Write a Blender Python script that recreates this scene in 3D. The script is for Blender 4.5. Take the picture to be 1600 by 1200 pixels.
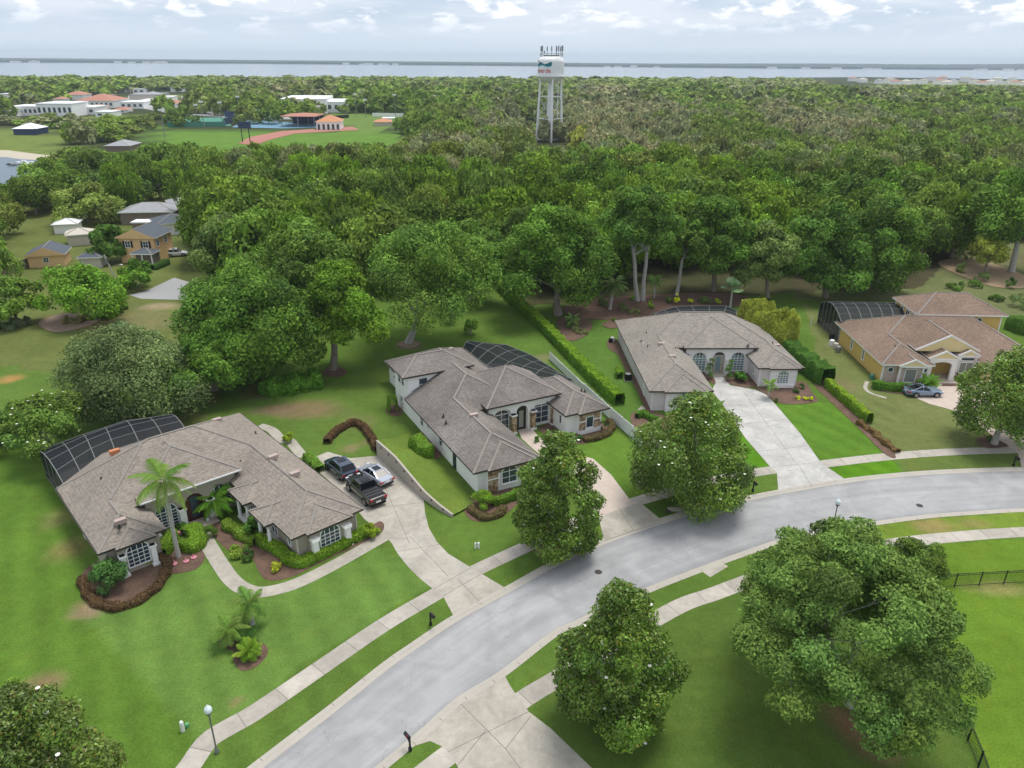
import bpy, bmesh, math, random
import numpy as np
from mathutils import Vector, Matrix
R = math.radians
random.seed(7)
for o in list(bpy.data.objects): bpy.data.objects.remove(o)
S = bpy.context.scene
COL = S.collection
# ------------------------------------------------------------------ camera
F_PX, HZ, CAMH, ROLL = 1160., 92., 40., R(.5)
PIT = math.atan((600-HZ)/F_PX)
cR, sR = math.cos(ROLL), math.sin(ROLL)
R0 = Vector((1, 0, 0)); U0 = Vector((0, math.sin(PIT), math.cos(PIT))); FW = Vector((0, math.cos(PIT), -math.sin(PIT)))
CX = R0*cR+U0*sR; CY = R0*-sR+U0*cR
cam = bpy.data.cameras.new('camera'); camo = bpy.data.objects.new('camera', cam); COL.objects.link(camo)
cam.sensor_width = 36; cam.lens = 36*F_PX/1600; cam.clip_end = 60000; cam.clip_start = .5
M = Matrix.Identity(4)
for i in range(3): M[i][0], M[i][1], M[i][2] = CX[i], CY[i], -FW[i]
M[2][3] = CAMH
camo.matrix_world = M
S.camera = camo
# ------------------------------------------------------------------ light
SUN_EL, SUN_AZ = 72., 35.      # azimuth from north (+Y) towards east (+X)
W = bpy.data.worlds.new('World'); S.world = W; W.use_nodes = True
nt = W.node_tree; nt.nodes.clear(); L = nt.links.new
def wn(t, **k):
    n = nt.nodes.new(t)
    for a, b in k.items(): setattr(n, a, b)
    return n
out = wn('ShaderNodeOutputWorld'); bg = wn('ShaderNodeBackground'); L(bg.outputs[0], out.inputs[0])
sky = wn('ShaderNodeTexSky', sky_type='NISHITA', sun_disc=False, sun_elevation=R(SUN_EL), sun_rotation=R(SUN_AZ))
sky.air_density = 1.2; sky.dust_density = 2.0
sc = wn('ShaderNodeMix', data_type='RGBA', blend_type='MULTIPLY'); sc.inputs[0].default_value = 1
L(sky.outputs[0], sc.inputs[6]); sc.inputs[7].default_value = (.085, .085, .085, 1)
tc = wn('ShaderNodeTexCoord'); sep = wn('ShaderNodeSeparateXYZ'); L(tc.outputs['Generated'], sep.inputs[0])
veil = wn('ShaderNodeValToRGB'); L(sep.outputs[2], veil.inputs[0])
cr = veil.color_ramp; cr.elements[0].position = 0; cr.elements[0].color = (.78, .90, 1.04, 1)
cr.elements[1].position = 1; cr.elements[1].color = (.62, .68, .76, 1)
e = cr.elements.new(.05); e.color = (.60, .72, .88, 1); e = cr.elements.new(.085); e.color = (.54, .67, .88, 1); e = cr.elements.new(.25); e.color = (.60, .68, .80, 1)
m1 = wn('ShaderNodeMix', data_type='RGBA'); m1.inputs[0].default_value = .8; L(sc.outputs[2], m1.inputs[6]); L(veil.outputs[0], m1.inputs[7])
def cloud(scale, stretch, lo, hi, z0, z1, seed, k):
    mp = wn('ShaderNodeMapping'); mp.inputs['Scale'].default_value = stretch; mp.inputs['Location'].default_value = (seed, seed*.7, 0); L(tc.outputs['Generated'], mp.inputs[0])
    nz = wn('ShaderNodeTexNoise'); nz.inputs['Scale'].default_value = scale; nz.inputs['Detail'].default_value = 10; nz.inputs['Roughness'].default_value = .55; L(mp.outputs[0], nz.inputs[0])
    cl = wn('ShaderNodeMapRange', interpolation_type='SMOOTHSTEP'); cl.inputs[1].default_value = lo; cl.inputs[2].default_value = hi; L(nz.outputs[0], cl.inputs[0])
    el = wn('ShaderNodeMapRange'); el.inputs[1].default_value = z0; el.inputs[2].default_value = z1; L(sep.outputs[2], el.inputs[0])
    mu = wn('ShaderNodeMath', operation='MULTIPLY'); L(cl.outputs[0], mu.inputs[0]); L(el.outputs[0], mu.inputs[1])
    mk = wn('ShaderNodeMath', operation='MULTIPLY'); L(mu.outputs[0], mk.inputs[0]); mk.inputs[1].default_value = k
    return mk.outputs[0]
c1 = cloud(2.2, (11, 11, 29), .50, .635, .022, .055, 3.1, .85); c2 = cloud(1.1, (5, 5, 40), .38, .62, .01, .05, 7.7, .6)
m2a = wn('ShaderNodeMix', data_type='RGBA'); L(c2, m2a.inputs[0]); L(m1.outputs[2], m2a.inputs[6]); m2a.inputs[7].default_value = (.84, .87, .93, 1)
m2 = wn('ShaderNodeMix', data_type='RGBA'); L(c1, m2.inputs[0]); L(m2a.outputs[2], m2.inputs[6]); m2.inputs[7].default_value = (1.12, 1.12, 1.16, 1)
L(m2.outputs[2], bg.inputs[0]); bg.inputs[1].default_value = .95
sl = bpy.data.lights.new('sun', 'SUN'); sl.energy = 2.4; sl.angle = R(24); sl.color = (1, .96, .88)
so = bpy.data.objects.new('sun', sl); COL.objects.link(so)
d = Vector((math.sin(R(SUN_AZ))*math.cos(R(SUN_EL)), math.cos(R(SUN_AZ))*math.cos(R(SUN_EL)), math.sin(R(SUN_EL))))
so.rotation_euler = d.to_track_quat('Z', 'Y').to_euler(); so.location = (0, 0, 200)
S.view_settings.view_transform = 'Standard'; S.view_settings.look = 'None'; S.view_settings.gamma = 1; S.view_settings.exposure = .28
S.cycles.max_bounces = 6; S.cycles.diffuse_bounces = 3; S.cycles.transparent_max_bounces = 8; S.cycles.volume_bounces = 0

# ------------------------------------------------------------------ helpers
def P(px, py, z=0.):
    x = (px-800)/F_PX; y = -(py-600)/F_PX
    d = CX*x+CY*y+FW
    t = (z-CAMH)/d.z
    return Vector((d.x*t, d.y*t, z))
def proj(p):
    q = Vector(p)-Vector((0, 0, CAMH)); c = q.dot(FW)
    return 800+F_PX*q.dot(CX)/c, 600-F_PX*q.dot(CY)/c, c
def ppm(p): return F_PX/proj(p)[2]
def zfor(p, ytop):
    lo, hi = 0., 80.
    for _ in range(30):
        m = (lo+hi)/2
        if proj((p[0], p[1], m))[1] > ytop: lo = m
        else: hi = m
    return lo
def tag(o, label=None, cat=None, group=None, kind=None):
    if label: o['label'] = label
    if cat: o['category'] = cat
    if group: o['group'] = group
    if kind: o['kind'] = kind
    return o
def empty(name, loc, rz=0, label=None, cat=None, group=None):
    o = bpy.data.objects.new(name, None); COL.objects.link(o); o.location = loc; o.rotation_euler = (0, 0, rz)
    o.empty_display_size = .3
    return tag(o, label, cat, group)
def copy_tree(o, parent=None):
    c = o.copy(); COL.objects.link(c); c.parent = parent
    for ch in list(o.children): copy_tree(ch, c)
    return c
class MB:
    def __init__(s): s.v = []; s.f = []; s.m = []; s.caps = []; s.sol = []
    def face(s, pts, mi=0):
        n = len(s.v); s.v += [tuple(p) for p in pts]; s.f.append(tuple(range(n, n+len(pts)))); s.m.append(mi)
    def ext(s, pts, vec, mi=0, cap=None):
        pts = [Vector(p) for p in pts]; vec = Vector(vec); q = [p+vec for p in pts]; k = len(pts)
        nrm = Vector()
        for i in range(k): nrm += pts[i].cross(pts[(i+1) % k])
        if nrm.dot(vec) > 0: pts.reverse(); q.reverse()
        s.face(pts, mi if cap is None else cap); s.face(list(reversed(q)), mi if cap is None else cap)
        for i in range(k):
            j = (i+1) % k; s.face([pts[j], pts[i], q[i], q[j]], mi)
    def box(s, x0, y0, z0, x1, y1, z1, mi=0):
        s.ext([(x0, y0, z0), (x1, y0, z0), (x1, y1, z0), (x0, y1, z0)], (0, 0, z1-z0), mi)
    def prism(s, poly, z0, z1, mi=0): s.ext([(a, b, z0) for a, b in poly], (0, 0, z1-z0), mi)
    def tube(s, p0, p1, r0, r1=None, n=8, mi=0, caps=True):
        p0 = Vector(p0); p1 = Vector(p1); r1 = r0 if r1 is None else r1
        a = (p1-p0)
        if a.length < 1e-6: return
        a.normalize(); u = a.orthogonal().normalized(); v = a.cross(u)
        A = []; B = []
        for i in range(n):
            t = 2*math.pi*i/n; dd = u*math.cos(t)+v*math.sin(t); A.append(p0+dd*r0); B.append(p1+dd*r1)
        for i in range(n):
            j = (i+1) % n; s.face([A[i], A[j], B[j], B[i]], mi)
        if caps: s.face(list(reversed(A)), mi); s.face(B, mi)
    def lathe(s, c, prof, n=24, mi=0):
        c = Vector(c)
        rings = [[c+Vector((r*math.cos(2*math.pi*i/n), r*math.sin(2*math.pi*i/n), z)) for i in range(n)] for r, z in prof]
        for a, b in zip(rings, rings[1:]):
            for i in range(n):
                j = (i+1) % n; s.face([a[i], a[j], b[j], b[i]], mi)
        if prof[0][0] > 1e-4: s.face(list(reversed(rings[0])), mi)
        if prof[-1][0] > 1e-4: s.face(rings[-1], mi)
    def bar(s, a, b, w, h=None, mi=0):
        a = Vector(a); b = Vector(b); h = w if h is None else h
        dd = (b-a)
        if dd.length < 1e-6: return
        dd.normalize(); up = Vector((0, 0, 1)) if abs(dd.z) < .95 else Vector((0, 1, 0))
        sd = dd.cross(up).normalized()*w/2; u = sd.normalized().cross(dd)*h/2
        s.ext([a-sd-u, a+sd-u, a+sd+u, a-sd+u], b-a, mi)
    def build(s, name, mats, parent=None, smooth=False, loc=None, rz=None):
        if s.caps: add_caps(s)
        me = bpy.data.meshes.new(name); me.from_pydata(s.v, [], s.f)
        if not isinstance(mats, (list, tuple)): mats = [mats]
        for m in mats: me.materials.append(m)
        if s.m and max(s.m) >= len(mats):
            while len(me.materials) <= max(s.m): me.materials.append(MAT['ridge_cap'])
        me.polygons.foreach_set('material_index', s.m)
        if smooth:
            bm = bmesh.new(); bm.from_mesh(me); bmesh.ops.remove_doubles(bm, verts=bm.verts, dist=1e-4); bm.to_mesh(me); bm.free()
            me.polygons.foreach_set('use_smooth', [True]*len(me.polygons))
        me.update()
        o = bpy.data.objects.new(name, me); COL.objects.link(o)
        if parent is not None: o.parent = parent
        if loc is not None: o.location = loc
        if rz is not None: o.rotation_euler = (0, 0, rz)
        return o
def catmull(pts, n=8, closed=False):
    pts = [Vector(p) for p in pts]; k = len(pts); o = []
    rng = range(k) if closed else range(k-1)
    for i in rng:
        if closed: a, b, c, d = pts[i-1], pts[i], pts[(i+1) % k], pts[(i+2) % k]
        else: a, b, c, d = pts[max(i-1, 0)], pts[i], pts[i+1], pts[min(i+2, k-1)]
        for j in range(n):
            t = j/n
            o.append(.5*((2*b)+(-a+c)*t+(2*a-5*b+4*c-d)*t*t+(-a+3*b-3*c+d)*t**3))
    if not closed: o.append(pts[-1])
    return o
def Gs(pts, z=0.): return [P(x, y, z) for x, y in pts]
def inpoly(x, y, poly):
    c = False; j = len(poly)-1
    for i in range(len(poly)):
        xi, yi = poly[i][0], poly[i][1]; xj, yj = poly[j][0], poly[j][1]
        if (yi > y) != (yj > y) and x < (xj-xi)*(y-yi)/(yj-yi)+xi: c = not c
        j = i
    return c
def strip(pts, w0, w1, z, mb, mi=0, zf=None):
    """ribbon along pts from lateral offset w0 to w1"""
    L_ = []; k = len(pts)
    for i, p in enumerate(pts):
        a = pts[max(i-1, 0)]; b = pts[min(i+1, k-1)]; t = Vector((b[0]-a[0], b[1]-a[1], 0)).normalized(); n = Vector((-t.y, t.x, 0))
        L_.append((Vector((p[0], p[1], z))+n*w0, Vector((p[0], p[1], z))+n*w1))
    for a, b in zip(L_, L_[1:]): mb.face([a[0], b[0], b[1], a[1]] if w1 > w0 else [a[1], b[1], b[0], a[0]], mi)
    return L_
# ------------------------------------------------------------------ materials
MAT = {}
def mat(name, col=(.5, .5, .5), rough=.8, metal=0, noise=None, col2=None, bump=0, bscale=None, spec=.3, coord='Object', stretch=(1, 1, 1), alpha=None, extra=None, attr=None, objcol=False, trans=0, coat=0):
    m = bpy.data.materials.new(name); m.use_nodes = True; t = m.node_tree; b = t.nodes['Principled BSDF']
    b.inputs['Roughness'].default_value = rough; b.inputs['Metallic'].default_value = metal; b.inputs['Specular IOR Level'].default_value = spec
    if coat: b.inputs['Coat Weight'].default_value = coat; b.inputs['Coat Roughness'].default_value = .08
    def N(ty, **k):
        n = t.nodes.new(ty)
        for a, v in k.items(): setattr(n, a, v)
        return n
    lk = t.links.new
    cout = None
    if noise:
        tcn = N('ShaderNodeTexCoord'); mpn = N('ShaderNodeMapping'); mpn.inputs['Scale'].default_value = stretch; lk(tcn.outputs[coord], mpn.inputs[0])
        fac = None
        for i, (sc_, wt) in enumerate(noise):
            n = N('ShaderNodeTexNoise'); n.inputs['Scale'].default_value = sc_; n.inputs['Detail'].default_value = 5; n.inputs['Roughness'].default_value = .6; lk(mpn.outputs[0], n.inputs[0])
            a = N('ShaderNodeMath', operation='MULTIPLY_ADD'); lk(n.outputs[0], a.inputs[0]); a.inputs[1].default_value = wt
            if fac is None: a.inputs[2].default_value = .5-.5*sum(w for _, w in noise)
            else: lk(fac, a.inputs[2])
            fac = a.outputs[0]
        mx = N('ShaderNodeMix', data_type='RGBA'); mx.clamp_factor = True; lk(fac, mx.inputs[0])
        mx.inputs[6].default_value = (*col, 1); mx.inputs[7].default_value = (*(col2 or [c*1.3 for c in col]), 1); cout = mx.outputs[2]
    if objcol:
        oi = N('ShaderNodeObjectInfo')
        if cout is None: cout = oi.outputs['Color']
        else:
            mm = N('ShaderNodeMix', data_type='RGBA', blend_type='MULTIPLY'); mm.inputs[0].default_value = 1; lk(cout, mm.inputs[6]); lk(oi.outputs['Color'], mm.inputs[7]); cout = mm.outputs[2]
    if attr:
        at = N('ShaderNodeAttribute'); at.attribute_name = attr
        mm = N('ShaderNodeMix', data_type='RGBA', blend_type='MULTIPLY'); mm.inputs[0].default_value = 1
        if cout is None: mm.inputs[6].default_value = (*col, 1)
        else: lk(cout, mm.inputs[6])
        lk(at.outputs['Color'], mm.inputs[7]); cout = mm.outputs[2]
    if extra: cout = extra(t, N, lk, cout, b)
    if cout is None: b.inputs['Base Color'].default_value = (*col, 1)
    else: lk(cout, b.inputs['Base Color'])
    if bump:
        tcb = N('ShaderNodeTexCoord'); nb = N('ShaderNodeTexNoise'); nb.inputs['Scale'].default_value = bscale or 8; nb.inputs['Detail'].default_value = 6; lk(tcb.outputs[coord], nb.inputs[0])
        bp = N('ShaderNodeBump'); bp.inputs['Strength'].default_value = bump; bp.inputs['Distance'].default_value = .05; lk(nb.outputs[0], bp.inputs['Height']); lk(bp.outputs[0], b.inputs['Normal'])
    if trans:
        o = t.nodes['Material Output']; tl = N('ShaderNodeBsdfTranslucent'); ms = N('ShaderNodeMixShader'); ms.inputs[0].default_value = trans
        if cout is not None: lk(cout, tl.inputs[0])
        else: tl.inputs[0].default_value = (*col, 1)
        lk(b.outputs[0], ms.inputs[1]); lk(tl.outputs[0], ms.inputs[2]); lk(ms.outputs[0], o.inputs[0])
    if alpha is not None:
        b.inputs['Alpha'].default_value = alpha
    MAT[name] = m
    return m
def shingle(name, c1, c2, streak=.35):
    def ex(t, N, lk, cout, b):
        tcn = N('ShaderNodeTexCoord'); v = N('ShaderNodeTexVoronoi'); v.inputs['Scale'].default_value = 3.6
        mpn = N('ShaderNodeMapping'); mpn.inputs['Scale'].default_value = (1, 1, 2.2); lk(tcn.outputs['Object'], mpn.inputs[0]); lk(mpn.outputs[0], v.inputs[0])
        h = N('ShaderNodeSeparateColor'); lk(v.outputs['Color'], h.inputs[0])
        mr = N('ShaderNodeMapRange'); lk(h.outputs[0], mr.inputs[0]); mr.inputs[3].default_value = .84; mr.inputs[4].default_value = 1.16
        wv = N('ShaderNodeTexWave', wave_type='BANDS', bands_direction='Z'); wv.inputs['Scale'].default_value = 2.2; wv.inputs['Distortion'].default_value = .4; lk(tcn.outputs['Object'], wv.inputs[0])
        mw = N('ShaderNodeMapRange'); lk(wv.outputs[0], mw.inputs[0]); mw.inputs[3].default_value = .93; mw.inputs[4].default_value = 1.04
        ml = N('ShaderNodeMath', operation='MULTIPLY'); lk(mr.outputs[0], ml.inputs[0]); lk(mw.outputs[0], ml.inputs[1])
        big = N('ShaderNodeTexNoise'); big.inputs['Scale'].default_value = .22; big.inputs['Detail'].default_value = 4; lk(tcn.outputs['Object'], big.inputs[0])
        mb_ = N('ShaderNodeMapRange'); lk(big.outputs[0], mb_.inputs[0]); mb_.inputs[1].default_value = .3; mb_.inputs[2].default_value = .7; mb_.inputs[3].default_value = 1-streak; mb_.inputs[4].default_value = 1.08
        m3 = N('ShaderNodeMath', operation='MULTIPLY'); lk(ml.outputs[0], m3.inputs[0]); lk(mb_.outputs[0], m3.inputs[1])
        vm = N('ShaderNodeVectorMath', operation='SCALE'); lk(cout, vm.inputs[0]); lk(m3.outputs[0], vm.inputs['Scale'])
        return vm.outputs[0]
    return mat(name, c1, .95, noise=[(5, 1.6)], col2=c2, extra=ex, spec=.1)
shingle('shingle_tan', (.215, .186, .158), (.31, .275, .24), .14)
shingle('shingle_brown', (.165, .147, .135), (.265, .24, .222), .34)
shingle('shingle_grey', (.215, .195, .17), (.31, .285, .255), .12)
shingle('shingle_red', (.185, .132, .10), (.28, .205, .16), .2)
mat('ridge_cap', (.20, .178, .16), .95, noise=[(4, 1.5)], col2=(.29, .262, .24))
mat('stucco_tan', (.34, .30, .245), .9, noise=[(.6, .8), (8, .4)], col2=(.40, .36, .30))
mat('stucco_cream', (.50, .46, .39), .9, noise=[(.6, .8)], col2=(.56, .52, .45))
mat('stucco_white', (.83, .83, .82), .85, noise=[(.5, .8)], col2=(.88, .88, .87))
mat('stucco_pink', (.60, .54, .55), .9, noise=[(.6, .8)], col2=(.67, .62, .625))
mat('stucco_pink_trim', (.78, .74, .75), .9, noise=[(.6, .8)], col2=(.83, .80, .80))
mat('stucco_yellow', (.62, .43, .13), .9, noise=[(.6, .8)], col2=(.68, .49, .17))
mat('stucco_yellow_pale', (.74, .60, .30), .9, noise=[(.6, .8)], col2=(.78, .65, .35))
mat('trim_white', (.80, .80, .78), .6, noise=[(1, .5)], col2=(.86, .86, .84))
mat('trim_dark', (.05, .043, .04), .5)
def stone_ex(t, N, lk, cout, b):
    tcn = N('ShaderNodeTexCoord'); v = N('ShaderNodeTexVoronoi'); v.inputs['Scale'].default_value = 3.2; lk(tcn.outputs['Object'], v.inputs[0])
    rp = N('ShaderNodeValToRGB'); e = rp.color_ramp.elements; e[0].color = (.16, .10, .06, 1); e[1].color = (.52, .42, .30, 1)
    q = e.new(.5); q.color = (.36, .25, .15, 1)
    h = N('ShaderNodeSeparateColor'); lk(v.outputs['Color'], h.inputs[0]); lk(h.outputs[0], rp.inputs[0])
    return rp.outputs[0]
mat('stone', (.3, .22, .15), .9, extra=stone_ex, bump=.6, bscale=6)
mat('stone_pale', (.46, .37, .31), .9, noise=[(5, 2)], col2=(.62, .53, .46))
mat('glass', (.035, .06, .085), .08, spec=.8)
mat('glass_pale', (.17, .25, .28), .12, spec=.8)
mat('glass_curtain', (.25, .27, .24), .3, spec=.6)
mat('door_dark', (.06, .015, .012), .35, spec=.5)
mat('door_black', (.015, .015, .017), .3, spec=.5)
mat('black_metal', (.015, .017, .02), .45)
mat('grey_metal', (.28, .29, .30), .45, metal=.6)
mat('white_metal', (.78, .79, .80), .5)
mat('screen_frame', (.20, .21, .21), .5)
mat('screen_frame_dark', (.03, .03, .03), .5)
mat('lantern', (.72, .82, .84), .25, spec=.5)
def stain_ex(t, N, lk, cout, b):
    geo = N('ShaderNodeNewGeometry')
    def nn(sc_, lo, hi, a, c, dist=0.):
        n = N('ShaderNodeTexNoise'); n.inputs['Scale'].default_value = sc_; n.inputs['Detail'].default_value = 8; n.inputs['Roughness'].default_value = .65; n.inputs['Distortion'].default_value = dist; lk(geo.outputs['Position'], n.inputs[0])
        r = N('ShaderNodeMapRange'); lk(n.outputs[0], r.inputs[0]); r.inputs[1].default_value = lo; r.inputs[2].default_value = hi; r.inputs[3].default_value = a; r.inputs[4].default_value = c; return r.outputs[0]
    m = N('ShaderNodeMath', operation='MULTIPLY'); lk(nn(.45, .35, .62, .80, 1.05, .8), m.inputs[0]); lk(nn(2.2, .3, .6, .90, 1.04), m.inputs[1])
    m2 = N('ShaderNodeMath', operation='MULTIPLY'); lk(m.outputs[0], m2.inputs[0]); lk(nn(.16, .60, .72, 1, .74, 1.2), m2.inputs[1])
    vm = N('ShaderNodeVectorMath', operation='SCALE'); lk(cout, vm.inputs[0]); lk(m2.outputs[0], vm.inputs['Scale']); return vm.outputs[0]
mat('concrete', (.36, .33, .28), .9, noise=[(.35, .9), (5, .6)], col2=(.45, .42, .365), bump=.1, extra=stain_ex)
mat('concrete_slab', (.39, .355, .31), .9, noise=[(.35, .9), (5, .6)], col2=(.48, .445, .395), bump=.1, attr='slab', extra=stain_ex)
mat('concrete_stained', (.35, .32, .27), .9, noise=[(.18, 1.7), (3, .6)], col2=(.48, .45, .395), bump=.1, extra=stain_ex)
mat('concrete_white', (.39, .38, .36), .9, noise=[(.3, 1.5), (2.5, .9)], col2=(.53, .52, .505), extra=stain_ex)
mat('paver', (.42, .34, .29), .9, noise=[(1.2, 1), (6, 1.2)], col2=(.58, .50, .44))
mat('kerb', (.36, .33, .29), .9, noise=[(.5, 1), (4, .6)], col2=(.46, .43, .38))
mat('joint', (.13, .115, .10), .95)
mat('wall_concrete', (.34, .31, .26), .9, noise=[(.5, 1.2), (4, .6)], col2=(.43, .395, .34))
mat('asphalt_far', (.28, .28, .29), .95, noise=[(.05, 1)], col2=(.36, .36, .36))
def road_ex(t, N, lk, cout, b):
    at = N('ShaderNodeUVMap'); mpn = N('ShaderNodeMapping'); mpn.inputs['Scale'].default_value = (.05, 1.1, 1); lk(at.outputs[0], mpn.inputs[0])
    n = N('ShaderNodeTexNoise'); n.inputs['Scale'].default_value = 1.; n.inputs['Detail'].default_value = 7; n.inputs['Roughness'].default_value = .6; lk(mpn.outputs[0], n.inputs[0])
    mr = N('ShaderNodeMapRange'); lk(n.outputs[0], mr.inputs[0]); mr.inputs[1].default_value = .3; mr.inputs[2].default_value = .7; mr.inputs[3].default_value = .86; mr.inputs[4].default_value = 1.06
    geo = N('ShaderNodeNewGeometry'); vo = N('ShaderNodeTexVoronoi', feature='DISTANCE_TO_EDGE'); vo.inputs['Scale'].default_value = .16; dn = N('ShaderNodeTexNoise'); dn.inputs['Scale'].default_value = .8; dn.inputs['Detail'].default_value = 6; lk(geo.outputs['Position'], dn.inputs[0])
    av = N('ShaderNodeVectorMath', operation='MULTIPLY_ADD'); lk(dn.outputs['Color'], av.inputs[0]); av.inputs[1].default_value = (3, 3, 3); lk(geo.outputs['Position'], av.inputs[2]); lk(av.outputs[0], vo.inputs[0])
    ck = N('ShaderNodeMapRange'); lk(vo.outputs[0], ck.inputs[0]); ck.inputs[1].default_value = .0; ck.inputs[2].default_value = .006; ck.inputs[3].default_value = .80; ck.inputs[4].default_value = 1
    bl = N('ShaderNodeTexNoise'); bl.inputs['Scale'].default_value = .25; bl.inputs['Detail'].default_value = 7; bl.inputs['Distortion'].default_value = 1.5; lk(geo.outputs['Position'], bl.inputs[0]); br = N('ShaderNodeMapRange'); lk(bl.outputs[0], br.inputs[0]); br.inputs[1].default_value = .35; br.inputs[2].default_value = .65; br.inputs[3].default_value = .88; br.inputs[4].default_value = 1.07
    k1 = N('ShaderNodeMath', operation='MULTIPLY'); lk(ck.outputs[0], k1.inputs[0]); lk(br.outputs[0], k1.inputs[1]); k2 = N('ShaderNodeMath', operation='MULTIPLY'); lk(k1.outputs[0], k2.inputs[0]); lk(mr.outputs[0], k2.inputs[1]); mr = k2
    sp = N('ShaderNodeSeparateXYZ'); lk(at.outputs[0], sp.inputs[0])
    # dirt gathering along both gutters (uv.y = distance from the middle)
    ab = N('ShaderNodeMath', operation='ABSOLUTE'); lk(sp.outputs[1], ab.inputs[0])
    ed = N('ShaderNodeMapRange'); lk(ab.outputs[0], ed.inputs[0]); ed.inputs[1].default_value = 2.6; ed.inputs[2].default_value = 3.9; ed.inputs[3].default_value = 1; ed.inputs[4].default_value = .72
    ml = N('ShaderNodeMath', operation='MULTIPLY'); lk(mr.outputs[0], ml.inputs[0]); lk(ed.outputs[0], ml.inputs[1])
    vm = N('ShaderNodeVectorMath', operation='SCALE'); lk(cout, vm.inputs[0]); lk(ml.outputs[0], vm.inputs['Scale'])
    return vm.outputs[0]
mat('asphalt', (.315, .317, .325), .95, noise=[(.16, 1.3), (3, .5), (25, .5)], col2=(.385, .388, .395), extra=road_ex, bump=.15, bscale=30)
mat('mulch', (.075, .045, .034), 1, noise=[(.8, 1.2), (14, 2.4)], col2=(.20, .125, .09), bump=.8, bscale=14)
mat('mulch_pale', (.20, .14, .105), 1, noise=[(1, .8), (12, 2)], col2=(.34, .25, .19), bump=.6, bscale=12)
mat('mulch_purple', (.03, .014, .03), 1, noise=[(14, 2)], col2=(.10, .05, .09), bump=.8, bscale=14)
mat('dirt', (.27, .18, .11), 1, noise=[(.7, 1.4), (8, 1.4)], col2=(.38, .29, .18))
mat('sand', (.42, .37, .29), 1, noise=[(.1, 1)], col2=(.5, .45, .36))
def grass_ex(t, N, lk, cout, b):
    geo = N('ShaderNodeNewGeometry')
    def nz(sc_, lo, hi, a, c, det=5):
        n = N('ShaderNodeTexNoise'); n.inputs['Scale'].default_value = sc_; n.inputs['Detail'].default_value = det; n.inputs['Roughness'].default_value = .62; lk(geo.outputs['Position'], n.inputs[0])
        r = N('ShaderNodeMapRange'); lk(n.outputs[0], r.inputs[0]); r.inputs[1].default_value = lo; r.inputs[2].default_value = hi; r.inputs[3].default_value = a; r.inputs[4].default_value = c
        return r.outputs[0]
    def mul(a, c):
        m = N('ShaderNodeMath', operation='MULTIPLY'); lk(a, m.inputs[0]); lk(c, m.inputs[1]); return m.outputs[0]
    f = mul(mul(nz(.12, .3, .7, .84, 1.16), nz(1.1, .25, .75, .86, 1.14)), mul(nz(6, .25, .75, .72, 1.28, 8), nz(34, .3, .7, .80, 1.2, 4)))
    vm = N('ShaderNodeVectorMath', operation='SCALE'); lk(cout, vm.inputs[0]); lk(f, vm.inputs['Scale'])
    mx = N('ShaderNodeMix', data_type='RGBA'); lk(nz(.35, .52, .75, 0, .45), mx.inputs[0]); lk(vm.outputs[0], mx.inputs[6])
    yl = N('ShaderNodeVectorMath', operation='MULTIPLY'); lk(vm.outputs[0], yl.inputs[0]); yl.inputs[1].default_value = (1.45, 1.1, 1.05); lk(yl.outputs[0], mx.inputs[7])
    return mx.outputs[2]
mat('grass', (1, 1, 1), 1, attr='tone', extra=grass_ex, spec=.05, bump=.5, bscale=16)
mat('leaf', (1, 1, 1), .75, objcol=True, attr='var', spec=.25, trans=.22)
mat('leaf_gloss', (1, 1, 1), .36, objcol=True, attr='var', spec=.35, trans=.12)
mat('bark', (.20, .165, .135), .95, noise=[(3, 2)], col2=(.33, .29, .25), bump=.6, bscale=6)
mat('bark_pale', (.34, .33, .30), .95, noise=[(3, 2)], col2=(.48, .46, .43), bump=.4)
mat('petal', (.82, .82, .74), .6)
mat('woods_leaf', (1, 1, 1), .8, attr='var', spec=.1, trans=.15)
mat('water', (.10, .16, .22), .12, noise=[(.004, 1)], col2=(.13, .19, .25), stretch=(1, 6, 1), bump=.25, bscale=.35, spec=.5)
mat('pond_water', (.09, .13, .17), .3, noise=[(.02, 1)], col2=(.12, .16, .20), spec=.15)
mat('far_land', (.022, .045, .052), 1, noise=[(.006, 1.5), (.03, 1)], col2=(.045, .075, .08), stretch=(1, 1, 3))
mat('red_tile', (.36, .16, .115), .9, noise=[(.4, 1)], col2=(.46, .23, .165))
mat('orange_tile', (.50, .22, .11), .9, noise=[(.4, 1)], col2=(.58, .29, .16))
mat('court_blue', (.12, .24, .36), .9, noise=[(.1, 1)], col2=(.16, .30, .40))
mat('court_green', (.06, .22, .16), .9, noise=[(.1, 1)], col2=(.08, .26, .19))
mat('track_red', (.34, .14, .11), .9, noise=[(.1, 1)], col2=(.42, .19, .15))
mat('roof_slate', (.06, .075, .095), .8, noise=[(1.5, 1.2)], col2=(.11, .125, .15))
mat('roof_grey', (.24, .25, .27), .8, noise=[(.8, 1.2)], col2=(.36, .37, .39))
mat('stucco_orange', (.70, .45, .23), .9, noise=[(.6, .8)], col2=(.76, .51, .27))
mat('wood_old', (.16, .125, .10), .95, noise=[(2, 2)], col2=(.26, .21, .17))
mat('dark_blue', (.03, .05, .12), .7)
mat('vent_pink', (.42, .33, .30), .7); mat('vent_rust', (.50, .20, .10), .7)
mat('rubber', (.018, .018, .02), .85); mat('rim', (.30, .31, .33), .35, metal=.8)
mat('tail_red', (.45, .02, .02), .25); mat('lamp_clear', (.6, .62, .65), .15)
mat('car_glass', (.008, .010, .014), .12, spec=.35)
mat('yellow_paint', (.7, .55, .03), .6); mat('plastic_green', (.12, .35, .16), .6); mat('flower_pink', (.65, .25, .32), .7); mat('flower_red', (.5, .05, .06), .7)
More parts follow.
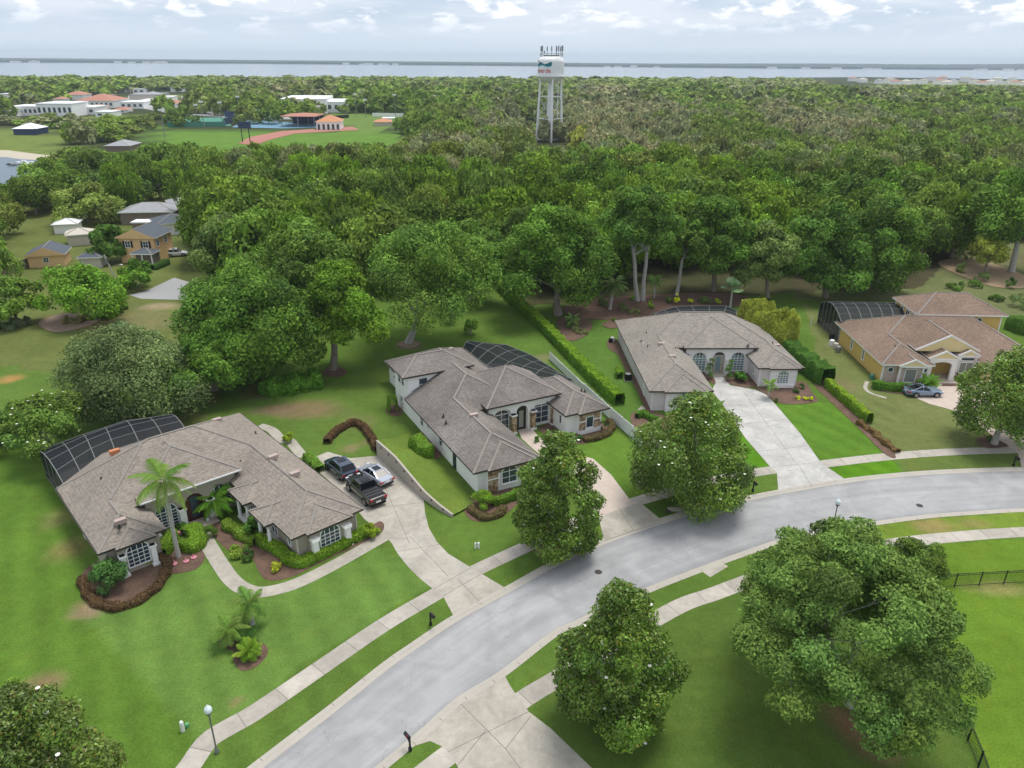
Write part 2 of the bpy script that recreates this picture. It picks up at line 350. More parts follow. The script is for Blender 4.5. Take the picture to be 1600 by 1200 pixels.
mat('red_letter', (.50, .035, .07), .6); mat('teal_paint', (.01, .15, .20), .6); mat('sky_paint', (.25, .55, .70), .6)
mat('black_plastic', (.01, .01, .012), .5)
def screen_mat():
    m = bpy.data.materials.new('screen_mesh'); m.use_nodes = True; t = m.node_tree; b = t.nodes['Principled BSDF']; b.inputs['Base Color'].default_value = (.010, .014, .018, 1); b.inputs['Roughness'].default_value = .6
    b.inputs['Alpha'].default_value = .78; b.inputs['Specular IOR Level'].default_value = .2; MAT['screen_mesh'] = m
screen_mat()
# ------------------------------------------------------------------ the street and the ground
KN = [(250, 1330), (330, 1252), (395, 1200), (520, 1104), (600, 1040), (650, 1005), (710, 965), (792, 920), (870, 877), (942, 845), (1035, 812), (1120, 788), (1216, 768), (1322, 750), (1417, 740), (1500, 735), (1597, 732), (1700, 731), (1900, 735)]
KS = [(470, 1310), (540, 1245), (600, 1197), (667, 1141), (717, 1096), (787, 1052), (865, 992), (904, 973), (1000, 928), (1080, 896), (1150, 870), (1232, 842), (1285, 832), (1360, 819), (1450, 807), (1530, 801), (1600, 797), (1750, 791), (1950, 790)]
kn = catmull(Gs(KN), 8); ks = catmull(Gs(KS), 8)
def resample(pts, n):
    d = [0]
    for a, b in zip(pts, pts[1:]): d.append(d[-1]+(b-a).length)
    o = []; j = 0
    for i in range(n):
        t = d[-1]*i/(n-1)
        while j < len(d)-2 and d[j+1] < t: j += 1
        f = (t-d[j])/(d[j+1]-d[j]); o.append(pts[j].lerp(pts[j+1], f))
    return o
kn = resample(kn, 160); ks = resample(ks, 160)
road_poly = [(p.x, p.y) for p in kn]+[(p.x, p.y) for p in reversed(ks)]
RZ = -.11
mb = MB(); uvs = []
dist = 0.
for i in range(159):
    a, b, c, d_ = kn[i], kn[i+1], ks[i+1], ks[i]
    st = ((a+d_)/2-(b+c)/2).length; wa = (a-d_).length; wb = (b-c).length
    N_ = 8
    for k in range(N_):
        f0, f1 = k/N_, (k+1)/N_
        q = [a.lerp(d_, f1), b.lerp(c, f1), b.lerp(c, f0), a.lerp(d_, f0)]
        crown_ = lambda f: RZ+.06*math.sin(math.pi*f)
        q = [Vector((p.x, p.y, crown_(f))) for p, f in zip(q, (f1, f1, f0, f0))]
        mb.face(q); uvs += [(dist, (f1-.5)*wa), (dist+st, (f1-.5)*wb), (dist+st, (f0-.5)*wb), (dist, (f0-.5)*wa)]
    dist += st
ro = mb.build('road', MAT['asphalt']); tag(ro, kind='structure')
uvl = ro.data.uv_layers.new(name='uv'); uvl.data.foreach_set('uv', [c for q in uvs for c in q])
def kerb(pts, sgn):
    mb = MB(); k = len(pts); prev = None
    for i, p in enumerate(pts):
        a = pts[max(i-1, 0)]; b = pts[min(i+1, k-1)]; t = (b-a).normalized(); n = Vector((-t.y, t.x, 0))*sgn   # n points away from the road
        prof = [(n*.30, -.3), (n*.30, .012), (n*-.02, .016), (n*-.12, -.03), (n*-.42, RZ+.035), (n*-.5, RZ-.1)]
        cur = [Vector((p.x, p.y, 0))+o+Vector((0, 0, z)) for o, z in prof]
        if prev:
            for j in range(len(cur)-1):
                f = [prev[j], cur[j], cur[j+1], prev[j+1]]
                mb.face(f if sgn < 0 else list(reversed(f)))
        prev = cur
    for i in range(6, k-1, 4):    # expansion joints
        p = pts[i]; t = (pts[i+1]-p).normalized(); n = Vector((-t.y, t.x, 0))*sgn
        a = p+n*.28; b = p+n*-.02; mb.bar((a.x, a.y, .014), (b.x, b.y, .018), .03, .008, 1)
    return tag(mb.build('kerb', [MAT['kerb'], MAT['joint']]), kind='structure')
kerb(kn, 1); kerb(ks, -1)

def dist_poly(X, Y, pts):
    best = np.full(X.shape, 1e9)
    for a, b in zip(pts, pts[1:]):
        ax, ay, bx, by = a[0], a[1], b[0], b[1]; dx, dy = bx-ax, by-ay; l2 = dx*dx+dy*dy+1e-9
        t = np.clip(((X-ax)*dx+(Y-ay)*dy)/l2, 0, 1); best = np.minimum(best, np.hypot(X-ax-t*dx, Y-ay-t*dy))
    return best
def np_inside(X, Y, poly):
    c = np.zeros(X.shape, bool); j = len(poly)-1
    for i in range(len(poly)):
        xi, yi = poly[i]; xj, yj = poly[j]
        if yi != yj: c ^= ((yi > Y) != (yj > Y)) & (X < (xj-xi)*(Y-yi)/(yj-yi)+xi)
        j = i
    return c
def axis(lo, hi, step, far_lo, far_hi, g=1.12):
    a = list(np.arange(lo, hi+.01, step)); s = step; x = hi
    while x < far_hi: s *= g; x += s; a.append(x)
    s = step; x = lo; pre = []
    while x > far_lo: s *= g; x -= s; pre.append(x)
    return np.array(pre[::-1]+a)
xs = axis(-80, 100, .5, -9000, 9000); ys = axis(26, 170, .5, -300, 9500)
GX, GY = np.meshgrid(xs, ys); rng = np.random.default_rng(3)
def smooth_noise(X, Y, s, seed):
    r = np.random.default_rng(seed); o = np.zeros(X.shape)
    for k in range(5):
        a = r.uniform(0, 6.28); f = s*r.uniform(.7, 1.6); o += np.sin(X*f*math.cos(a)+Y*f*math.sin(a)+r.uniform(0, 6.28)+1.5*np.sin(X*f*.6-Y*f*.5+k))
    return o/5
rpn = [(p.x, p.y) for p in kn]; rps = [(p.x, p.y) for p in ks]
ins = np_inside(GX, GY, road_poly)
dk = np.minimum(dist_poly(GX, GY, rpn), dist_poly(GX, GY, rps))
GZ = np.where(ins & (dk > .02), -.32, 0.)
# project to the photo for the lawn zones
c_ = GY*FW.y+(0-CAMH)*FW.z; vx = GX*CX.x+GY*CX.y-CAMH*CX.z; vy = GX*CY.x+GY*CY.y-CAMH*CY.z
ok = c_ > 5
PX = np.where(ok, 800+F_PX*vx/np.where(ok, c_, 1), -9999); PY = np.where(ok, 600-F_PX*vy/np.where(ok, c_, 1), 9999)
jx = PX+smooth_noise(GX, GY, 1.2, 1)*5; jy = PY+smooth_noise(GX, GY, 1.2, 2)*4
TONE = np.zeros(GX.shape+(3,)); TONE[:] = (.105, .20, .032)
farm = GY > 175
TONE[farm] = (.055, .075, .028)
def zone(poly, col, soft=False, k=1.):
    m = np_inside(jx if soft else PX, jy if soft else PY, poly)
    TONE[m] = TONE[m]*(1-k)+np.array(col)*k
def blob(px, py, r, col, k=.8, sq=1.):
    p = P(px, py); dd = np.hypot(GX-p.x, (GY-p.y)*sq)/r+smooth_noise(GX, GY, 2.2/r, int(px+py))*.35
    w = np.clip(1.5-dd*1.2, 0, 1)[..., None]*k
    TONE[:] = TONE*(1-w)+np.array(col)*w
zone([(-900, 240), (420, 240), (420, 480), (300, 700), (-900, 740)], (.14, .19, .05), True)
zone([(-50, 560), (110, 590), (300, 620), (430, 690), (430, 640), (560, 600), (610, 560), (630, 700), (500, 720), (300, 640), (60, 730), (-50, 760)], (.112, .205, .036), True)
zone([(-200, 690), (70, 700), (130, 900), (330, 1200), (-200, 1500)], (.105, .215, .028), True)
zone([(200, 900), (330, 880), (420, 930), (600, 850), (676, 912), (500, 1020), (400, 1100), (310, 1160), (120, 950)], (.125, .245, .045), True)
zone([(560, 480), (780, 440), (860, 520), (960, 640), (1010, 700), (990, 780), (930, 640), (720, 560), (600, 560)], (.112, .215, .034), True)
zone([(900, 640), (1010, 700), (1000, 790), (900, 700)], (.115, .235, .03))
zone([(870, 520), (960, 500), (1010, 640), (1060, 740), (990, 700)], (.10, .21, .034), True)
zone([(1210, 628), (1325, 628), (1400, 712), (1282, 722)], (.105, .235, .026))
zone([(1140, 660), (1165, 685), (1204, 730), (1150, 742), (1120, 700)], (.10, .27, .015))
zone([(1291, 730), (1392, 718), (1410, 740), (1322, 750)], (.10, .265, .015))
zone([(1255, 470), (1380, 560), (1480, 640), (1572, 697), (1400, 712), (1290, 590)], (.155, .205, .062), True)
zone([(1240, 380), (1700, 380), (1700, 520), (1480, 470), (1300, 470), (1240, 470)], (.15, .19, .07), True)
zone([(1399, 716), (1590, 706), (1600, 733), (1417, 740)], (.13, .20, .045), True)
zone([(1360, 819), (1600, 797), (1700, 790), (1700, 824), (1430, 838), (1300, 866)], (.165, .27, .035), True)
zone([(1455, 850), (1700, 836), (1700, 1300), (1560, 1250), (1490, 1090), (1450, 950)], (.128, .245, .024))
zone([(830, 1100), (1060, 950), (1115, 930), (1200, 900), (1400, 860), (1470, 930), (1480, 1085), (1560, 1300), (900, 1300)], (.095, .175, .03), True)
for b in [(548, 700, 1.1, (.26, .20, .11), .6), (575, 690, .9, (.25, .17, .10), .6), (65, 1072, 1.4, (.30, .22, .12), .8), (140, 950, 1.3, (.36, .27, .17)), (478, 640, 4.2, (.24, .18, .10), .75, 1.4), (560, 660, 2.5, (.20, .20, .08), .5), (430, 640, 3, (.22, .17, .10), .8, 1.6), (415, 610, 3, (.16, .11, .07), .7),
          (640, 540, 2, (.25, .20, .14)), (520, 582, 1.6, (.16, .10, .07), .9), (255, 478, 4, (.42, .36, .22), .7, 1.6), (215, 500, 7, (.26, .25, .12), .5), (170, 505, 4, (.2, .17, .09), .5), (18, 592, 1.5, (.5, .28, .10), .7), (95, 500, 5, (.17, .13, .08), .6, 1.4),
          (1320, 540, 2.4, (.42, .38, .22), .7), (1310, 600, 3, (.22, .2, .09), .6), (1450, 570+70, 4, (.2, .24, .09), .5), (1460, 822, 2.4, (.36, .28, .12), .7, 2), (1520, 818, 1.8, (.30, .26, .10), .6, 2), (1560, 920, 3, (.32, .30, .12), .6, 3),
          (1335, 1130, 2.0, (.22, .13, .08), .8), (1365, 1165, 1.5, (.24, .15, .09), .8), (1430, 400, 8, (.20, .16, .08), .7, .7), (1560, 400, 9, (.17, .15, .08), .6), (755, 560, 2, (.2, .2, .1), .5), (845, 560, 1.8, (.3, .28, .15), .6),
          (370, 1095, .5, (.3, .2, .12), .6), (95, 810, 2, (.24, .25, .09), .6), (105, 860, 2, (.28, .2, .1), .5), (545, 1085-60, .8, (.14, .2, .05), .4), (720, 470, 8, (.085, .14, .03), .5), (900, 480, 5, (.09, .12, .04), .6), (600, 585, 3, (.14, .22, .04), .5)]:
    blob(*b)
# darker woodland floor under the oaks, far fields
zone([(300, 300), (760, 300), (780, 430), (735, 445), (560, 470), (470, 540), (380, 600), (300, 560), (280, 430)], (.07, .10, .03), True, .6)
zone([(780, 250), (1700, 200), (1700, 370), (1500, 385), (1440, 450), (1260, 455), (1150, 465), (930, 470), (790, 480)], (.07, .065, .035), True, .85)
zone([(-900, 205), (45, 199), (124, 208), (120, 222), (108, 249), (50, 243), (-900, 236)], (.17, .25, .055))
zone([(230, 198), (300, 203), (620, 203), (640, 232), (400, 262), (260, 250), (200, 268), (178, 250), (240, 220)], (.13, .27, .04))
zone([(95, 192), (160, 180), (226, 177), (224, 188), (170, 195), (100, 196)], (.15, .24, .06))
zone([(236, 146), (312, 150), (320, 163), (270, 162), (230, 154)], (.19, .25, .08))
zone([(500, 179), (640, 180), (648, 200), (560, 205), (500, 197)], (.15, .26, .055))
zone([(770, 196), (850, 190), (850, 220), (770, 222)], (.13, .22, .05))
zone([(1360, 128), (1700, 128), (1700, 140), (1430, 138)], (.22, .27, .09))
TONE *= np.array([.84, .765, .84])
TONE *= 1+.095*np.sin((GX*.86+GY*.5)*2.4+smooth_noise(GX, GY, .3, 4))[..., None]*((PY > 800) & (PX < 700) | (PX > 1210) & (PX < 1400) & (PY > 620))[..., None]
ny, nx = GX.shape
me = bpy.data.meshes.new('ground')
V = np.stack([GX, GY, GZ], -1).reshape(-1, 3); me.vertices.add(len(V)); me.vertices.foreach_set('co', V.ravel())
idx = np.arange(nx*ny).reshape(ny, nx); Q = np.stack([idx[:-1, :-1], idx[:-1, 1:], idx[1:, 1:], idx[1:, :-1]], -1).reshape(-1)
me.loops.add(len(Q)); me.loops.foreach_set('vertex_index', Q); me.polygons.add(len(Q)//4); me.polygons.foreach_set('loop_start', np.arange(0, len(Q), 4)); me.update(calc_edges=True)
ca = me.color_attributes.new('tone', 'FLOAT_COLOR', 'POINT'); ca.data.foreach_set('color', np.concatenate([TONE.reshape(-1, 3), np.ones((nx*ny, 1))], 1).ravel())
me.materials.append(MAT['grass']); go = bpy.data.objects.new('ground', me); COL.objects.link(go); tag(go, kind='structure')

def sheet(name, pts, z, m, joints=None, smooth=0, closed=True):
    pts = [Vector((p[0], p[1], z)) for p in pts]
    mb = MB(); n = Vector()
    for i in range(len(pts)): n += pts[i].cross(pts[(i+1) % len(pts)])
    if n.z < 0: pts.reverse()
    mb.face(pts)
    if joints:
        for a, b in joints: mb.bar((a[0], a[1], z), (b[0], b[1], z), .035, .006, 1)
    o = mb.build(name, [MAT[m], MAT['joint']]); return tag(o, kind='structure')
def ribbon(name, px, w, z, m, step=1.6, n=6):
    c = catmull(Gs(px), n); tot = sum((b-a).length for a, b in zip(c, c[1:])); c = resample(c, int(tot/.5)+2)
    mb = MB(); strip(c, -w/2, w/2, z, mb); nf = len(mb.f)
    if step:
        for i in range(1, len(c)-1):
            if i % max(1, int(round(step/.5))) == 0:
                t = (c[i+1]-c[i-1]).normalized(); nn = Vector((-t.y, t.x, 0))*w/2; a = c[i]+nn; b = c[i]-nn; mb.bar((a.x, a.y, z), (b.x, b.y, z), .035, .006, 1)
    o = mb.build(name, [MAT[m], MAT['joint']]); rr_ = random.Random(len(px)); kk = max(1, int(round((step or 99)/.5))); tones = [rr_.uniform(.84, 1.06) for _ in range(len(o.data.polygons)//kk+2)]
    at = o.data.attributes.new('slab', 'FLOAT_COLOR', 'FACE'); at.data.foreach_set('color', [x for i in range(len(o.data.polygons)) for x in ([tones[min(i//kk, len(tones)-1)]]*3+[1] if i < nf else [1, 1, 1, 1])])
    return tag(o, kind='structure')
SW = [(262, 1235), (294, 1200), (324, 1158), (356, 1137), (400, 1112), (500, 1044), (600, 976), (685, 926), (742, 892), (840, 846), (900, 817), (965, 793), (1010, 779), (1100, 755), (1165, 741), (1210, 734), (1286, 725), (1391, 713), (1490, 706), (1600, 703), (1750, 702), (1900, 703)]
ribbon('sidewalk', SW, 1.5, .008, 'concrete_slab', 3.)
ribbon('sidewalk', [(655, 1215), (700, 1180), (760, 1138), (817, 1093), (880, 1055), (960, 1005), (1060, 948), (1115, 928), (1200, 897), (1300, 870), (1400, 849), (1500, 838), (1600, 831), (1750, 824), (1900, 822)], 1.5, .006, 'concrete_slab', 3.)
# driveways
def jl(*q): return [(P(a, b), P(c, d)) for a, b, c, d in q]
D1 = [(710, 965), (692, 931), (677, 921), (655, 903), (637, 885), (622, 866), (612, 849), (597, 831), (570, 812), (558, 797), (530, 765), (500, 739), (502, 722), (490, 715), (512, 706), (547, 716), (592, 712), (626, 745), (662, 780), (664, 800), (670, 825), (683, 847), (700, 865), (736, 887), (792, 920)]
sheet('driveway', Gs(D1), .012, 'concrete_stained', jl((677, 921, 736, 887), (692, 931, 752, 897), (714, 904, 753, 944), (620, 862, 690, 850), (560, 797, 664, 785), (640, 850, 590, 735), (640, 838, 700, 900)))
D2 = [(806, 665), (826, 664), (845, 686), (885, 705), (927, 717), (955, 742), (985, 782), (1000, 785), (1032, 815), (944, 845), (940, 812), (925, 795), (905, 772), (880, 740), (850, 715), (832, 701), (815, 685)]
sheet('driveway', Gs(D2), .012, 'paver')
sheet('driveway_apron', Gs([(935, 807), (1000, 785), (1034, 813), (944, 845)]), .016, 'concrete', jl((968, 796, 990, 829)))
D3 = [(1110, 582), (1131, 582), (1140, 602), (1158, 605), (1180, 609), (1198, 617), (1210, 630), (1228, 651), (1250, 677), (1282, 722), (1291, 729), (1322, 750), (1216, 768), (1214, 738), (1204, 730), (1165, 685), (1146, 657), (1128, 630), (1112, 611), (1117, 600)]
sheet('driveway', Gs(D3), .012, 'concrete_white', jl((1204, 730, 1282, 722), (1248, 727, 1268, 760), (1180, 706, 1262, 697), (1160, 610, 1246, 727), (1150, 664, 1232, 655), (1133, 635, 1208, 628)))
sheet('driveway', Gs([(1429, 621), (1452, 631), (1475, 637), (1512, 648), (1540, 672), (1572, 697), (1590, 706), (1597, 732), (1700, 731), (1760, 690), (1700, 600), (1530, 598), (1480, 597), (1462, 601), (1440, 609)]), .012, 'paver', jl((1560, 687, 1700, 680)))
DS = [(600, 1197), (667, 1141), (787, 1052), (796, 1070), (809, 1090), (826, 1112), (860, 1138), (930, 1205), (1040, 1300), (740, 1300), (728, 1240), (716, 1200), (704, 1178), (690, 1166), (672, 1158), (640, 1168), (610, 1195)]
sheet('driveway', Gs(DS), .012, 'concrete', jl((720, 1100, 790, 1170), (790, 1170, 830, 1118), (700, 1175, 826, 1112), (760, 1140, 700, 1215), (790, 1170, 880, 1290)))
sheet('driveway', Gs([(202, 461), (232, 453), (272, 434), (296, 441), (283, 451), (296, 461), (290, 469), (220, 467)]), .03, 'asphalt_far')
sheet('footpath', Gs([(1095, 892), (1125, 878), (1138, 885), (1110, 902)]), .012, 'concrete')
ribbon('footpath', [(305, 812), (312, 826), (325, 850), (346, 884), (364, 908), (386, 922), (412, 925), (460, 913), (518, 885), (575, 853), (605, 836)], 1.35, .014, 'concrete', 0)
ribbon('footpath', [(405, 665), (425, 672), (440, 688), (452, 688), (462, 700), (474, 714)], 1.2, .014, 'concrete', 0)
sheet('footpath', Gs([(1015, 640+0), (1000, 655), (990, 648), (1002, 634)]), .012, 'concrete')
sheet('track', Gs([(372, 224), (392, 214), (440, 205), (550, 198), (562, 203), (460, 209), (420, 219), (398, 228)]), .12, 'track_red')
sheet('court', Gs([(362, 199), (384, 187), (440, 191), (500, 189), (520, 199), (440, 201)]), .12, 'court_blue')
sheet('court', Gs([(262, 196), (268, 184), (352, 184), (362, 197)]), .12, 'court_green')
sheet('parking', Gs([(300, 180), (310, 174), (440, 178), (500, 180), (500, 187), (384, 186)]), .12, 'asphalt_far')
sheet('parking', Gs([(200, 166), (200, 150), (255, 150), (300, 172), (270, 178)]), .12, 'asphalt_far')
sheet('beach', Gs([(-300, 236), (12, 235), (50, 240), (108, 247), (110, 256), (60, 256), (-300, 258)]), .10, 'sand')
sheet('pond', Gs([(-600, 246), (10, 246), (30, 249), (104, 253), (98, 262), (66, 274), (60, 290), (-20, 310), (-600, 320)]), .16, 'pond_water')
lk_near = [(-2600, 138), (-300, 138), (0, 137), (200, 138), (420, 141), (600, 146), (700, 152), (735, 147), (760, 138), (830, 133), (950, 128), (1100, 123), (1230, 122), (1350, 121), (1480, 123), (1620, 125), (3200, 139)]
lk_far = [(-2600, 79), (-600, 93.6), (0, 97.4), (400, 99.6), (750, 102.6), (1200, 107), (1600, 109.8), (2200, 114.5), (3200, 122)]
sheet('lake', Gs(lk_near)+list(reversed(Gs(lk_far[1:-1]))), .9, 'water')
# land beyond the lake: a long low wooded rise with a ragged top
mb = MB(); fl = resample(Gs(lk_far[1:-1]), 500); rr = random.Random(5); prev = None
tops = [(-600, 80), (0, 90), (350, 95), (750, 98.8), (1200, 99.4), (1600, 98.4), (2200, 97)]
for i, p in enumerate(fl):
    px = proj(p)[0]; ty = np.interp(px, [a for a, _ in tops], [b for _, b in tops])
    h = zfor(p*1.35, ty)*(.86+.14*math.sin(i*.05)+.10*rr.random()); n = Vector((p.x, p.y, 0)).normalized()
    cur = [Vector((p.x, p.y, -1)), Vector((p.x, p.y, 1))+n*2, Vector((p.x, p.y, 9+3*rr.random()))+n*12, Vector((p.x, p.y, 0))*1.35+Vector((0, 0, max(h, 14))), Vector((p.x, p.y, 0))*2.2+Vector((0, 0, -2))]
    if prev:
        for j in range(4): mb.face([prev[j], cur[j], cur[j+1], prev[j+1]])
    prev = cur
tag(mb.build('hills', MAT['far_land']), kind='structure')

# planting beds
BEDZ = [.020]
def bed(px, m='mulch', z=.02, closed=True, n=5):
    BEDZ[0] += .002; z = BEDZ[0]
    return sheet('mulch_bed', catmull(Gs(px), n, True), z, m)
bed([(262, 862), (280, 850), (312, 858), (320, 872), (308, 888), (285, 895), (264, 896), (256, 880)])
bed([(125, 905), (150, 878), (200, 868), (262, 868), (268, 890), (245, 922), (212, 945), (175, 955), (140, 942)])
bed([(395, 862), (420, 855), (462, 880), (545, 845), (592, 815), (598, 830), (560, 852), (500, 880), (455, 902), (420, 907), (404, 892)])
bed([(322, 815), (340, 812), (400, 842), (396, 872), (372, 868), (345, 850)])
bed([(366, 1015), (385, 1002), (412, 1005), (418, 1022), (400, 1042), (378, 1048), (366, 1035)])
bed([(340, 998), (360, 985), (372, 1000), (366, 1016), (352, 1012)])
bed([(725, 790), (745, 772), (800, 762), (815, 775), (795, 800), (765, 814), (735, 812)])
bed([(640, 690), (655, 676), (684, 690), (690, 712), (668, 722), (646, 716)])
bed([(602, 640), (622, 632), (628, 648), (612, 650)])
bed([(842, 672), (868, 660), (905, 676), (945, 660), (958, 668), (942, 682), (912, 694), (880, 690)])
bed([(1096, 582), (1112, 586), (1118, 600), (1104, 594)]); bed([(1132, 586), (1160, 580), (1180, 588), (1190, 600), (1170, 606), (1140, 600)])
bed([(1180, 606), (1215, 604), (1254, 596), (1270, 615), (1276, 628), (1240, 632), (1212, 628), (1196, 616)])
bed([(1272, 600), (1300, 592), (1345, 650), (1398, 708), (1384, 711), (1340, 668), (1300, 630)], n=3)
bed([(985, 590), (996, 592), (1018, 640), (1012, 646), (996, 612)], n=3); bed([(948, 535), (962, 530), (990, 590), (984, 592), (966, 556), (952, 546)])
bed([(985, 650), (1010, 640), (1040, 650), (1070, 652), (1060, 690), (1020, 700), (1000, 690)])
bed([(836, 862), (850, 852), (878, 856), (884, 866), (865, 874), (845, 872)], 'mulch_pale'); bed([(1060, 788), (1078, 780), (1096, 786), (1090, 797), (1066, 796)], 'mulch_pale')
bed([(941, 1100), (952, 1088), (968, 1096), (980, 1128), (970, 1138), (948, 1134)], 'mulch_purple'); bed([(620, 538), (640, 532), (656, 537), (640, 545)], 'mulch_pale', n=4)
bed([(505, 582), (522, 572), (542, 580), (528, 590)]); bed([(1525, 688), (1545, 680), (1564, 690), (1574, 698), (1540, 700)]); bed([(1360, 604), (1400, 598), (1450, 606), (1440, 616), (1390, 614)])
bed([(1470, 603), (1482, 597), (1500, 597), (1500, 603)], n=2)
bed([(880, 480), (930, 468), (1000, 462), (1100, 458), (1160, 462), (1180, 480), (1100, 478), (1020, 494), (960, 500), (900, 496)], 'mulch', .01)
bed([(870, 500), (900, 495), (925, 505), (915, 525), (885, 532)], 'mulch', .014)
bed([(60, 505), (100, 490), (150, 490), (150, 505), (90, 520)], 'mulch_pale', .01); bed([(940, 508), (958, 500), (974, 506), (958, 514)], n=4)
bed([(1465, 412), (1520, 405), (1600, 430), (1600, 450), (1540, 445)], 'dirt', .01)
ribbon('footpath', [(1355, 596), (1352, 606), (1360, 614), (1385, 622)], .5, .012, 'concrete', 0)
# ------------------------------------------------------------------ houses
def clip(faces, n, d):
    o = []; cut = []
    for pts, t in faces:
        new = []; k = len(pts)
        for i in range(k):
            a = pts[i]; b = pts[(i+1) % k]; da = n.dot(a)-d; db = n.dot(b)-d
            if da <= 1e-6: new.append(a)
            if abs(da) <= 1e-6: cut.append(a)
            if (da < -1e-6 and db > 1e-6) or (da > 1e-6 and db < -1e-6):
                p = a+(b-a)*(da/(da-db)); new.append(p); cut.append(p)
        if len(new) >= 3: o.append((new, t))
    return o, cut
def cap(faces, cut, n, t):
    u = []
    for p in cut:
        if all((p-q).length > 1e-4 for q in u): u.append(p)
    if len(u) < 3: return
    c = sum(u, Vector())/len(u); a = n.orthogonal().normalized(); b = n.cross(a)
    u.sort(key=lambda p: math.atan2((p-c).dot(b), (p-c).dot(a)))
    faces.append((u, t))
def solid(planes, big=60):
    B = big; c = [Vector((x, y, z)) for x in (-B, B) for y in (-B, B) for z in (-B, B)]
    q = [(0, 1, 3, 2), (4, 6, 7, 5), (0, 4, 5, 1), (2, 3, 7, 6), (0, 2, 6, 4), (1, 5, 7, 3)]
    fc = [([c[i] for i in f], 9) for f in q]
    for n, d, t in planes:
        n = Vector(n); l = n.length; n = n/l; d = d/l
        fc, cut = clip(fc, n, d); cap(fc, cut, n, t)
    return fc
def hip(mb, poly, z, pitch=.5, gables=(), cuts=(), th=.2, gt=2):
    """convex eave polygon (counter-clockwise) -> hipped roof solid. material 0 shingle, 1 fascia, 2 gable stucco"""
    pl = [((0, 0, -1), -(z-th), 1)]
    k = len(poly)
    for i in range(k):
        a = Vector((*poly[i], 0)); b = Vector((*poly[(i+1) % k], 0)); t = (b-a).normalized(); n = Vector((t.y, -t.x, 0))
        pl.append((tuple(n), n.dot(a), gt if i in gables else 1))
        if i not in gables:
            m = Vector((n.x*pitch, n.y*pitch, 1)); pl.append((tuple(m), m.dot(a)+z, 0))
    for c in cuts: pl.append((c[0], c[1], 1))
    sol = solid(pl); slopes = []
    for pts, t in sol:
        mb.face(pts, min(t, 2))
        if t == 0: slopes.append(pts)
    for i in range(len(slopes)):      # ridge and hip caps where two slopes meet
        for j in range(i+1, len(slopes)):
            sh = []
            for p in slopes[i]:
                if any((p-q).length < 2e-3 for q in slopes[j]) and all((p-q).length > .05 for q in sh): sh.append(p)
            if len(sh) == 2: mb.caps.append((sh[0], sh[1], len(mb.sol)))
    mb.sol.append((pl, z))
def roof_z(pl, x, y):
    h = 99.
    for n, d, t in pl:
        if abs(n[2]) < 1e-6:
            if n[0]*x+n[1]*y > d+.02: return -99.
        elif n[2] > 0: h = min(h, (d-n[0]*x-n[1]*y)/n[2])
    return h
def add_caps(mb):
    for a, b, k in mb.caps:
        n = max(2, int((b-a).length/.3)); run = None
        for i in range(n+1):
            ok = False
            if i < n:
                p = a.lerp(b, (i+.5)/n); ok = all(j == k or roof_z(pl, p.x, p.y) < p.z-.03 for j, (pl, z) in enumerate(mb.sol))
            if ok and run is None: run = i
            if not ok and run is not None: mb.bar(a.lerp(b, run/n)+Vector((0, 0, .004)), a.lerp(b, i/n)+Vector((0, 0, .004)), .24, .04, 3); run = None
    mb.caps = []
def rect(u0, v0, u1, v1): return [(u0, v0), (u1, v0), (u1, v1), (u0, v1)]
DIRS = {'S': ((0, -1), (1, 0)), 'W': ((-1, 0), (0, -1)), 'E': ((1, 0), (0, 1)), 'N': ((0, 1), (-1, 0))}
def on_wall(o, d):
    n, r = DIRS[d]; O = Vector(o); n = Vector((*n, 0)); r = Vector((*r, 0))
    return lambda x, z, y=0: O+r*x+Vector((0, 0, z))+n*y
def outline(w, h, arch):
    pts = [(-w/2, 0), (w/2, 0), (w/2, h-arch)]
    if arch:
        for i in range(1, 12):
            t = math.pi*i/12; pts.append((w/2*math.cos(t), h-arch+arch*math.sin(t)))
    pts.append((-w/2, h-arch)); return pts
def window(parent, o, d, w, h, arch=0, nx=2, ny=2, frame='trim_white', glass='glass', bw=.08, mw=.04, name='window', label=None, sill=False):
    q = on_wall(o, d); pts = outline(w, h, arch)
    fr = MB(); k = len(pts)
    for i in range(k):
        a = pts[i]; b = pts[(i+1) % k]; fr.bar(q(a[0], a[1], .045), q(b[0], b[1], .045), .09, bw)
    for i in range(1, nx):
        x = -w/2+w*i/nx; top = h-arch+(arch*math.sqrt(max(0, 1-(2*x/w)**2)) if arch else 0)
        fr.bar(q(x, 0, .035), q(x, top, .035), .05, mw if i*2 != nx else mw*1.5)
    hh = h-arch
    for j in range(1, ny+1 if arch else ny):
        z = hh*j/ny; fr.bar(q(-w/2, z, .037), q(w/2, z, .037), .05, mw if j < ny else mw*1.6)
    if sill: fr.bar(q(-w/2-.1, -.06, .07), q(w/2+.1, -.06, .07), .14, .1)
    f = fr.build(name, [MAT[frame]], parent)
    if label: f['label'] = label
    pm = MB(); pm.ext([q(x, z, .004) for x, z in pts], Vector((*DIRS[d][0], 0))*.016)
    pm.build('pane', MAT[glass], f); return f
def door(parent, o, d, w, h, m='door_dark', panem=None, arch=0):
    q = on_wall(o, d); pts = outline(w, h, arch); nn = Vector((*DIRS[d][0], 0))
    b = MB(); b.ext([q(x, z, .003) for x, z in pts], nn*.04); dr = b.build('door', MAT[m], parent)
    if panem:
        b = MB(); b.ext([q(x, z, .045) for x, z in outline(w*.45, h*.8, 0)], nn*.01); p = b.build('pane', MAT[panem], dr); p.location = (0, 0, h*.1)
    b = MB(); b.ext([q(x+w*.4, z+h*.45, .045) for x, z in outline(.05, .2, 0)], nn*.05); b.build('handle', MAT['grey_metal'], dr)
    return dr
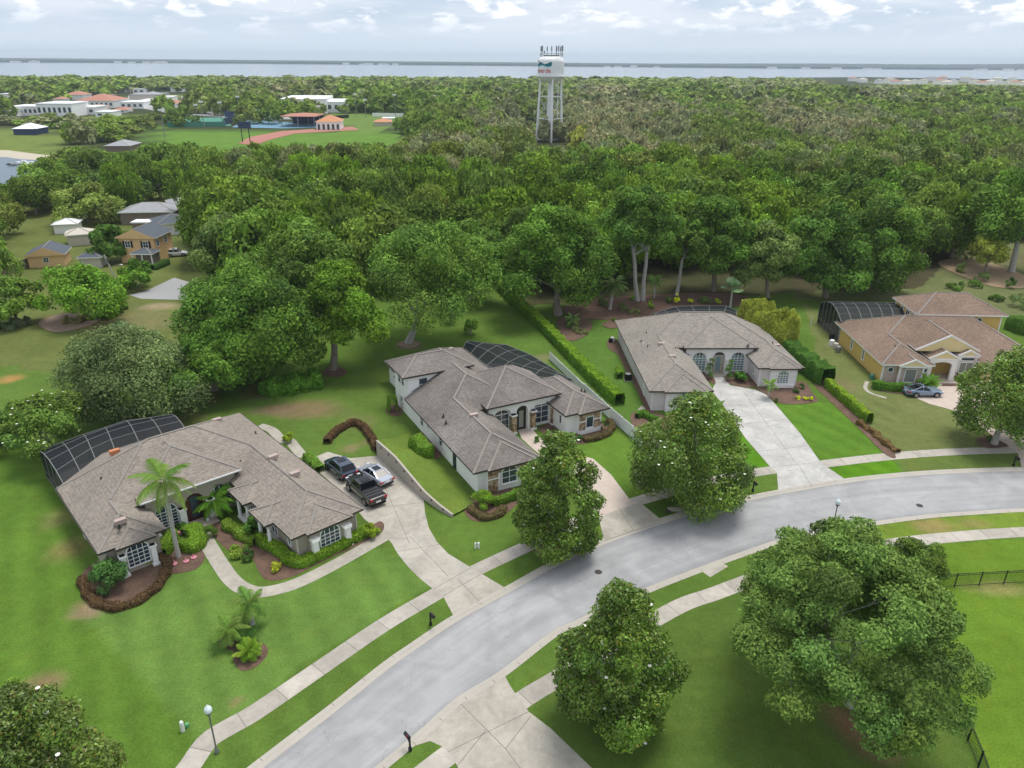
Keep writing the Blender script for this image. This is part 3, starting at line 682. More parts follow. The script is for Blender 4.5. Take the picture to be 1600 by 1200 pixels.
def arch_wall(parent, o, d, w, h, holes, thick, m, name='arcade', mi=None):
    """wall panel from x=0..w with arched openings reaching the ground; holes = (x centre, width, height, rise)"""
    q = on_wall(o, d); nn = Vector((*DIRS[d][0], 0)); pts = [(0, 0)]
    for c, ww, hh, ri in holes:
        pts.append((c-ww/2, 0)); pts.append((c-ww/2, hh-ri))
        for i in range(1, 14):
            t = math.pi*(1-i/14); pts.append((c+ww/2*math.cos(t), hh-ri+ri*math.sin(t)))
        pts += [(c+ww/2, hh-ri), (c+ww/2, 0)]
    pts += [(w, 0), (w, h), (0, h)]
    b = MB(); P3 = [q(x, z) for x, z in pts]; b.ext(P3, -nn*thick)
    o_ = b.build(name, MAT[m], parent)
    bm = bmesh.new(); bm.from_mesh(o_.data); bmesh.ops.triangulate(bm, faces=[f for f in bm.faces if len(f.verts) > 4]); bm.normal_update(); bmesh.ops.remove_doubles(bm, verts=bm.verts, dist=1e-4); bmesh.ops.recalc_face_normals(bm, faces=bm.faces); bm.to_mesh(o_.data); bm.free()
    return o_
def vents(roof, lst):
    for u, v, z, m in lst:
        b = MB(); b.box(u-.45, v-.22, z-.25, u+.45, v+.22, z+.18); b.build('roof_vent', MAT[m], roof)
def pipes(roof, lst):
    for u, v, z in lst:
        b = MB(); b.tube((u, v, z-.2), (u, v, z+.28), .07); b.lathe((u, v, z-.06), [(.2, 0), (.08, .1)], 8); b.build('vent_pipe', MAT['black_metal'], roof)
def column(parent, u, v, h, w=.42, m='trim_white', name='column', z0=0, stone=None):
    b = MB(); b.box(u-w/2, v-w/2, z0, u+w/2, v+w/2, z0+h, 1 if stone else 0)
    b.box(u-w/2-.08, v-w/2-.08, z0, u+w/2+.08, v+w/2+.08, z0+.22); b.box(u-w/2-.09, v-w/2-.09, z0+h-.16, u+w/2+.09, v+w/2+.09, z0+h)
    return b.build(name, [MAT[m], MAT[stone or m]], parent)
def cage(house, P0, P1, nu, nv, zf, fm='screen_frame', name='pool_enclosure', sides=(1, 1, 1, 1), label='', cat='screen enclosure'):
    """screened pool cage, roof = bilinear grid between two lines P0 (house side) and P1 (outer side), in the house frame"""
    root = empty(name, house.location, house.rotation_euler.z, label, cat)
    a0 = [Vector((*p, 0)) for p in P0]; a1 = [Vector((*p, 0)) for p in P1]
    A = resample(a0, nu+1); B = resample(a1, nu+1)
    G = [[A[i].lerp(B[i], j/nv)+Vector((0, 0, zf(i/nu, j/nv))) for j in range(nv+1)] for i in range(nu+1)]
    fr = MB(); sc_ = MB()
    for i in range(nu+1):
        for j in range(nv+1):
            if i < nu: fr.bar(G[i][j], G[i+1][j], .06 if j in (0, nv) else .045, .07)
            if j < nv: fr.bar(G[i][j], G[i][j+1], .06, .09)
            if i < nu and j < nv: sc_.face([G[i][j], G[i+1][j], G[i+1][j+1], G[i][j+1]])
    rf = fr.build('roof_frame', MAT[fm], root); sc_.build('roof_screen', MAT['screen_mesh'], root)
    wf = MB(); ws = MB()
    def wall(line):
        for p in line: wf.bar((p.x, p.y, 0), p, .09)
        for a, b in zip(line, line[1:]):
            wf.bar((a.x, a.y, .12), (b.x, b.y, .12), .08); wf.bar((a.x, a.y, 1.0), (b.x, b.y, 1.0), .05); ws.face([(a.x, a.y, 0), (b.x, b.y, 0), b, a])
    if sides[0]: wall([G[i][nv] for i in range(nu+1)])
    if sides[1]: wall(G[0])
    if sides[2]: wall(G[nu])
    if wf.f: wf.build('wall_frame', MAT[fm], root); ws.build('wall_screen', MAT['screen_mesh'], root)
    dk = MB(); pts = [(p.x, p.y) for p in A]+[(p.x, p.y) for p in reversed(B)]; dk.face([(x, y, .03) for x, y in pts]); dk.build('deck', MAT['concrete'], root)
    return root

# ---- house 1: tan house with the curving path
O1 = P(461, 870); T1 = R(42.4)
h1 = empty('house', O1, T1, 'tan stucco house with grey-brown shingle roof, left of the three parked cars', 'house')
w = MB(); w.prism([(0, -.8), (5.75, -.8), (5.75, 24.4), (-8, 24.4), (-12.8, 20.3), (-12.8, 7.7), (-8.5, 7.7), (-8.5, 11.4), (0, 11.4)], 0, 2.75)
w.prism([(-8.3, 11.35), (-.1, 11.35), (-.1, 18), (-8.3, 18)], 2.7, 3.85)
wall1 = w.build('wall', MAT['stucco_tan'], h1)
def trims(parent, m, lst, name='corner_trim'):
    for x in lst:
        t = MB(); t.box(*x); t.build(name, MAT[m], parent)
trims(wall1, 'stucco_cream', [(u-.07, v-.07, 0, u+.07, v+.07, 2.74) for u, v in [(0, -.8), (-12.8, 7.7), (5.75, -.8)]])
r = MB()
hip(r, rect(-.72, -1.37, 6.3, 24.88), 2.9)
hip(r, rect(-13.34, 7.15, -7.96, 22), 2.9, cuts=[((0, 1, 0), 18)])
hip(r, [(-13.31, 10.0), (6.27, 10.0), (6.27, 24.85), (-8.25, 24.85), (-13.31, 20.5)], 2.903, cuts=[((0, -1, 0), -11.3)])
hip(r, rect(-8.8, 10.7, .45, 21), 4.0, cuts=[((0, 1, 0), 18.5)])
hip(r, rect(-12.07, 6.7, -8.96, 12), 2.905)
hip(r, rect(.6, -1.75, 5.0, 5), 2.905)
hip(r, [(-1.5, 6.35), (6, 6.35), (6, 9.7), (-1.5, 9.7)], 2.905); hip(r, [(-1.55, 1.9), (6, 1.9), (6, 5.1), (-1.55, 5.1)], 2.905)
roof1 = r.build('roof', [MAT['shingle_tan'], MAT['trim_dark'], MAT['stucco_tan']], h1)
for a, b, z, m in [((-8.8, 10.66), (.45, 10.66), 3.93, 'white_metal'), ((-13.4, 7.2), (-13.4, 20.4), 2.83, 'trim_dark'), ((6.35, -1.3), (6.35, 24.8), 2.83, 'trim_dark')]:
    g = MB(); g.bar((*a, z), (*b, z), .1, .13); g.build('gutter', MAT[m], roof1)
vents(roof1, [(2.2, 20.5, 4.95, 'vent_pink'), (3.2, 9.6, 4.75, 'vent_pink'), (3.3, 5.4, 4.7, 'vent_pink'), (-10.9, 8.9, 4.1, 'vent_pink'), (-8.0, 19.8, 5.2, 'vent_rust')])
pipes(roof1, [(4.9, 17.5, 3.6), (1.0, 12.2, 3.8), (-11.2, 8.3, 3.9), (-10.2, 16.6, 4.4), (-6.2, 19.5, 5.4)])
# front wing: big arched window between white pedestals; bump wall under the small hip
b = MB(); b.box(.95, -1.35, 0, 4.65, -.8, 2.72); b.build('window_bay', MAT['stucco_tan'], h1)
window(h1, (2.8, -1.352, .45), 'S', 1.9, 2.25, .75, 4, 4, bw=.1)
column(h1, 1.25, -1.55, 2.05, .5); column(h1, 4.4, -1.55, 2.05, .5)
trims(h1, 'trim_white', [(.9, -1.84, 2.05, 1.7, -1.36, 2.18), (3.95, -1.84, 2.05, 4.8, -1.36, 2.18)], 'pediment')
# left wing window
b = MB(); b.box(-12.0, 7.15, 0, -9.1, 7.7, 2.72); b.build('window_bay', MAT['stucco_tan'], h1)
window(h1, (-10.5, 7.148, .5), 'S', 1.75, 2.2, .7, 4, 4, bw=.1)
column(h1, -11.75, 6.95, 2.05, .42); column(h1, -9.35, 6.95, 2.05, .42)
# side porches of the right wing with columns
for v0, v1 in ((2.4, 4.7), (6.8, 9.2)):
    trims(h1, 'stucco_cream', [(-1.1, v0, 2.25, 0, v1, 2.72)], 'porch_beam'); trims(h1, 'trim_white', [(-1.15, v0-.05, 0, 0, v1+.05, .16)], 'porch_step')
    for vv in (v0+.2, v1-.2):
        b = MB(); b.lathe((-.95, vv, .16), [(.22, 0), (.22, .1), (.17, .2), (.15, 1.9), (.22, 2.05), (.22, 2.1)], 16); b.build('column', MAT['trim_white'], h1, smooth=False)
    window(h1, (-.003, (v0+v1)/2, .5), 'W', 1.2, 1.6, 0, 2, 2, label=None)
window(h1, (0-.003, 0.6, .9), 'W', .5, 1.1, 0, 1, 1)
# entry arcade
arch_wall(h1, (-8.3, 11.2, 0), 'S', 8.2, 3.78, [(1.6, 2.0, 2.9, .9), (4.15, 1.7, 2.9, .85), (6.6, 2.0, 2.9, .9)], .16, 'stucco_tan')
window(h1, (-6.7, 11.39, .35), 'S', 1.9, 2.45, .85, 4, 5, bw=.1); window(h1, (-1.7, 11.39, .35), 'S', 1.9, 2.45, .85, 4, 5, bw=.1)
door(h1, (-4.15, 11.39, .05), 'S', 1.6, 2.75, 'door_dark', 'glass', .7)
for u in (-5.45, -2.85, -7.95):
    column(h1, u, 10.95, 2.0, .55)
b = MB(); b.prism([(-5.6, 9.6), (-2.7, 9.6), (-2.7, 11.2), (-5.6, 11.2)], .02, .14); b.build('door_step', MAT['paver'], h1)
door(h1, (-12.81, 15.2, 0), 'W', .9, 2.1, 'trim_white'); door(h1, (5.76, 4.5, .05), 'E', 4.6, 2.2, 'trim_white')
window(h1, (-12.81, 11, 1), 'W', 1.0, 1.2, 0, 1, 2); window(h1, (5.76, 12, 1), 'E', 1.2, 1.3, 0, 2, 2); window(h1, (5.76, 17.5, 1), 'E', 1.2, 1.3, 0, 2, 2)
cage(h1, [(-12.6, 20.9), (-8.0, 24.9), (-1.5, 24.9), (.2, 24.9)], [(-12.8, 29.0), (-9.5, 29.9), (-4.0, 30.6), (-.2, 28.8)], 6, 4, lambda s, t: 2.9+.9*math.sin(math.pi*min(t*.9, 1)), label='dark screened pool enclosure with pale frame ribs behind the tan house')
for k, (u, v) in enumerate([(-2.2, 25.6), (2.5, 26.2)]):
    pass

# ---- house 2: white house with stone piers
O2 = P(742, 767); T2 = R(27.9)
h2 = empty('house', O2, T2, 'white stucco house with stone piers, arched porch and a two-storey rear corner', 'house')
w = MB(); w.prism([(0, -.7), (6.2, -.7), (6.2, 9.9), (14.55, 9.9), (14.55, 6.1), (19.25, 6.1), (19.25, 13.4), (12, 20.7), (11.9, 30.2), (1.5, 30.2), (1.5, 23.4), (0, 23.4)], 0, 2.75)
w.prism([(0-.004, 18.6), (7.9, 18.6), (7.9, 23.41), (-.004, 23.41)], 2.7, 5.45); w.prism([(6.25, 9.86), (14.9, 9.86), (14.9, 14), (6.25, 14)], 2.7, 3.95)
wall2 = w.build('wall', MAT['stucco_white'], h2)
r = MB()
hip(r, rect(-.7, -1.27, 6.76, 24), 2.9, cuts=[((0, 1, 0), 18.2)])
M2 = [(-.68, 8.25), (19.78, 8.25), (19.78, 13.5), (12.4, 21.4), (12.4, 25.3), (-.68, 25.3)]
hip(r, M2, 2.903, cuts=[((0, -1, 0), -9.85), ((0, 1, 0), 18.3)]); hip(r, M2, 2.903, cuts=[((0, -1, 0), -18.3), ((-1, 0, 0), -.5)])
hip(r, rect(14.0, 5.55, 19.8, 16), 2.9); hip(r, rect(15.6, 5.1, 19.82, 9), 2.905); hip(r, rect(.8, -1.6, 6.2, 4), 2.905)
hip(r, rect(5.7, 8.95, 15.48, 19), 4.1, cuts=[((0, 1, 0), 16.5)])
hip(r, rect(1.0, 12, 12.4, 30.7), 2.905, cuts=[((0, -1, 0), -19)])
hip(r, rect(-.82, 18.1, 8.5, 23.95), 5.6)
roof2 = r.build('roof', [MAT['shingle_brown'], MAT['trim_dark'], MAT['stucco_white']], h2)
vents(roof2, [(3.2, 7.0, 4.75, 'vent_pink'), (9, 27.0, 4.5, 'vent_pink')]); pipes(roof2, [(8.8, 21.6, 6.6), (18.4, 9.2, 3.7), (18.9, 9.2, 3.5), (.6, 8.6, 3.7), (.9, 10, 3.8)])
b = MB(); b.box(.95, -1.1, 0, 6.0, -.7, 2.72, 0)
for u0, u1 in ((.95, 2.0), (4.7, 5.9)): b.box(u0, -1.22, .1, u1, -1.095, 2.7, 1)
b.box(2.0, -1.16, 2.15, 4.7, -1.098, 2.7, 1)
for u0, u1 in ((.9, 2.2), (4.5, 5.95)): b.box(u0, -1.27, 1.55, u1, -1.093, 1.68, 0)
b.build('window_bay', [MAT['stucco_white'], MAT['stone']], h2)
window(h2, (3.3, -1.162, .75), 'S', 1.7, 1.9, .55, 2, 2, bw=.1, sill=True)
b = MB(); b.box(15.9, 5.6, 0, 19.0, 6.1, 2.72, 0); b.box(15.9, 5.42, 0, 18.9, 5.6, .55, 0)
for u0, u1 in ((15.95, 16.7), (17.95, 18.75)): b.box(u0, 5.47, .5, u1, 5.605, 2.7, 1)
b.box(16.7, 5.5, 2.2, 17.95, 5.603, 2.7, 1)
for u0, u1 in ((15.9, 16.8), (17.85, 18.8)): b.box(u0, 5.42, 1.6, u1, 5.605, 1.72, 0)
b.build('window_bay', [MAT['stucco_white'], MAT['stone']], h2)
window(h2, (17.35, 5.597, .7), 'S', 1.0, 1.4, 0, 1, 1, bw=.1)
window(h2, (14.547, 7.4, 1.0), 'W', .5, 1.1, 0, 1, 1)
arch_wall(h2, (6.25, 9.6, 0), 'S', 8.75, 3.88, [(1.75, 2.2, 3.25, .75), (4.35, 1.5, 3.2, .7), (7.0, 2.2, 3.25, .75)], .22, 'stucco_white')
for u in (9.35, 11.95, 14.75): column(h2, u-.02, 9.42, 2.45, .6, 'stucco_white', stone='stone')
window(h2, (8.0, 9.885, .35), 'S', 1.9, 2.75, .6, 2, 3, bw=.1); window(h2, (13.3, 9.885, .35), 'S', 1.9, 2.75, .6, 2, 3, bw=.1)
door(h2, (10.6, 9.885, .05), 'S', 1.3, 2.7, 'door_black', 'glass_curtain')
for v in (14.3, 8.7): window(h2, (-.003, v, .9), 'W', .8, 1.4, 0, 1, 2)
window(h2, (-.003, 12.4, 1.4), 'W', .35, .6, 0, 1, 1)
door(h2, (-.003, 5.0, 0), 'W', .85, 2.1, 'door_black', 'glass')
for v in (20.3, 21.5): window(h2, (-.008, v, 3.6), 'W', .9, 1.3, 0, 1, 2, 'trim_white')
window(h2, (-.003, 21.0, 1.2), 'W', .7, .8, 0, 1, 1)
window(h2, (1.9, 18.597, 3.35), 'S', 1.1, 1.6, 0, 1, 2)
b = MB(); b.tube((0-.35, 7.9, 1.9), (-.02, 7.9, 1.9), .05); b.build('wall_lamp', MAT['black_metal'], h2)
cage(h2, [(12.5, 30.4), (12.5, 25.3), (12.6, 21.4), (16, 17.6), (19.7, 13.6)], [(14.2, 31.4), (18.2, 29.6), (19.6, 24), (19.9, 18), (19.95, 13.7)], 8, 3, lambda s, t: 2.95+.75*math.sin(math.pi*min(t, 1))*(1-s*.6), 'screen_frame', label='black screened pool enclosure curving behind the white house')

# ---- house 3: pinkish house with white driveway
O3 = P(1016, 646); T3 = R(2.0)
h3 = empty('house', O3, T3, 'pale pink-grey stucco house with three arches facing the wide white driveway', 'house')
w = MB(); w.prism([(.25, .85), (7.15, .85), (7.15, 12.9), (16.2, 12.9), (16.2, 8.1), (21.2, 8.1), (21.2, 23.3), (17.9, 26.5), (.25, 26.5)], 0, 2.75)
w.prism([(7.3, 12.86), (16.6, 12.86), (16.6, 17), (7.3, 17)], 2.7, 3.85); wall3 = w.build('wall', MAT['stucco_pink'], h3)
trims(wall3, 'stucco_pink_trim', [(.2, .8, 0, .32, .92, 2.74), (21.12, 8.03, 0, 21.24, 8.15, 2.74), (16.14, 8.03, 0, 16.26, 8.15, 2.74)])
r = MB()
hip(r, rect(-.32, .28, 7.7, 27.05), 2.9); hip(r, [(-.3, 11), (21.75, 11), (21.75, 23.4), (18.2, 27.02), (-.3, 27.02)], 2.903, cuts=[((0, -1, 0), -12.8)])
hip(r, rect(15.65, 7.5, 21.78, 18), 2.9); hip(r, rect(17.2, 7.15, 21.2, 11), 2.905); hip(r, rect(1.6, -.1, 6.9, 5), 2.905)
hip(r, rect(6.88, 12.05, 17.1, 23), 4.0, cuts=[((0, 1, 0), 20)])
roof3 = r.build('roof', [MAT['shingle_grey'], MAT['trim_dark'], MAT['stucco_pink']], h3)
vents(roof3, [(3.5, 11.6, 4.8, 'vent_pink'), (3.9, 7.0, 4.8, 'vent_pink'), (4.8, 24.2, 4.2, 'vent_pink'), (20.3, 14, 3.6, 'vent_pink')])
pipes(roof3, [(1.5, 15.2, 3.8), (2.6, 17.2, 4.3), (1.9, 12.7, 4.0), (5.6, 12.1, 3.9), (15.6, 12.2, 4.3), (19.6, 13.8, 4), (17.5, 21.5, 4.8), (18.1, 21.3, 4.6)])
b = MB(); b.box(1.9, .5, 0, 6.6, .85, 2.72); b.build('window_bay', MAT['stucco_pink_trim'], h3); window(h3, (4.3, .497, .5), 'S', 2.0, 2.1, .8, 4, 4, bw=.1, glass='glass_pale')
b = MB(); b.box(17.5, 7.65, 0, 20.9, 8.1, 2.72); b.box(17.5, 7.4, 0, 20.8, 7.65, .45); b.box(17.45, 7.55, 1.75, 18.3, 7.66, 1.88); b.box(20.0, 7.55, 1.75, 20.95, 7.66, 1.88); b.build('window_bay', MAT['stucco_pink_trim'], h3)
window(h3, (19.2, 7.647, .6), 'S', 1.5, 1.85, .65, 4, 4, bw=.1, glass='glass_pale')
window(h3, (16.197, 10.2, .9), 'W', .5, 1.1, 0, 1, 1)
arch_wall(h3, (7.3, 12.6, 0), 'S', 9.3, 3.78, [(1.95, 1.95, 3.2, .95), (4.65, 1.7, 3.2, .85), (7.35, 1.95, 3.2, .95)], .22, 'stucco_pink_trim')
window(h3, (9.25, 12.85, .35), 'S', 1.9, 2.75, .9, 4, 5, glass='glass_pale', bw=.1); window(h3, (14.65, 12.85, .35), 'S', 1.9, 2.75, .9, 4, 5, glass='glass_pale', bw=.1)
door(h3, (11.95, 12.85, .05), 'S', 1.5, 2.7, 'stucco_tan', 'glass_pale', .5)
b = MB(); b.box(10.95, 11.4, .0, 13.0, 12.6, .1); b.build('door_step', MAT['concrete'], h3)
for u in (10.6, 13.2): column(h3, u, 12.45, 2.1, .4, 'stucco_pink_trim')
for v in (19.5, 13.8): window(h3, (.247, v, .95), 'W', .5, 1.3, 0, 1, 2)
door(h3, (.247, 5.6, 0), 'W', .85, 2.1, 'stucco_pink_trim')
door(h3, (7.16, 5.5, .05), 'E', 4.6, 2.2, 'trim_white')
cage(h3, [(6.2, 27.1), (10, 27.1), (17.8, 27.0), (21.4, 23.5)], [(6.2, 30.0), (11.2, 34.2), (19.6, 34.2), (21.6, 25.8)], 8, 2, lambda s, t: 2.95+.5*math.sin(math.pi*t), label='black screened pool enclosure showing behind the pink-grey house roof')

# ---- house 4: yellow house with gables
O4 = P(1377, 588); T4 = R(-2.0)
h4 = empty('house', O4, T4, 'yellow stucco house with reddish-brown roof, white gable trim and an upper storey', 'house')
w = MB(); w.prism([(-1.05, -2.2), (4.9, -2.2), (4.9, 1.2), (12.55, 1.2), (12.55, -9), (21.2, -9), (21.2, 19.2), (9.3, 19.2), (9.3, 13.4), (-1.05, 13.4)], 0, 2.75)
w.prism([(9.25, 11.7), (21.5, 11.7), (21.5, 19.25), (9.25, 19.25)], 2.7, 5.45)
wall4 = w.build('wall', MAT['stucco_yellow'], h4)
trims(wall4, 'trim_white', [(u-.09, v-.09, 0, u+.09, v+.09, 2.74) for u, v in [(-1.05, -2.2), (4.9, -2.2), (12.55, 1.2)]]+[(u-.09, v-.09, 2.7, u+.09, v+.09, 5.44) for u, v in [(9.25, 11.7), (21.5, 11.7), (9.25, 19.25)]])
r = MB()
hip(r, rect(-1.6, -2.78, 5.45, 14), 2.9, cuts=[((0, 1, 0), 13)]); hip(r, rect(-1.57, 1.0, 21.7, 15), 2.903, cuts=[((0, -1, 0), -1.1)])
hip(r, rect(12, -9.6, 21.72, 14), 2.9); hip(r, rect(8.75, 11.1, 22.1, 19.8), 5.6)
hip(r, rect(4.0, .2, 12.45, 11), 4.0, gables=(0,), cuts=[((0, 1, 0), 8)])
hip(r, rect(5.3, -1.2, 9.4, 5), 3.3, gables=(0,)); hip(r, rect(9.5, -.5, 12.3, 5), 3.55, gables=(0,)); hip(r, rect(.6, -3.3, 4.2, 2), 2.91, gables=(0,))
roof4 = r.build('roof', [MAT['shingle_red'], MAT['trim_white'], MAT['stucco_yellow_pale']], h4)
for u0, u1, v, z in ((4.0, 12.45, .2, 4.0), (5.3, 9.4, -1.2, 3.3), (9.5, 12.3, -.5, 3.55), (.6, 4.2, -3.3, 2.91)):
    rk = MB(); m = (u0+u1)/2; h = (u1-u0)/4; rk.bar((u0-.1, v-.05, z-.06), (m, v-.05, z+h), .1, .24); rk.bar((u1+.1, v-.05, z-.06), (m, v-.05, z+h), .1, .24)
    if u0 != 4.0: rk.bar((u0+.1, v+.02, z-.12), (u1-.1, v+.02, z-.12), .1, .22)
    rk.build('gable_trim', MAT['trim_white'], roof4)
pipes(roof4, [(1.2, .5, 4.2), (1.5, 0.3, 4.2), (20, 13.2, 6.5)])
b = MB(); b.box(.85, -2.75, 0, 4.0, -2.2, 2.72, 0)
for u in (.9, 3.95): b.box(u-.12, -2.9, 0, u+.12, -2.7, 2.75, 1)
b.build('window_bay', [MAT['stone_pale'], MAT['trim_white']], h4)
trims(wall4, 'stone_pale', [(-.9, -2.26, .05, .75, -2.2, 2.6), (4.1, -2.26, .05, 4.8, -2.2, 2.6)], 'stone_panel')
window(h4, (2.4, -2.753, .35), 'S', 1.5, 1.95, 0, 1, 1, glass='glass_curtain', bw=.12)
def oculus(o, d, r_, m='glass'):
    q = on_wall(o, d); fr = MB(); pts = [(r_*math.cos(t*math.pi/10), r_*math.sin(t*math.pi/10)) for t in range(20)]
    for i in range(20): a = pts[i]; c = pts[(i+1) % 20]; fr.bar(q(a[0], a[1], .05), q(c[0], c[1], .05), .08, .08)
    f = fr.build('window', MAT['trim_white'], h4); p = MB(); p.ext([q(x, z, .005) for x, z in pts], Vector((*DIRS[d][0], 0))*.02); p.build('pane', MAT[m], f)
oculus((-.1, -2.265, 1.95), 'S', .36); oculus((4.45, -2.265, 1.95), 'S', .32); oculus((18.3, 11.69, 4.6), 'S', .42)
for v in (4.3, 8.6): window(h4, (-1.053, v, .75), 'W', .6, 1.6, 0, 1, 1, bw=.14)
for v in (13.2, 14.9): window(h4, (9.247, v, 3.6), 'W', 1.2, 1.4, 0, 2, 1, bw=.12)
window(h4, (9.247, 16.9, 3.6), 'W', .8, 1.4, 0, 1, 1, bw=.12)
# porch: white portal with yellow back wall, tall window under the right gable
arch_wall(h4, (5.5, -1.15, 0), 'S', 3.7, 3.1, [(1.75, 2.6, 2.75, .5)], .35, 'trim_white', 'portal')
door(h4, (6.4, 1.195, .05), 'S', 1.5, 2.5, 'dark_blue', 'glass')
b = MB(); b.box(9.7, -.3, 0, 12.1, 1.2, 3.5); b.build('window_bay', MAT['stone_pale'], h4)
window(h4, (10.9, -.303, .9), 'S', 1.8, 1.6, 0, 2, 1, glass='glass_curtain', bw=.14); window(h4, (10.9, -.303, 2.7), 'S', 1.8, .5, 0, 1, 1, bw=.12)
for u in (9.75, 12.05): column(h4, u, -.35, 3.4, .22)
door(h4, (12.547, -3.9, .05), 'W', 4.6, 2.2, 'stucco_yellow_pale'); window(h4, (12.547, -1.2, 2.3), 'W', .1, .1)
b = MB(); b.prism([(5.4, -2.2), (9.4, -2.2), (9.4, 1.2), (5.4, 1.2)], .02, .12); b.build('door_step', MAT['paver'], h4)
cage(h4, [(-1.2, 13.6), (3, 13.6), (8.6, 13.6)], [(-1.2, 22.8), (3, 22.9), (10.5, 23.0)], 6, 6, lambda s, t: 2.9+1.9*math.sin(math.pi*(.08+.84*t)), label='tall arched black screen enclosure beside the yellow house')
# ------------------------------------------------------------------ plants
def quad_mesh(name, V, var, mats, mi=None):
    n = len(V)//4; me = bpy.data.meshes.new(name); me.vertices.add(len(V)); me.vertices.foreach_set('co', np.asarray(V, dtype=np.float32).ravel())
    me.loops.add(n*4); me.loops.foreach_set('vertex_index', np.arange(n*4, dtype=np.int32)); me.polygons.add(n); me.polygons.foreach_set('loop_start', np.arange(0, n*4, 4, dtype=np.int32))
    if mi is not None: me.polygons.foreach_set('material_index', mi.astype(np.int32))
    me.update(calc_edges=True)
    a = me.attributes.new('var', 'FLOAT_COLOR', 'FACE'); c = np.ones((n, 4), dtype=np.float32); c[:, :3] = var; a.data.foreach_set('color', c.ravel())
    for m in mats: me.materials.append(MAT[m])
    return me
def unit(v): return v/(np.linalg.norm(v, axis=-1, keepdims=True)+1e-9)
def leaves(rng, C, N, size, w=.5):
    """quads centred at C facing N"""
    t = unit(np.cross(N, rng.normal(size=C.shape))); b = np.cross(N, t)
    s = size*rng.uniform(.6, 1.35, (len(C), 1)); a = t*s; b = b*s*w
    V = np.stack([C-a, C-a*.1+b, C+a, C-a*.1-b], 1)
    return V.reshape(-1, 3)
def foliage(seed, centers, rads, nl, size, out=None, sq=.8, w=.5, clump_var=.2, leaf_var=.2, up=.35, yel=.0):
    r = np.random.default_rng(seed); Vs = []; vs = []
    mid = centers.mean(0) if out is None else out
    tot = (rads**2).sum()
    for c, rc in zip(centers, rads):
        k = max(6, int(nl*rc*rc/tot)); d = unit(r.normal(size=(k, 3))+.75*unit((c-mid)[None])+np.array([0, 0, .25])); rad = rc*(.62+.45*r.random((k, 1)))*(1+.18*np.sin(d[:, :1]*5+c[0])*np.cos(d[:, 1:2]*6))
        Pp = c+d*rad*np.array([1, 1, sq]); N = unit(d+.75*r.normal(size=(k, 3))+np.array([0, 0, up]))
        Vs.append(leaves(r, Pp, N, size, w))
        cv = 1+clump_var*r.normal(); hue = r.normal()*.035
        v = cv*(1+leaf_var*r.normal(size=(k, 1))); v = np.clip(v, .45, 1.7)*np.array([[1+hue+yel, 1, 1-hue]]); vs.append(v)
    return np.concatenate(Vs), np.concatenate(vs)
def centers_dome(seed, R_, H, n, rc=(.26, .40), low=0., flat=.5, wob=.18):
    r = np.random.default_rng(seed); C = []; q = []
    lob = r.uniform(0, 6.28, 4)
    for i in range(n):
        ph = i*2.39996+r.uniform(-.4, .4); z = r.uniform(0, 1)**.8; rr = math.sqrt(max(0, 1-z*z))
        if i % 4 == 0: rr *= r.uniform(.2, .9)
        k = r.uniform(.68, .84)*(1+wob*math.sin(ph*2+lob[0])+wob*.7*math.sin(ph*3+lob[1])); rad = r.uniform(*rc)
        if i % 5 == 4: k *= .6
        C.append((R_*k*rr*math.cos(ph), R_*k*rr*math.sin(ph), H*(low+(1-low)*(.20+.62*z*r.uniform(.8, 1.08))))); q.append(rad*(.75+.25*(1-z)))
    return np.array(C), np.array(q)*min(R_, H*1.1)
def centers_cone(seed, R_, H, n, rc=.25):
    r = np.random.default_rng(seed); C = []; q = []
    for i in range(n):
        z = (i+.5)/n; ph = i*2.39996+r.uniform(-.3, .3); prof = math.sin(math.pi*min(1, .14+z*.82))**.62*(1-.45*z)*1.28
        k = prof*R_*(.60+.20*r.random())*(.45 if i % 4 == 3 else 1); C.append((k*math.cos(ph), k*math.sin(ph), H*(.08+.84*z))); q.append(rc*R_*(1.15-.35*z)*r.uniform(.85, 1.2))
    return np.array(C), np.array(q)
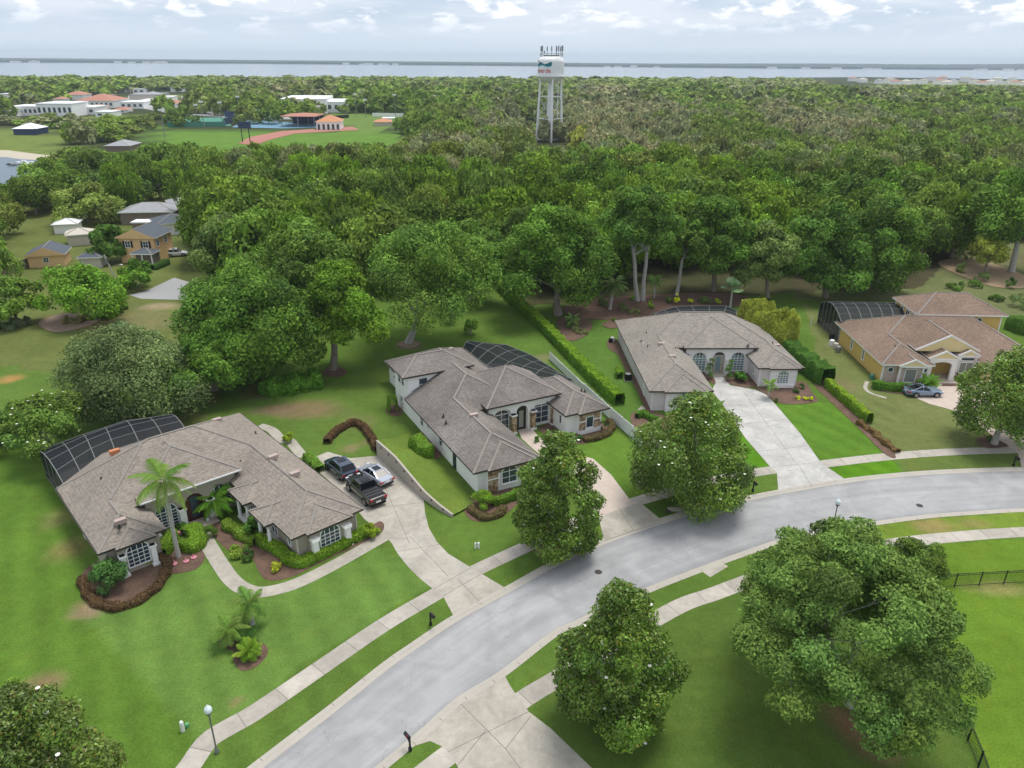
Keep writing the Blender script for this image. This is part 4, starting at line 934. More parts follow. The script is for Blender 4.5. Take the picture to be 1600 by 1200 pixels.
def trunk_mesh(seed, base_r, zfork, C, n_limbs, m='bark', lean=0, name='trunk', rl=.32, multi=1):
    r = random.Random(seed); b = MB()
    sel = r.sample(range(len(C)), min(n_limbs, len(C)))
    for k in range(multi):
        a = 2*math.pi*k/multi+r.random(); off = Vector((math.cos(a), math.sin(a), 0))*(0 if multi == 1 else base_r*1.6); tip = Vector((lean, 0, zfork))+off*(1 if multi == 1 else 2.6)
        pts = [off, off.lerp(tip, .35)+Vector((r.uniform(-1, 1), r.uniform(-1, 1), 0))*base_r*.4, off.lerp(tip, .7)+Vector((r.uniform(-1, 1), r.uniform(-1, 1), 0))*base_r*.4, tip]
        rs = [base_r*1.35, base_r, base_r*.88, base_r*.8]
        for i in range(3): b.tube(pts[i], pts[i+1], rs[i], rs[i+1], 9, caps=False)
        cl = [Vector(C[q]) for q_i, q in enumerate(sel) if q_i % multi == k]
        if not cl: continue
        nm = max(2, min(7, len(cl)//2)); mains = []
        for m_ in range(nm):      # main limbs, then boughs that leave them, then twigs
            tgt = cl[(m_*len(cl))//nm]; st = pts[2].lerp(tip, r.uniform(.45, 1)); dv = tgt-st; p1 = st+Vector((dv.x*.38, dv.y*.38, dv.z*.30)); p2 = st+Vector((dv.x*.72, dv.y*.72, dv.z*.66))+Vector((r.uniform(-1, 1), r.uniform(-1, 1), 0))*dv.length*.07; rr = base_r*r.uniform(.42, .6)
            for a_, b_, ra, rb in ((st, p1, rr, rr*.8), (p1, p2, rr*.8, rr*.5), (p2, tgt, rr*.5, rr*.15)): b.tube(a_, b_, ra, rb, 6, caps=False)
            mains += [(p1, rr*.6), (p2, rr*.42)]
        for c in cl:
            o2, r2 = min(mains, key=lambda q: (q[0]-c).length); mid = o2.lerp(c, .55)+Vector((r.uniform(-1, 1), r.uniform(-1, 1), r.uniform(-.3, .6)))*(c-o2).length*.12
            b.tube(o2, mid, r2*.6, r2*.4, 5, caps=False); b.tube(mid, c, r2*.4, r2*.12, 5, caps=False)
            for _ in range(2):
                e = c+Vector((r.uniform(-1, 1), r.uniform(-1, 1), r.uniform(-.1, .6)))*(c-o2).length*.2; b.tube(mid.lerp(c, .5), e, r2*.25, r2*.06, 4, caps=False)
    return b
def set_col(o, c, j=0.):
    c = (c[0]*.96, c[1]*1.0, c[2]*.60)
    o.color = (*[x*(1+random.uniform(-j, j)) for x in c], 1)
LEAFK = 1.75
GREEN = dict(oak=(.085, .150, .018), dark=(.050, .098, .018), bright=(.118, .195, .020), grey=(.145, .172, .085), moss=(.185, .188, .105), yellow=(.20, .225, .030), mag=(.078, .128, .026), brown=(.17, .14, .06), olive=(.112, .155, .030))
def plant(name, loc, crown_me, trunk_b, col, label, cat, group=None, rz=0, crown_name='crown', trunk_mat='bark', scale=None):
    root = empty(name, loc, rz, label, cat, group)
    c = bpy.data.objects.new(crown_name, crown_me); COL.objects.link(c); c.parent = root; set_col(c, [x*LEAFK for x in col])
    if trunk_b is not None: trunk_b.build('trunk', MAT[trunk_mat], root)
    if scale: root.scale = scale
    return root
def tree_px(name, base, x0, x1, ytop, crown_bot, kind, label, seed, n=26, nl=9000, size=.3, shape='dome', mat_='leaf', cat='tree', trunk_r=None, group=None, bark='bark', limbs=12, multi=1, zf=None, blossoms=0, sq=.8, rc=(.26, .4), low=0., yel=0, lean=0):
    """base = pixel where the trunk meets the ground; x0..x1 crown width and ytop in pixels; crown_bot = height (m) of the lowest foliage"""
    p = P(*base); H = zfor(p, ytop); s = ppm((p.x, p.y, H*.6)); Rr = (x1-x0)/2/s; H *= .97
    xc = ((x0+x1)/2-proj((p.x, p.y, H*.55))[0])/s
    Hc = H-crown_bot
    C, q = (centers_dome(seed, Rr, Hc, n, rc, low) if shape == 'dome' else centers_cone(seed, Rr, Hc, n, rc[0]*(1 if n < 50 else .92))); C = C+np.array([xc, 0, crown_bot])
    V, v = foliage(seed, C, q, nl, size, sq=sq, out=np.array([xc, 0, crown_bot+Hc*.35]), yel=yel)
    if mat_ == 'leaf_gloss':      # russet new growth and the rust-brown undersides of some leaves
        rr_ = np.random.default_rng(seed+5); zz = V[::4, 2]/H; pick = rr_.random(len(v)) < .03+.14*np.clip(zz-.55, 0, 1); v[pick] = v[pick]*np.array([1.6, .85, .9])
        lit = rr_.random(len(v)) < .12; v[lit] *= np.array([1.35, 1.5, 1.3])  # glossy highlights put into the colour of random leaves
    mi = None; ms = [mat_]
    me = quad_mesh('crown', V, v, ms)
    tb = trunk_mesh(seed, trunk_r or max(.16, Rr*.06), zf or max(1.2, crown_bot+Hc*.25), C, limbs, lean=xc*.6 if xc else lean, multi=multi)
    root = plant(name, p, me, tb, GREEN[kind] if isinstance(kind, str) else kind, label, cat, group, trunk_mat=bark)
    if blossoms:
        r = np.random.default_rng(seed+9); Vb = []; bl = MB()
        idx_ = r.choice(len(V)//4, blossoms, replace=False)
        for i in idx_:
            c = Vector(V[i*4:i*4+4].mean(0)); dd = (c-Vector((xc, 0, crown_bot+Hc*.4))).normalized(); c += dd*.12
            for k in range(6):
                a = k*1.047; e = Vector((math.cos(a), math.sin(a), .45))*.13; sd = Vector((-math.sin(a), math.cos(a), 0))*.06; bl.face([c, c+e*.6+sd, c+e, c+e*.6-sd])
        bo = bl.build('blossom', MAT['petal'], root); bo['kind'] = 'stuff'
    return root
# --- the four magnolias along the street and one at the corner of the frame
MG = 'magnolias along the street'
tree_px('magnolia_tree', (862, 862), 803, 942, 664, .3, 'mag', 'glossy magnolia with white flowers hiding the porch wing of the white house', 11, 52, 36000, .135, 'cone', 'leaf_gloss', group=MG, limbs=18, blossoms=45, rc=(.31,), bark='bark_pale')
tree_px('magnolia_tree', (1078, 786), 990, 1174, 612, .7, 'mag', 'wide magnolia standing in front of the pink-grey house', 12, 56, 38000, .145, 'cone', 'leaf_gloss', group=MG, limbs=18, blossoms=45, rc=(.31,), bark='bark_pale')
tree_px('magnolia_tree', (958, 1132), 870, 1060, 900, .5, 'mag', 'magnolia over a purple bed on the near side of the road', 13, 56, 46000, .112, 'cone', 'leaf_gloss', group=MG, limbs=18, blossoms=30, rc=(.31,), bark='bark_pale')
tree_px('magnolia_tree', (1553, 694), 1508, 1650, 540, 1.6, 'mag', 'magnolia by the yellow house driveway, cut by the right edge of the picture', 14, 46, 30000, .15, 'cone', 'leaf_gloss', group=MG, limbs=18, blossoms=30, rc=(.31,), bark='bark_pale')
tree_px('magnolia_tree', (30, 1330), -95, 152, 1076, .6, (.07, .105, .028), 'dark magnolia with white flowers in the lower left corner', 15, 56, 42000, .11, 'cone', 'leaf_gloss', group=MG, limbs=14, blossoms=26, rc=(.31,))
# --- big oak on the near side, clipped round tree
tree_px('oak_tree', (1330, 1100), 1112, 1535, 800, 2.2, (.100, .158, .052), 'huge spreading live oak with pale branches on the near side of the road', 21, 170, 135000, .115, trunk_r=.38, limbs=70, zf=3.0, bark='bark_pale', rc=(.13, .20), sq=.62)
tree_px('clipped_tree', (1425, 900), 1378, 1472, 838, .3, (.075, .115, .03), 'ball-shaped clipped tree between the near sidewalk and the iron fence', 22, 40, 13000, .10, rc=(.3, .36))
# --- garden and yard trees
tree_px('oak_tree', (638, 536), 560, 768, 322, 4.5, (.095, .165, .038), 'live oak with a forked pale trunk on the lawn behind the white house', 31, 62, 42000, .23, trunk_r=.5, limbs=22, zf=4.2, bark='bark_pale', multi=1)
tree_px('oak_tree', (520, 578), 462, 602, 385, 3.5, 'oak', 'tall oak with its trunk base in a mulch ring at the lawn edge', 32, 46, 30000, .23, trunk_r=.45, limbs=16)
tree_px('oak_tree', (395, 590), 285, 490, 380, .8, (.08, .15, .03), 'large dense green oak left of the lawn, leaves to the ground', 33, 80, 52000, .22, trunk_r=.5)
tree_px('oak_tree', (335, 610), 280, 420, 470, .5, (.085, .16, .03), 'lower dark oak in front of the dense green oak', 34, 50, 26000, .22)
tree_px('oak_tree', (190, 640), 84, 298, 503, .6, (.10, .135, .075), 'broad grey-green oak standing behind the tan house', 35, 80, 46000, .17)
tree_px('crepe_myrtle', (252, 652), 194, 306, 556, 1.6, (.085, .155, .04), 'crepe myrtle with bare lower stems at the right end of the pool enclosure', 36, 26, 11000, .20, multi=5, trunk_r=.09, bark='bark_pale', zf=2.2)
tree_px('crepe_myrtle', (75, 712), -5, 133, 612, 1.4, (.10, .165, .042), 'crepe myrtle with white blossom sprays at the left end of the pool enclosure', 37, 30, 13000, .19, multi=6, trunk_r=.09, bark='bark_pale', zf=2.2, blossoms=90)
tree_px('crepe_myrtle', (-20, 700), -70, 30, 630, .5, (.09, .15, .04), 'small green tree cut by the left edge beside the tan house', 38, 18, 6000, .2)
tree_px('garden_tree', (130, 500), 58, 196, 404, .4, (.10, .19, .025), 'bright green bushy tree left of the leaning utility pole', 39, 34, 16000, .26)
tree_px('garden_tree', (207, 450), 180, 236, 398, .3, (.095, .18, .03), 'small bright tree right of the leaning utility pole', 40, 18, 6000, .26)
tree_px('garden_tree', (25, 505), -25, 62, 425, .3, (.10, .16, .035), 'bushy tree at the left edge beside the brush pile', 41, 24, 9000, .28)
tree_px('oak_tree', (167, 408), 132, 200, 343, .5, (.07, .13, .03), 'round dark tree left of the orange two-storey house', 42, 24, 9000, .35)
tree_px('oak_tree', (345, 452), 292, 402, 325, 1.5, (.10, .145, .055), 'tall pale-limbed oak right of the grey turning drive', 43, 50, 24000, .28, limbs=22, bark='bark_pale')
tree_px('oak_tree', (872, 492), 780, 955, 300, .8, (.075, .14, .026), 'massive dark oak at the end of the long clipped hedge', 44, 74, 42000, .27, trunk_r=.6)
tree_px('oak_tree', (1000, 470), 928, 1062, 272, 7, (.075, .14, .03), 'tall oak on two pale bare trunks behind the pink-grey house garden', 45, 44, 24000, .28, trunk_r=.35, multi=2, bark='bark_pale', zf=10)
tree_px('oak_tree', (1057, 462), 1030, 1115, 330, 6, (.085, .15, .03), 'oak above the upright yellow shrub behind the pool enclosure', 46, 24, 9000, .38, trunk_r=.3, bark='bark_pale')
tree_px('oak_tree', (1115, 455), 1060, 1180, 275, 3, (.07, .13, .026), 'dark tall oak left of the mossy round oak', 47, 44, 22000, .30)
tree_px('oak_tree', (1200, 465), 1148, 1245, 325, 2, (.12, .165, .065), 'lighter mossy round-topped oak behind the bamboo', 48, 44, 22000, .26)
tree_px('oak_tree', (1290, 465), 1225, 1352, 296, .8, (.065, .125, .028), 'dark oak with low skirts at the lawn edge, left of its twin', 49, 54, 27000, .28)
tree_px('oak_tree', (1385, 455), 1310, 1452, 285, .8, (.075, .135, .028), 'dark spreading oak at the lawn edge behind the yellow house', 50, 54, 28000, .28)
tree_px('garden_tree', (1540, 428), 1510, 1578, 352, .8, (.25, .28, .08), 'pale green small tree alone on the lawn at the right', 51, 22, 8000, .26)
tree_px('oak_tree', (1580, 425), 1520, 1680, 240, 6, (.085, .15, .028), 'tall oak with a leaning pale trunk at the right edge', 52, 40, 16000, .4, trunk_r=.5, bark='bark_pale', zf=12)
tree_px('oak_tree', (470, 500), 405, 560, 330, 1, (.085, .145, .034), 'oak filling the gap behind the two lawn oaks', 53, 50, 24000, .3)
tree_px('oak_tree', (735, 470), 690, 800, 330, 2, (.08, .14, .03), 'oak at the shaded far corner of the back lawn', 54, 46, 21000, .3)
tree_px('garden_tree', (705, 503), 690, 720, 455, 1.5, (.09, .15, .035), 'young oak in its own ring on the back lawn', 55, 10, 2500, .24)
tree_px('bush_tree', (735, 522), 722, 750, 494, .2, (.10, .19, .03), 'small bright green bush on the back lawn', 56, 10, 2500, .16)
# --- forest between the houses and the tower: individual trees from shared crowns
def make_unit(seed, n, nl, size, kind):
    C, q = centers_dome(seed, 1., 1.15, n, (.22, .36), wob=.2)
    V, v = foliage(seed, C, q, nl, size, out=np.array([0, 0, .35]))
    return quad_mesh('crown', V, v, ['leaf']), C
def bare_unit(seed):
    """thin grey crown: many twigs, few leaves"""
    C, q = centers_dome(seed, 1., 1.1, 34, (.2, .3)); V, v = foliage(seed, C, q, 3000, .038, out=np.array([0, 0, .3]))
    r = np.random.default_rng(seed); tw = []; base = np.array([0, 0, .05])
    for c, rc in zip(C, q):
        for k in range(16):
            a = c+r.normal(size=3)*rc*.35; e = c+unit(r.normal(size=3)+np.array([0, 0, .5]))*rc*r.uniform(.7, 1.15); t = np.cross(e-a, r.normal(size=3)); t = t/np.linalg.norm(t)*.007; tw.append([a-t, a+t, e+t*.3, e-t*.3])
        m = (base+c)/2; t = np.cross(c-base, r.normal(size=3)); t = t/np.linalg.norm(t)*.02; tw.append([base-t, base+t, c+t*.5, c-t*.5])
    T = np.array(tw).reshape(-1, 3); mi = np.concatenate([np.zeros(len(V)//4), np.ones(len(T)//4)])
    return quad_mesh('crown', np.concatenate([V, T]), np.concatenate([v, np.ones((len(T)//4, 3))]), ['leaf', 'bark_pale'], mi), C
UN = [make_unit(100+i, 46, 9500, .043, 0) for i in range(5)]; BN = [bare_unit(120+i) for i in range(3)]
ut = []
for i in range(3):
    b = trunk_mesh(200+i, .05, .35, UN[i][0] and UN[i][1], 10); o = b.build('trunk', MAT['bark']); ut.append(o.data); bpy.data.objects.remove(o)
KIND = [('oak', 'dark green oak in the dense woods before the water tower', .30), ('bright', 'bright fresh-green tree in the dense woods before the water tower', .22), ('olive', 'dull olive tree in the dense woods before the water tower', .2), ('grey', 'grey-green mossy tree in the dense woods before the water tower', .12), ('bare', 'pale half-bare grey tree in the dense woods before the water tower', .12), ('yellow', 'yellow-green tree in the dense woods before the water tower', .03), ('brown', 'rusty brown tree in the dense woods before the water tower', .01)]
LB = {'oak': 'dark green oak', 'bright': 'bright fresh-green tree', 'olive': 'dull olive-green tree', 'grey': 'grey-green mossy tree', 'bare': 'pale half-bare grey tree', 'yellow': 'yellow-green tree', 'brown': 'rusty brown tree'}
frng = random.Random(77)
OPEN = [[(-900, 200), (45, 198), (124, 207), (122, 222), (110, 249), (115, 262), (60, 300), (-900, 330)], [(225, 196), (300, 202), (620, 200), (655, 228), (640, 262), (400, 268), (245, 262), (150, 262), (150, 232)], [(90, 188), (160, 176), (230, 174), (228, 190), (170, 197), (95, 198)], [(232, 144), (316, 148), (324, 165), (270, 164), (226, 156)], [(490, 176), (645, 178), (655, 204), (560, 208), (490, 198)],
        [(765, 192), (855, 186), (860, 226), (765, 228)], [(1340, 127), (1700, 127), (1700, 140), (1420, 139)], [(255, 182), (530, 180), (530, 206), (255, 206)], [(195, 150), (300, 148), (310, 190), (195, 182)], [(10, 160), (250, 145), (280, 178), (120, 186), (10, 190)], [(430, 155), (560, 160), (560, 182), (430, 182)]]
HOUSEZ = [[(15, 375), (175, 375), (175, 475), (15, 475)], [(195, 325), (275, 320), (300, 372), (270, 400), (235, 385), (200, 372)], [(165, 365), (335, 365), (320, 480), (165, 480)], [(50, 385), (110, 385), (110, 425), (0, 440), (0, 400)], [(275, 290), (380, 285), (380, 320), (280, 330)]]
def blocked(x, y): return any(inpoly(x, y, z) for z in OPEN[:7]) or (any(inpoly(x, y, z) for z in OPEN[7:]) and frng.random() > .13) or any(inpoly(x, y, z) for z in HOUSEZ)
FOR_NEAR = [(300, 455), (420, 470), (470, 480), (560, 470), (640, 440), (690, 430), (780, 455), (930, 455), (1100, 440), (1250, 440), (1440, 430), (1520, 395), (1620, 372), (1800, 372)]
def near_y(x):
    if x < 300: return 470
    return float(np.interp(x, [a for a, _ in FOR_NEAR], [b for _, b in FOR_NEAR]))
cand = []
yy = 132.
while yy < 1500:
    stp = max(10.6, yy*.028); hw = yy*.80+25; xx = -hw
    while xx < hw:
        x = xx+frng.uniform(-.42, .42)*stp; y = yy+frng.uniform(-.42, .42)*stp; px, py, dd = proj((x, y, 0))
        if -120 < px < 1720 and py < near_y(px) and not blocked(px, py) and py > 131:
            cand.append((dd, x, y, px, py, stp))
        xx += stp
    yy += stp
cand = [c for c in cand if not (c[3] < 270 and c[4] > 262 and frng.random() < .45)]
cand = [c for c in cand if not (c[3] < 310 and 142 < c[4] < 202 and frng.random() < .6)]
cand.sort()
def pick_kind(px, py):
    """patches of like trees, paler and barer towards the middle distance on the right"""
    q = smooth_noise(np.array([px*.035]), np.array([py*.10]), .5, 8)[0]
    t = frng.random()*.5+.5*min(1, max(0, q*1.1+.5))
    if px > 640 and py < 330: w = [.15, .15, .22, .26, .20, .02, 0]
    elif px > 300 and py > 330: w = [.50, .40, .06, .03, .01, 0, 0]
    elif px > 300: w = [.28, .24, .18, .16, .13, .01, 0]
    else: w = [.42, .28, .16, .14, 0, 0, 0]
    s_ = 0
    for k, ww in zip(('oak', 'bright', 'olive', 'grey', 'bare', 'yellow', 'brown'), w):
        s_ += ww
        if t <= s_: return k
    return 'olive'
near = cand[:262]; far = cand[262:]
TOPCAP = [(-200, 292), (45, 288), (64, 262), (78, 250), (120, 232), (160, 238), (210, 236), (240, 226), (380, 228), (640, 224), (660, 205), (700, 60), (812, 60), (822, 231), (905, 231), (915, 60), (1800, 60)]
def cap_h(x, y, px, py, h):
    ty = float(np.interp(px, [a for a, _ in TOPCAP], [b for _, b in TOPCAP]))
    if px < 270 and 186 < py < ty-8: h = min(h, zfor((x, y), min(py-9, 184 if py < 204 else 198)+frng.uniform(-6, 4)))
    if px > 1280 and 132 < py < 165: h = min(h, zfor((x, y), 135.5))
    if py > ty-8: h = min(h, zfor((x, y), ty+frng.uniform(-2, 6)))
    return h
for dd, x, y, px, py, stp in near:
    k = pick_kind(px, py); row = 'front edge' if py > near_y(px)-70 else ('middle' if py > 290 else 'far side')
    xb = [(110, 'by the left edge, beyond the field'), (290, 'around the village houses'), (470, 'above the dense oak of the back lawn'), (600, 'above the lawn oak'), (740, 'above the white house'), (860, 'left of the water tower'), (980, 'right below the water tower'), (1130, 'above the date palm garden'), (1280, 'above the bamboo clump'), (1430, 'above the arched screen enclosure'), (9999, 'above the yellow house')]
    place_ = '%s, %s of the woods' % (next(b for a, b in xb if px < a), row)
    rad = frng.choice([5.6, 6.8, 8, 9, 10.4])*frng.uniform(.9, 1.1); h = frng.uniform(8.5, 12)+rad*.45 if px > 290 else frng.uniform(8, 13)
    if py > 380: h *= .95
    h = cap_h(x, y, px, py, h)
    if h < 3: continue
    root = empty('woodland_tree', (x, y, 0), frng.uniform(0, 6.28), '%s %s' % (LB[k], place_), 'tree', '%ss %s' % (LB[k], place_))
    me_ = (frng.choice(BN) if k == 'bare' else frng.choice(UN))[0]
    c = bpy.data.objects.new('crown', me_); COL.objects.link(c); c.parent = root; c.scale = (rad, rad, h*.98); c.location = (0, 0, .0)
    col = GREEN['moss' if k == 'bare' else k]; g_ = sum(col)/3*frng.choice([0, .1, .25, .45]); fk = LEAFK*frng.uniform(.74, 1.25); set_col(c, [(q*.85+g_*.6)*fk for q in col], .06)
    t = bpy.data.objects.new('trunk', frng.choice(ut)); COL.objects.link(t); t.parent = root; t.scale = (rad*.9, rad*.9, h*.98)
# --- everything farther is one mass of woods
def lod(seed, nc, nl, size):
    C, q = centers_dome(seed, 1., 1.1, nc, (.28, .44), wob=.15); return foliage(seed, C, q, nl, size, out=np.array([0, 0, .3]), leaf_var=.12, clump_var=.1)
LODS = [[lod(300+i, 22, 2000, .08) for i in range(4)], [lod(310+i, 16, 800, .125) for i in range(4)], [lod(320+i, 11, 300, .20) for i in range(4)]]
Vs = []; vs = []
for dd, x, y, px, py, stp in far:
    lv = 0 if dd < 330 else (1 if dd < 560 else 2); Vv, vv = frng.choice(LODS[lv]); a = frng.uniform(0, 6.28); k = pick_kind(px, py)
    rad = stp*frng.uniform(.62, .85); h = frng.uniform(9.5, 14.5)*(1 if dd < 900 else 1.1)
    if py < 147: h = min(h, 11)
    h = cap_h(x, y, px, py, h)
    if h < 3: continue
    ca_, sa_ = math.cos(a), math.sin(a); Pn = np.stack([(Vv[:, 0]*ca_-Vv[:, 1]*sa_)*rad+x, (Vv[:, 0]*sa_+Vv[:, 1]*ca_)*rad+y, Vv[:, 2]*h], 1)
    col = np.array(GREEN['moss' if k == 'bare' else k])
    if 147 > py or (150 > py and px > 560): col = np.array((.15, .20, .055)) if frng.random() < .6 else col
    Vs.append(Pn); vs.append(vv*(col*.88+col.mean()*.16)*LEAFK*frng.uniform(.85, 1.15)*np.array([1.04, 1, .82]))
me = quad_mesh('far_woods', np.concatenate(Vs), np.concatenate(vs), ['woods_leaf']); fw = bpy.data.objects.new('far_woods', me); COL.objects.link(fw)
tag(fw, 'unbroken woods reaching from behind the water tower to the lake shore', 'woods', kind='stuff')
print('FOREST', len(near), len(far), len(me.polygons))

# ------------------------------------------------------------------ hedges, shrubs, palms
def hedge(px, w, h, col, label, cat='hedge', name='hedge', z0=0, seed=1, dens=260, size=.085, top_col=None, closed=False, world=None, uneven=.1):
    pts = world or catmull(Gs(px), 5, closed)
    tot = sum((b-a).length for a, b in zip(pts, pts[1:])); pts = resample(pts, max(3, int(tot/.35))); base = pts[0].copy(); r = np.random.default_rng(seed)
    b = MB(); prev = None; k = len(pts)
    for i, p in enumerate(pts):
        a_ = pts[max(i-1, 0)]; c_2 = pts[min(i+1, k-1)]; t = (c_2-a_).normalized(); n = Vector((-t.y, t.x, 0)); hh = h*(1+uneven*math.sin(i*.9+seed)+uneven*.6*math.sin(i*2.3)); ww = w*(1+uneven*math.sin(i*1.3+seed*2))
        if i in (0, k-1): ww *= .8
        q = p-base; cur = [q+n*(ww/2*.93)+Vector((0, 0, z0)), q+n*(ww/2)+Vector((0, 0, z0+hh*.55)), q+n*(ww*.40)+Vector((0, 0, z0+hh*.97)), q-n*(ww*.40)+Vector((0, 0, z0+hh*.97)), q-n*(ww/2)+Vector((0, 0, z0+hh*.55)), q-n*(ww/2*.93)+Vector((0, 0, z0))]
        if prev:
            for j in range(5): b.face([prev[j], prev[j+1], cur[j+1], cur[j]])
        else: b.face(cur)
        prev = cur
    b.face(list(reversed(prev)))
    # leaves over the surface
    Cs = []; Ns = []
    for f in b.f:
        v = [Vector(b.v[i]) for i in f]
        if len(v) != 4: continue
        nn = (v[1]-v[0]).cross(v[3]-v[0]); ar = nn.length
        if ar < 1e-5: continue
        nn.normalize()
        for _ in range(max(1, int(ar*dens*r.uniform(.8, 1.2)))):
            s_, t_ = r.random(), r.random(); p = v[0].lerp(v[1], s_).lerp(v[3].lerp(v[2], s_), t_)+nn*r.normal()*.03; Cs.append(p[:]); Ns.append(nn[:])
    C = np.array(Cs); N = unit(np.array(Ns)+.55*r.normal(size=C.shape)); V = leaves(r, C, N, size, .6); var = np.clip(1+.2*r.normal(size=(len(C), 1))+.12*np.sin(C[:, :1]*3+C[:, 1:2]*2), .5, 1.6)*np.ones((1, 3))
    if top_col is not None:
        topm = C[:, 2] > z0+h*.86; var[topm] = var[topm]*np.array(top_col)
    V0 = np.array([b.v[i] for f in b.f if len(f) == 4 for i in f]); me = quad_mesh('hedge', np.concatenate([V0, V]), np.concatenate([np.full((len(V0)//4, 3), .55), var]), ['leaf'])
    o = bpy.data.objects.new(name, me); COL.objects.link(o); o.location = base; set_col(o, [x*LEAFK for x in col]); return tag(o, label, cat)
HG, HL = (.085, .175, .022), (.12, .21, .025)
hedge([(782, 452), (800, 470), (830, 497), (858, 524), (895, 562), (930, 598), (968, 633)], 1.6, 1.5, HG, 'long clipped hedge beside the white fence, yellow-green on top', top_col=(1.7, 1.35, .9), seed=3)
hedge([(1228, 553), (1250, 572), (1275, 590), (1292, 602)], 2.6, 2.4, (.065, .145, .03), 'taller dark clipped hedge behind the right wing of the pink-grey house', seed=4)
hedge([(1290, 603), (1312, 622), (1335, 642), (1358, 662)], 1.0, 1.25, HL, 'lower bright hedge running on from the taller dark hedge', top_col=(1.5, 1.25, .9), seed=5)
hedge([(1362, 606), (1385, 609), (1410, 611), (1426, 611)], 1.2, 1.0, (.07, .155, .022), 'low hedge in front of the yellow house behind the coupe', seed=6)
hedge([(1340, 650+12), (1362, 676), (1385, 696), (1403, 708)], .7, .45, (.16, .10, .06), 'withered brown hedge stubs along the mulch strip', seed=7, dens=120, uneven=.35)
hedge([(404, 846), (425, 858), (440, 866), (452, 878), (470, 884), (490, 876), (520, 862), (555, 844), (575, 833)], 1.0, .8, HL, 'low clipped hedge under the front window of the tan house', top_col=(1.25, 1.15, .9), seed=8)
hedge([(352, 822), (370, 832), (388, 845), (402, 850)], 1.1, .7, (.12, .19, .03), 'loose low hedge between the curving path and the tan house side porch', seed=9, uneven=.2)
hedge([(272, 838), (266, 850), (262, 862), (256, 870)], .9, .9, HL, 'curved bright hedge by the left window corner of the tan house', seed=10)
hedge([(291, 838), (300, 832), (308, 838), (310, 850), (300, 860), (292, 852)], 1.5, .8, HL, 'rounded bright hedge patch left of the path by the palm trunk', seed=11)
hedge([(128, 905), (135, 925), (150, 943), (180, 952), (215, 942), (245, 920), (258, 900), (262, 880), (240, 870)], .75, .45, (.085, .050, .035), 'low purple-brown hedge ringing the front left bed of the tan house', seed=12, uneven=.2)
hedge([(511, 694), (520, 682), (540, 668), (556, 664), (570, 672), (582, 690), (590, 706)], .85, .65, (.085, .048, .036), 'horseshoe purple-brown hedge above the end of the parking pad', seed=13, uneven=.12)
hedge([(480, 716), (490, 726), (500, 738)], 1.2, .7, (.10, .19, .03), 'short green hedge beside the dark SUV', seed=14)
hedge([(770, 790), (790, 784), (812, 776)], .8, .8, (.09, .17, .025), 'short hedge below the arched stone window of the white house', seed=15)
hedge([(735, 795), (745, 806), (760, 811), (778, 806), (788, 795)], .8, .45, (.10, .075, .05), 'low purple-brown hedge around the clipped ball shrub', seed=16, uneven=.15)
hedge([(912, 690), (930, 687), (948, 680), (957, 668), (950, 660)], .8, .5, (.10, .075, .05), 'low purple-brown hedge around the right wing of the white house', seed=17, uneven=.12)
hedge([(995, 654), (1003, 650), (1014, 655), (1028, 661)], .8, .7, (.07, .16, .022), 'curled dark hedge at the front left corner of the pink-grey house', seed=18)
hedge([(646, 702), (655, 706), (665, 714), (672, 712)], 1.9, 1.7, (.11, .20, .025), 'big clipped hedge block against the side of the white house', seed=19)
hedge([(612, 640), (616, 645)], 1.3, 1.9, (.11, .19, .03), 'upright clipped shrub at the rear corner of the white house', 'shrub', 'shrub', seed=20)
hedge([(966, 583), (968, 592)], 1.0, 1.1, HL, 'bright clipped shrub beside the air conditioner', 'shrub', 'shrub', seed=21)
hedge([(1580, 512), (1600, 520), (1640, 530)], 3.2, 2.2, (.08, .16, .03), 'dense green hedge behind the yellow house at the right edge', seed=22)
hedge([(415, 610), (440, 612), (470, 606), (500, 600)], 3.4, 1.7, (.07, .16, .022), 'thick bank of dark leafy ginger plants at the edge of the lawn', 'plants', 'ginger_bank', seed=23, size=.2, dens=70, uneven=.2)
def shrub(px, d, h, col, label, seed=1, n=9, nl=900, size=.09, cat='shrub', name='shrub', z0=0.0, ball=False):
    p = P(*px); C, q = centers_dome(seed, d/2, h, n, (.35, .5) if not ball else (.4, .45), wob=.05 if ball else .15); V, v = foliage(seed, C, q, nl, size, out=np.array([0, 0, h*.3]), sq=.9)
    o = bpy.data.objects.new(name, quad_mesh(name, V, v, ['leaf'])); COL.objects.link(o); o.location = p+Vector((0, 0, z0)); set_col(o, [x*LEAFK for x in col]); return tag(o, label, cat)
shrub((755, 790), 2.3, 1.7, HL, 'clipped ball shrub below the corner of the white house', 1, 22, 5000, .07, ball=True)
shrub((172, 918), 3.2, 2.6, (.05, .11, .04), 'dark loose shrub in the front left bed of the tan house', 2, 16, 3600, .11)
shrub((580, 838), 1.7, 1.3, (.16, .22, .02), 'yellow-green ball shrub where the path meets the driveway', 3, 10, 2000, .08)
shrub((330, 838), 1.5, 1.1, (.08, .13, .03), 'dark green shrub at the first bend of the path', 4, 9, 1500); shrub((372, 866), 1.6, .8, (.14, .20, .04), 'pale green mound of ground cover beside the path', 5, 9, 1500)
shrub((388, 872), 1.2, 1.0, (.05, .10, .03), 'small dark shrub at the lower end of the side hedge', 6, 8, 1200); shrub((396, 836), 1.8, 2.0, (.06, .13, .03), 'tall dark white-flowered bush between the two side porches', 7, 12, 2200, .13)
shrub((432, 890), 1.0, .8, (.26, .28, .04), 'yellow-green spiky plant alone in the mulch', 8, 5, 260, .22); shrub((450, 690), 1.4, 1.1, (.18, .24, .03), 'yellow-green shrub behind the tan house by the side path', 9, 6, 700, .14)
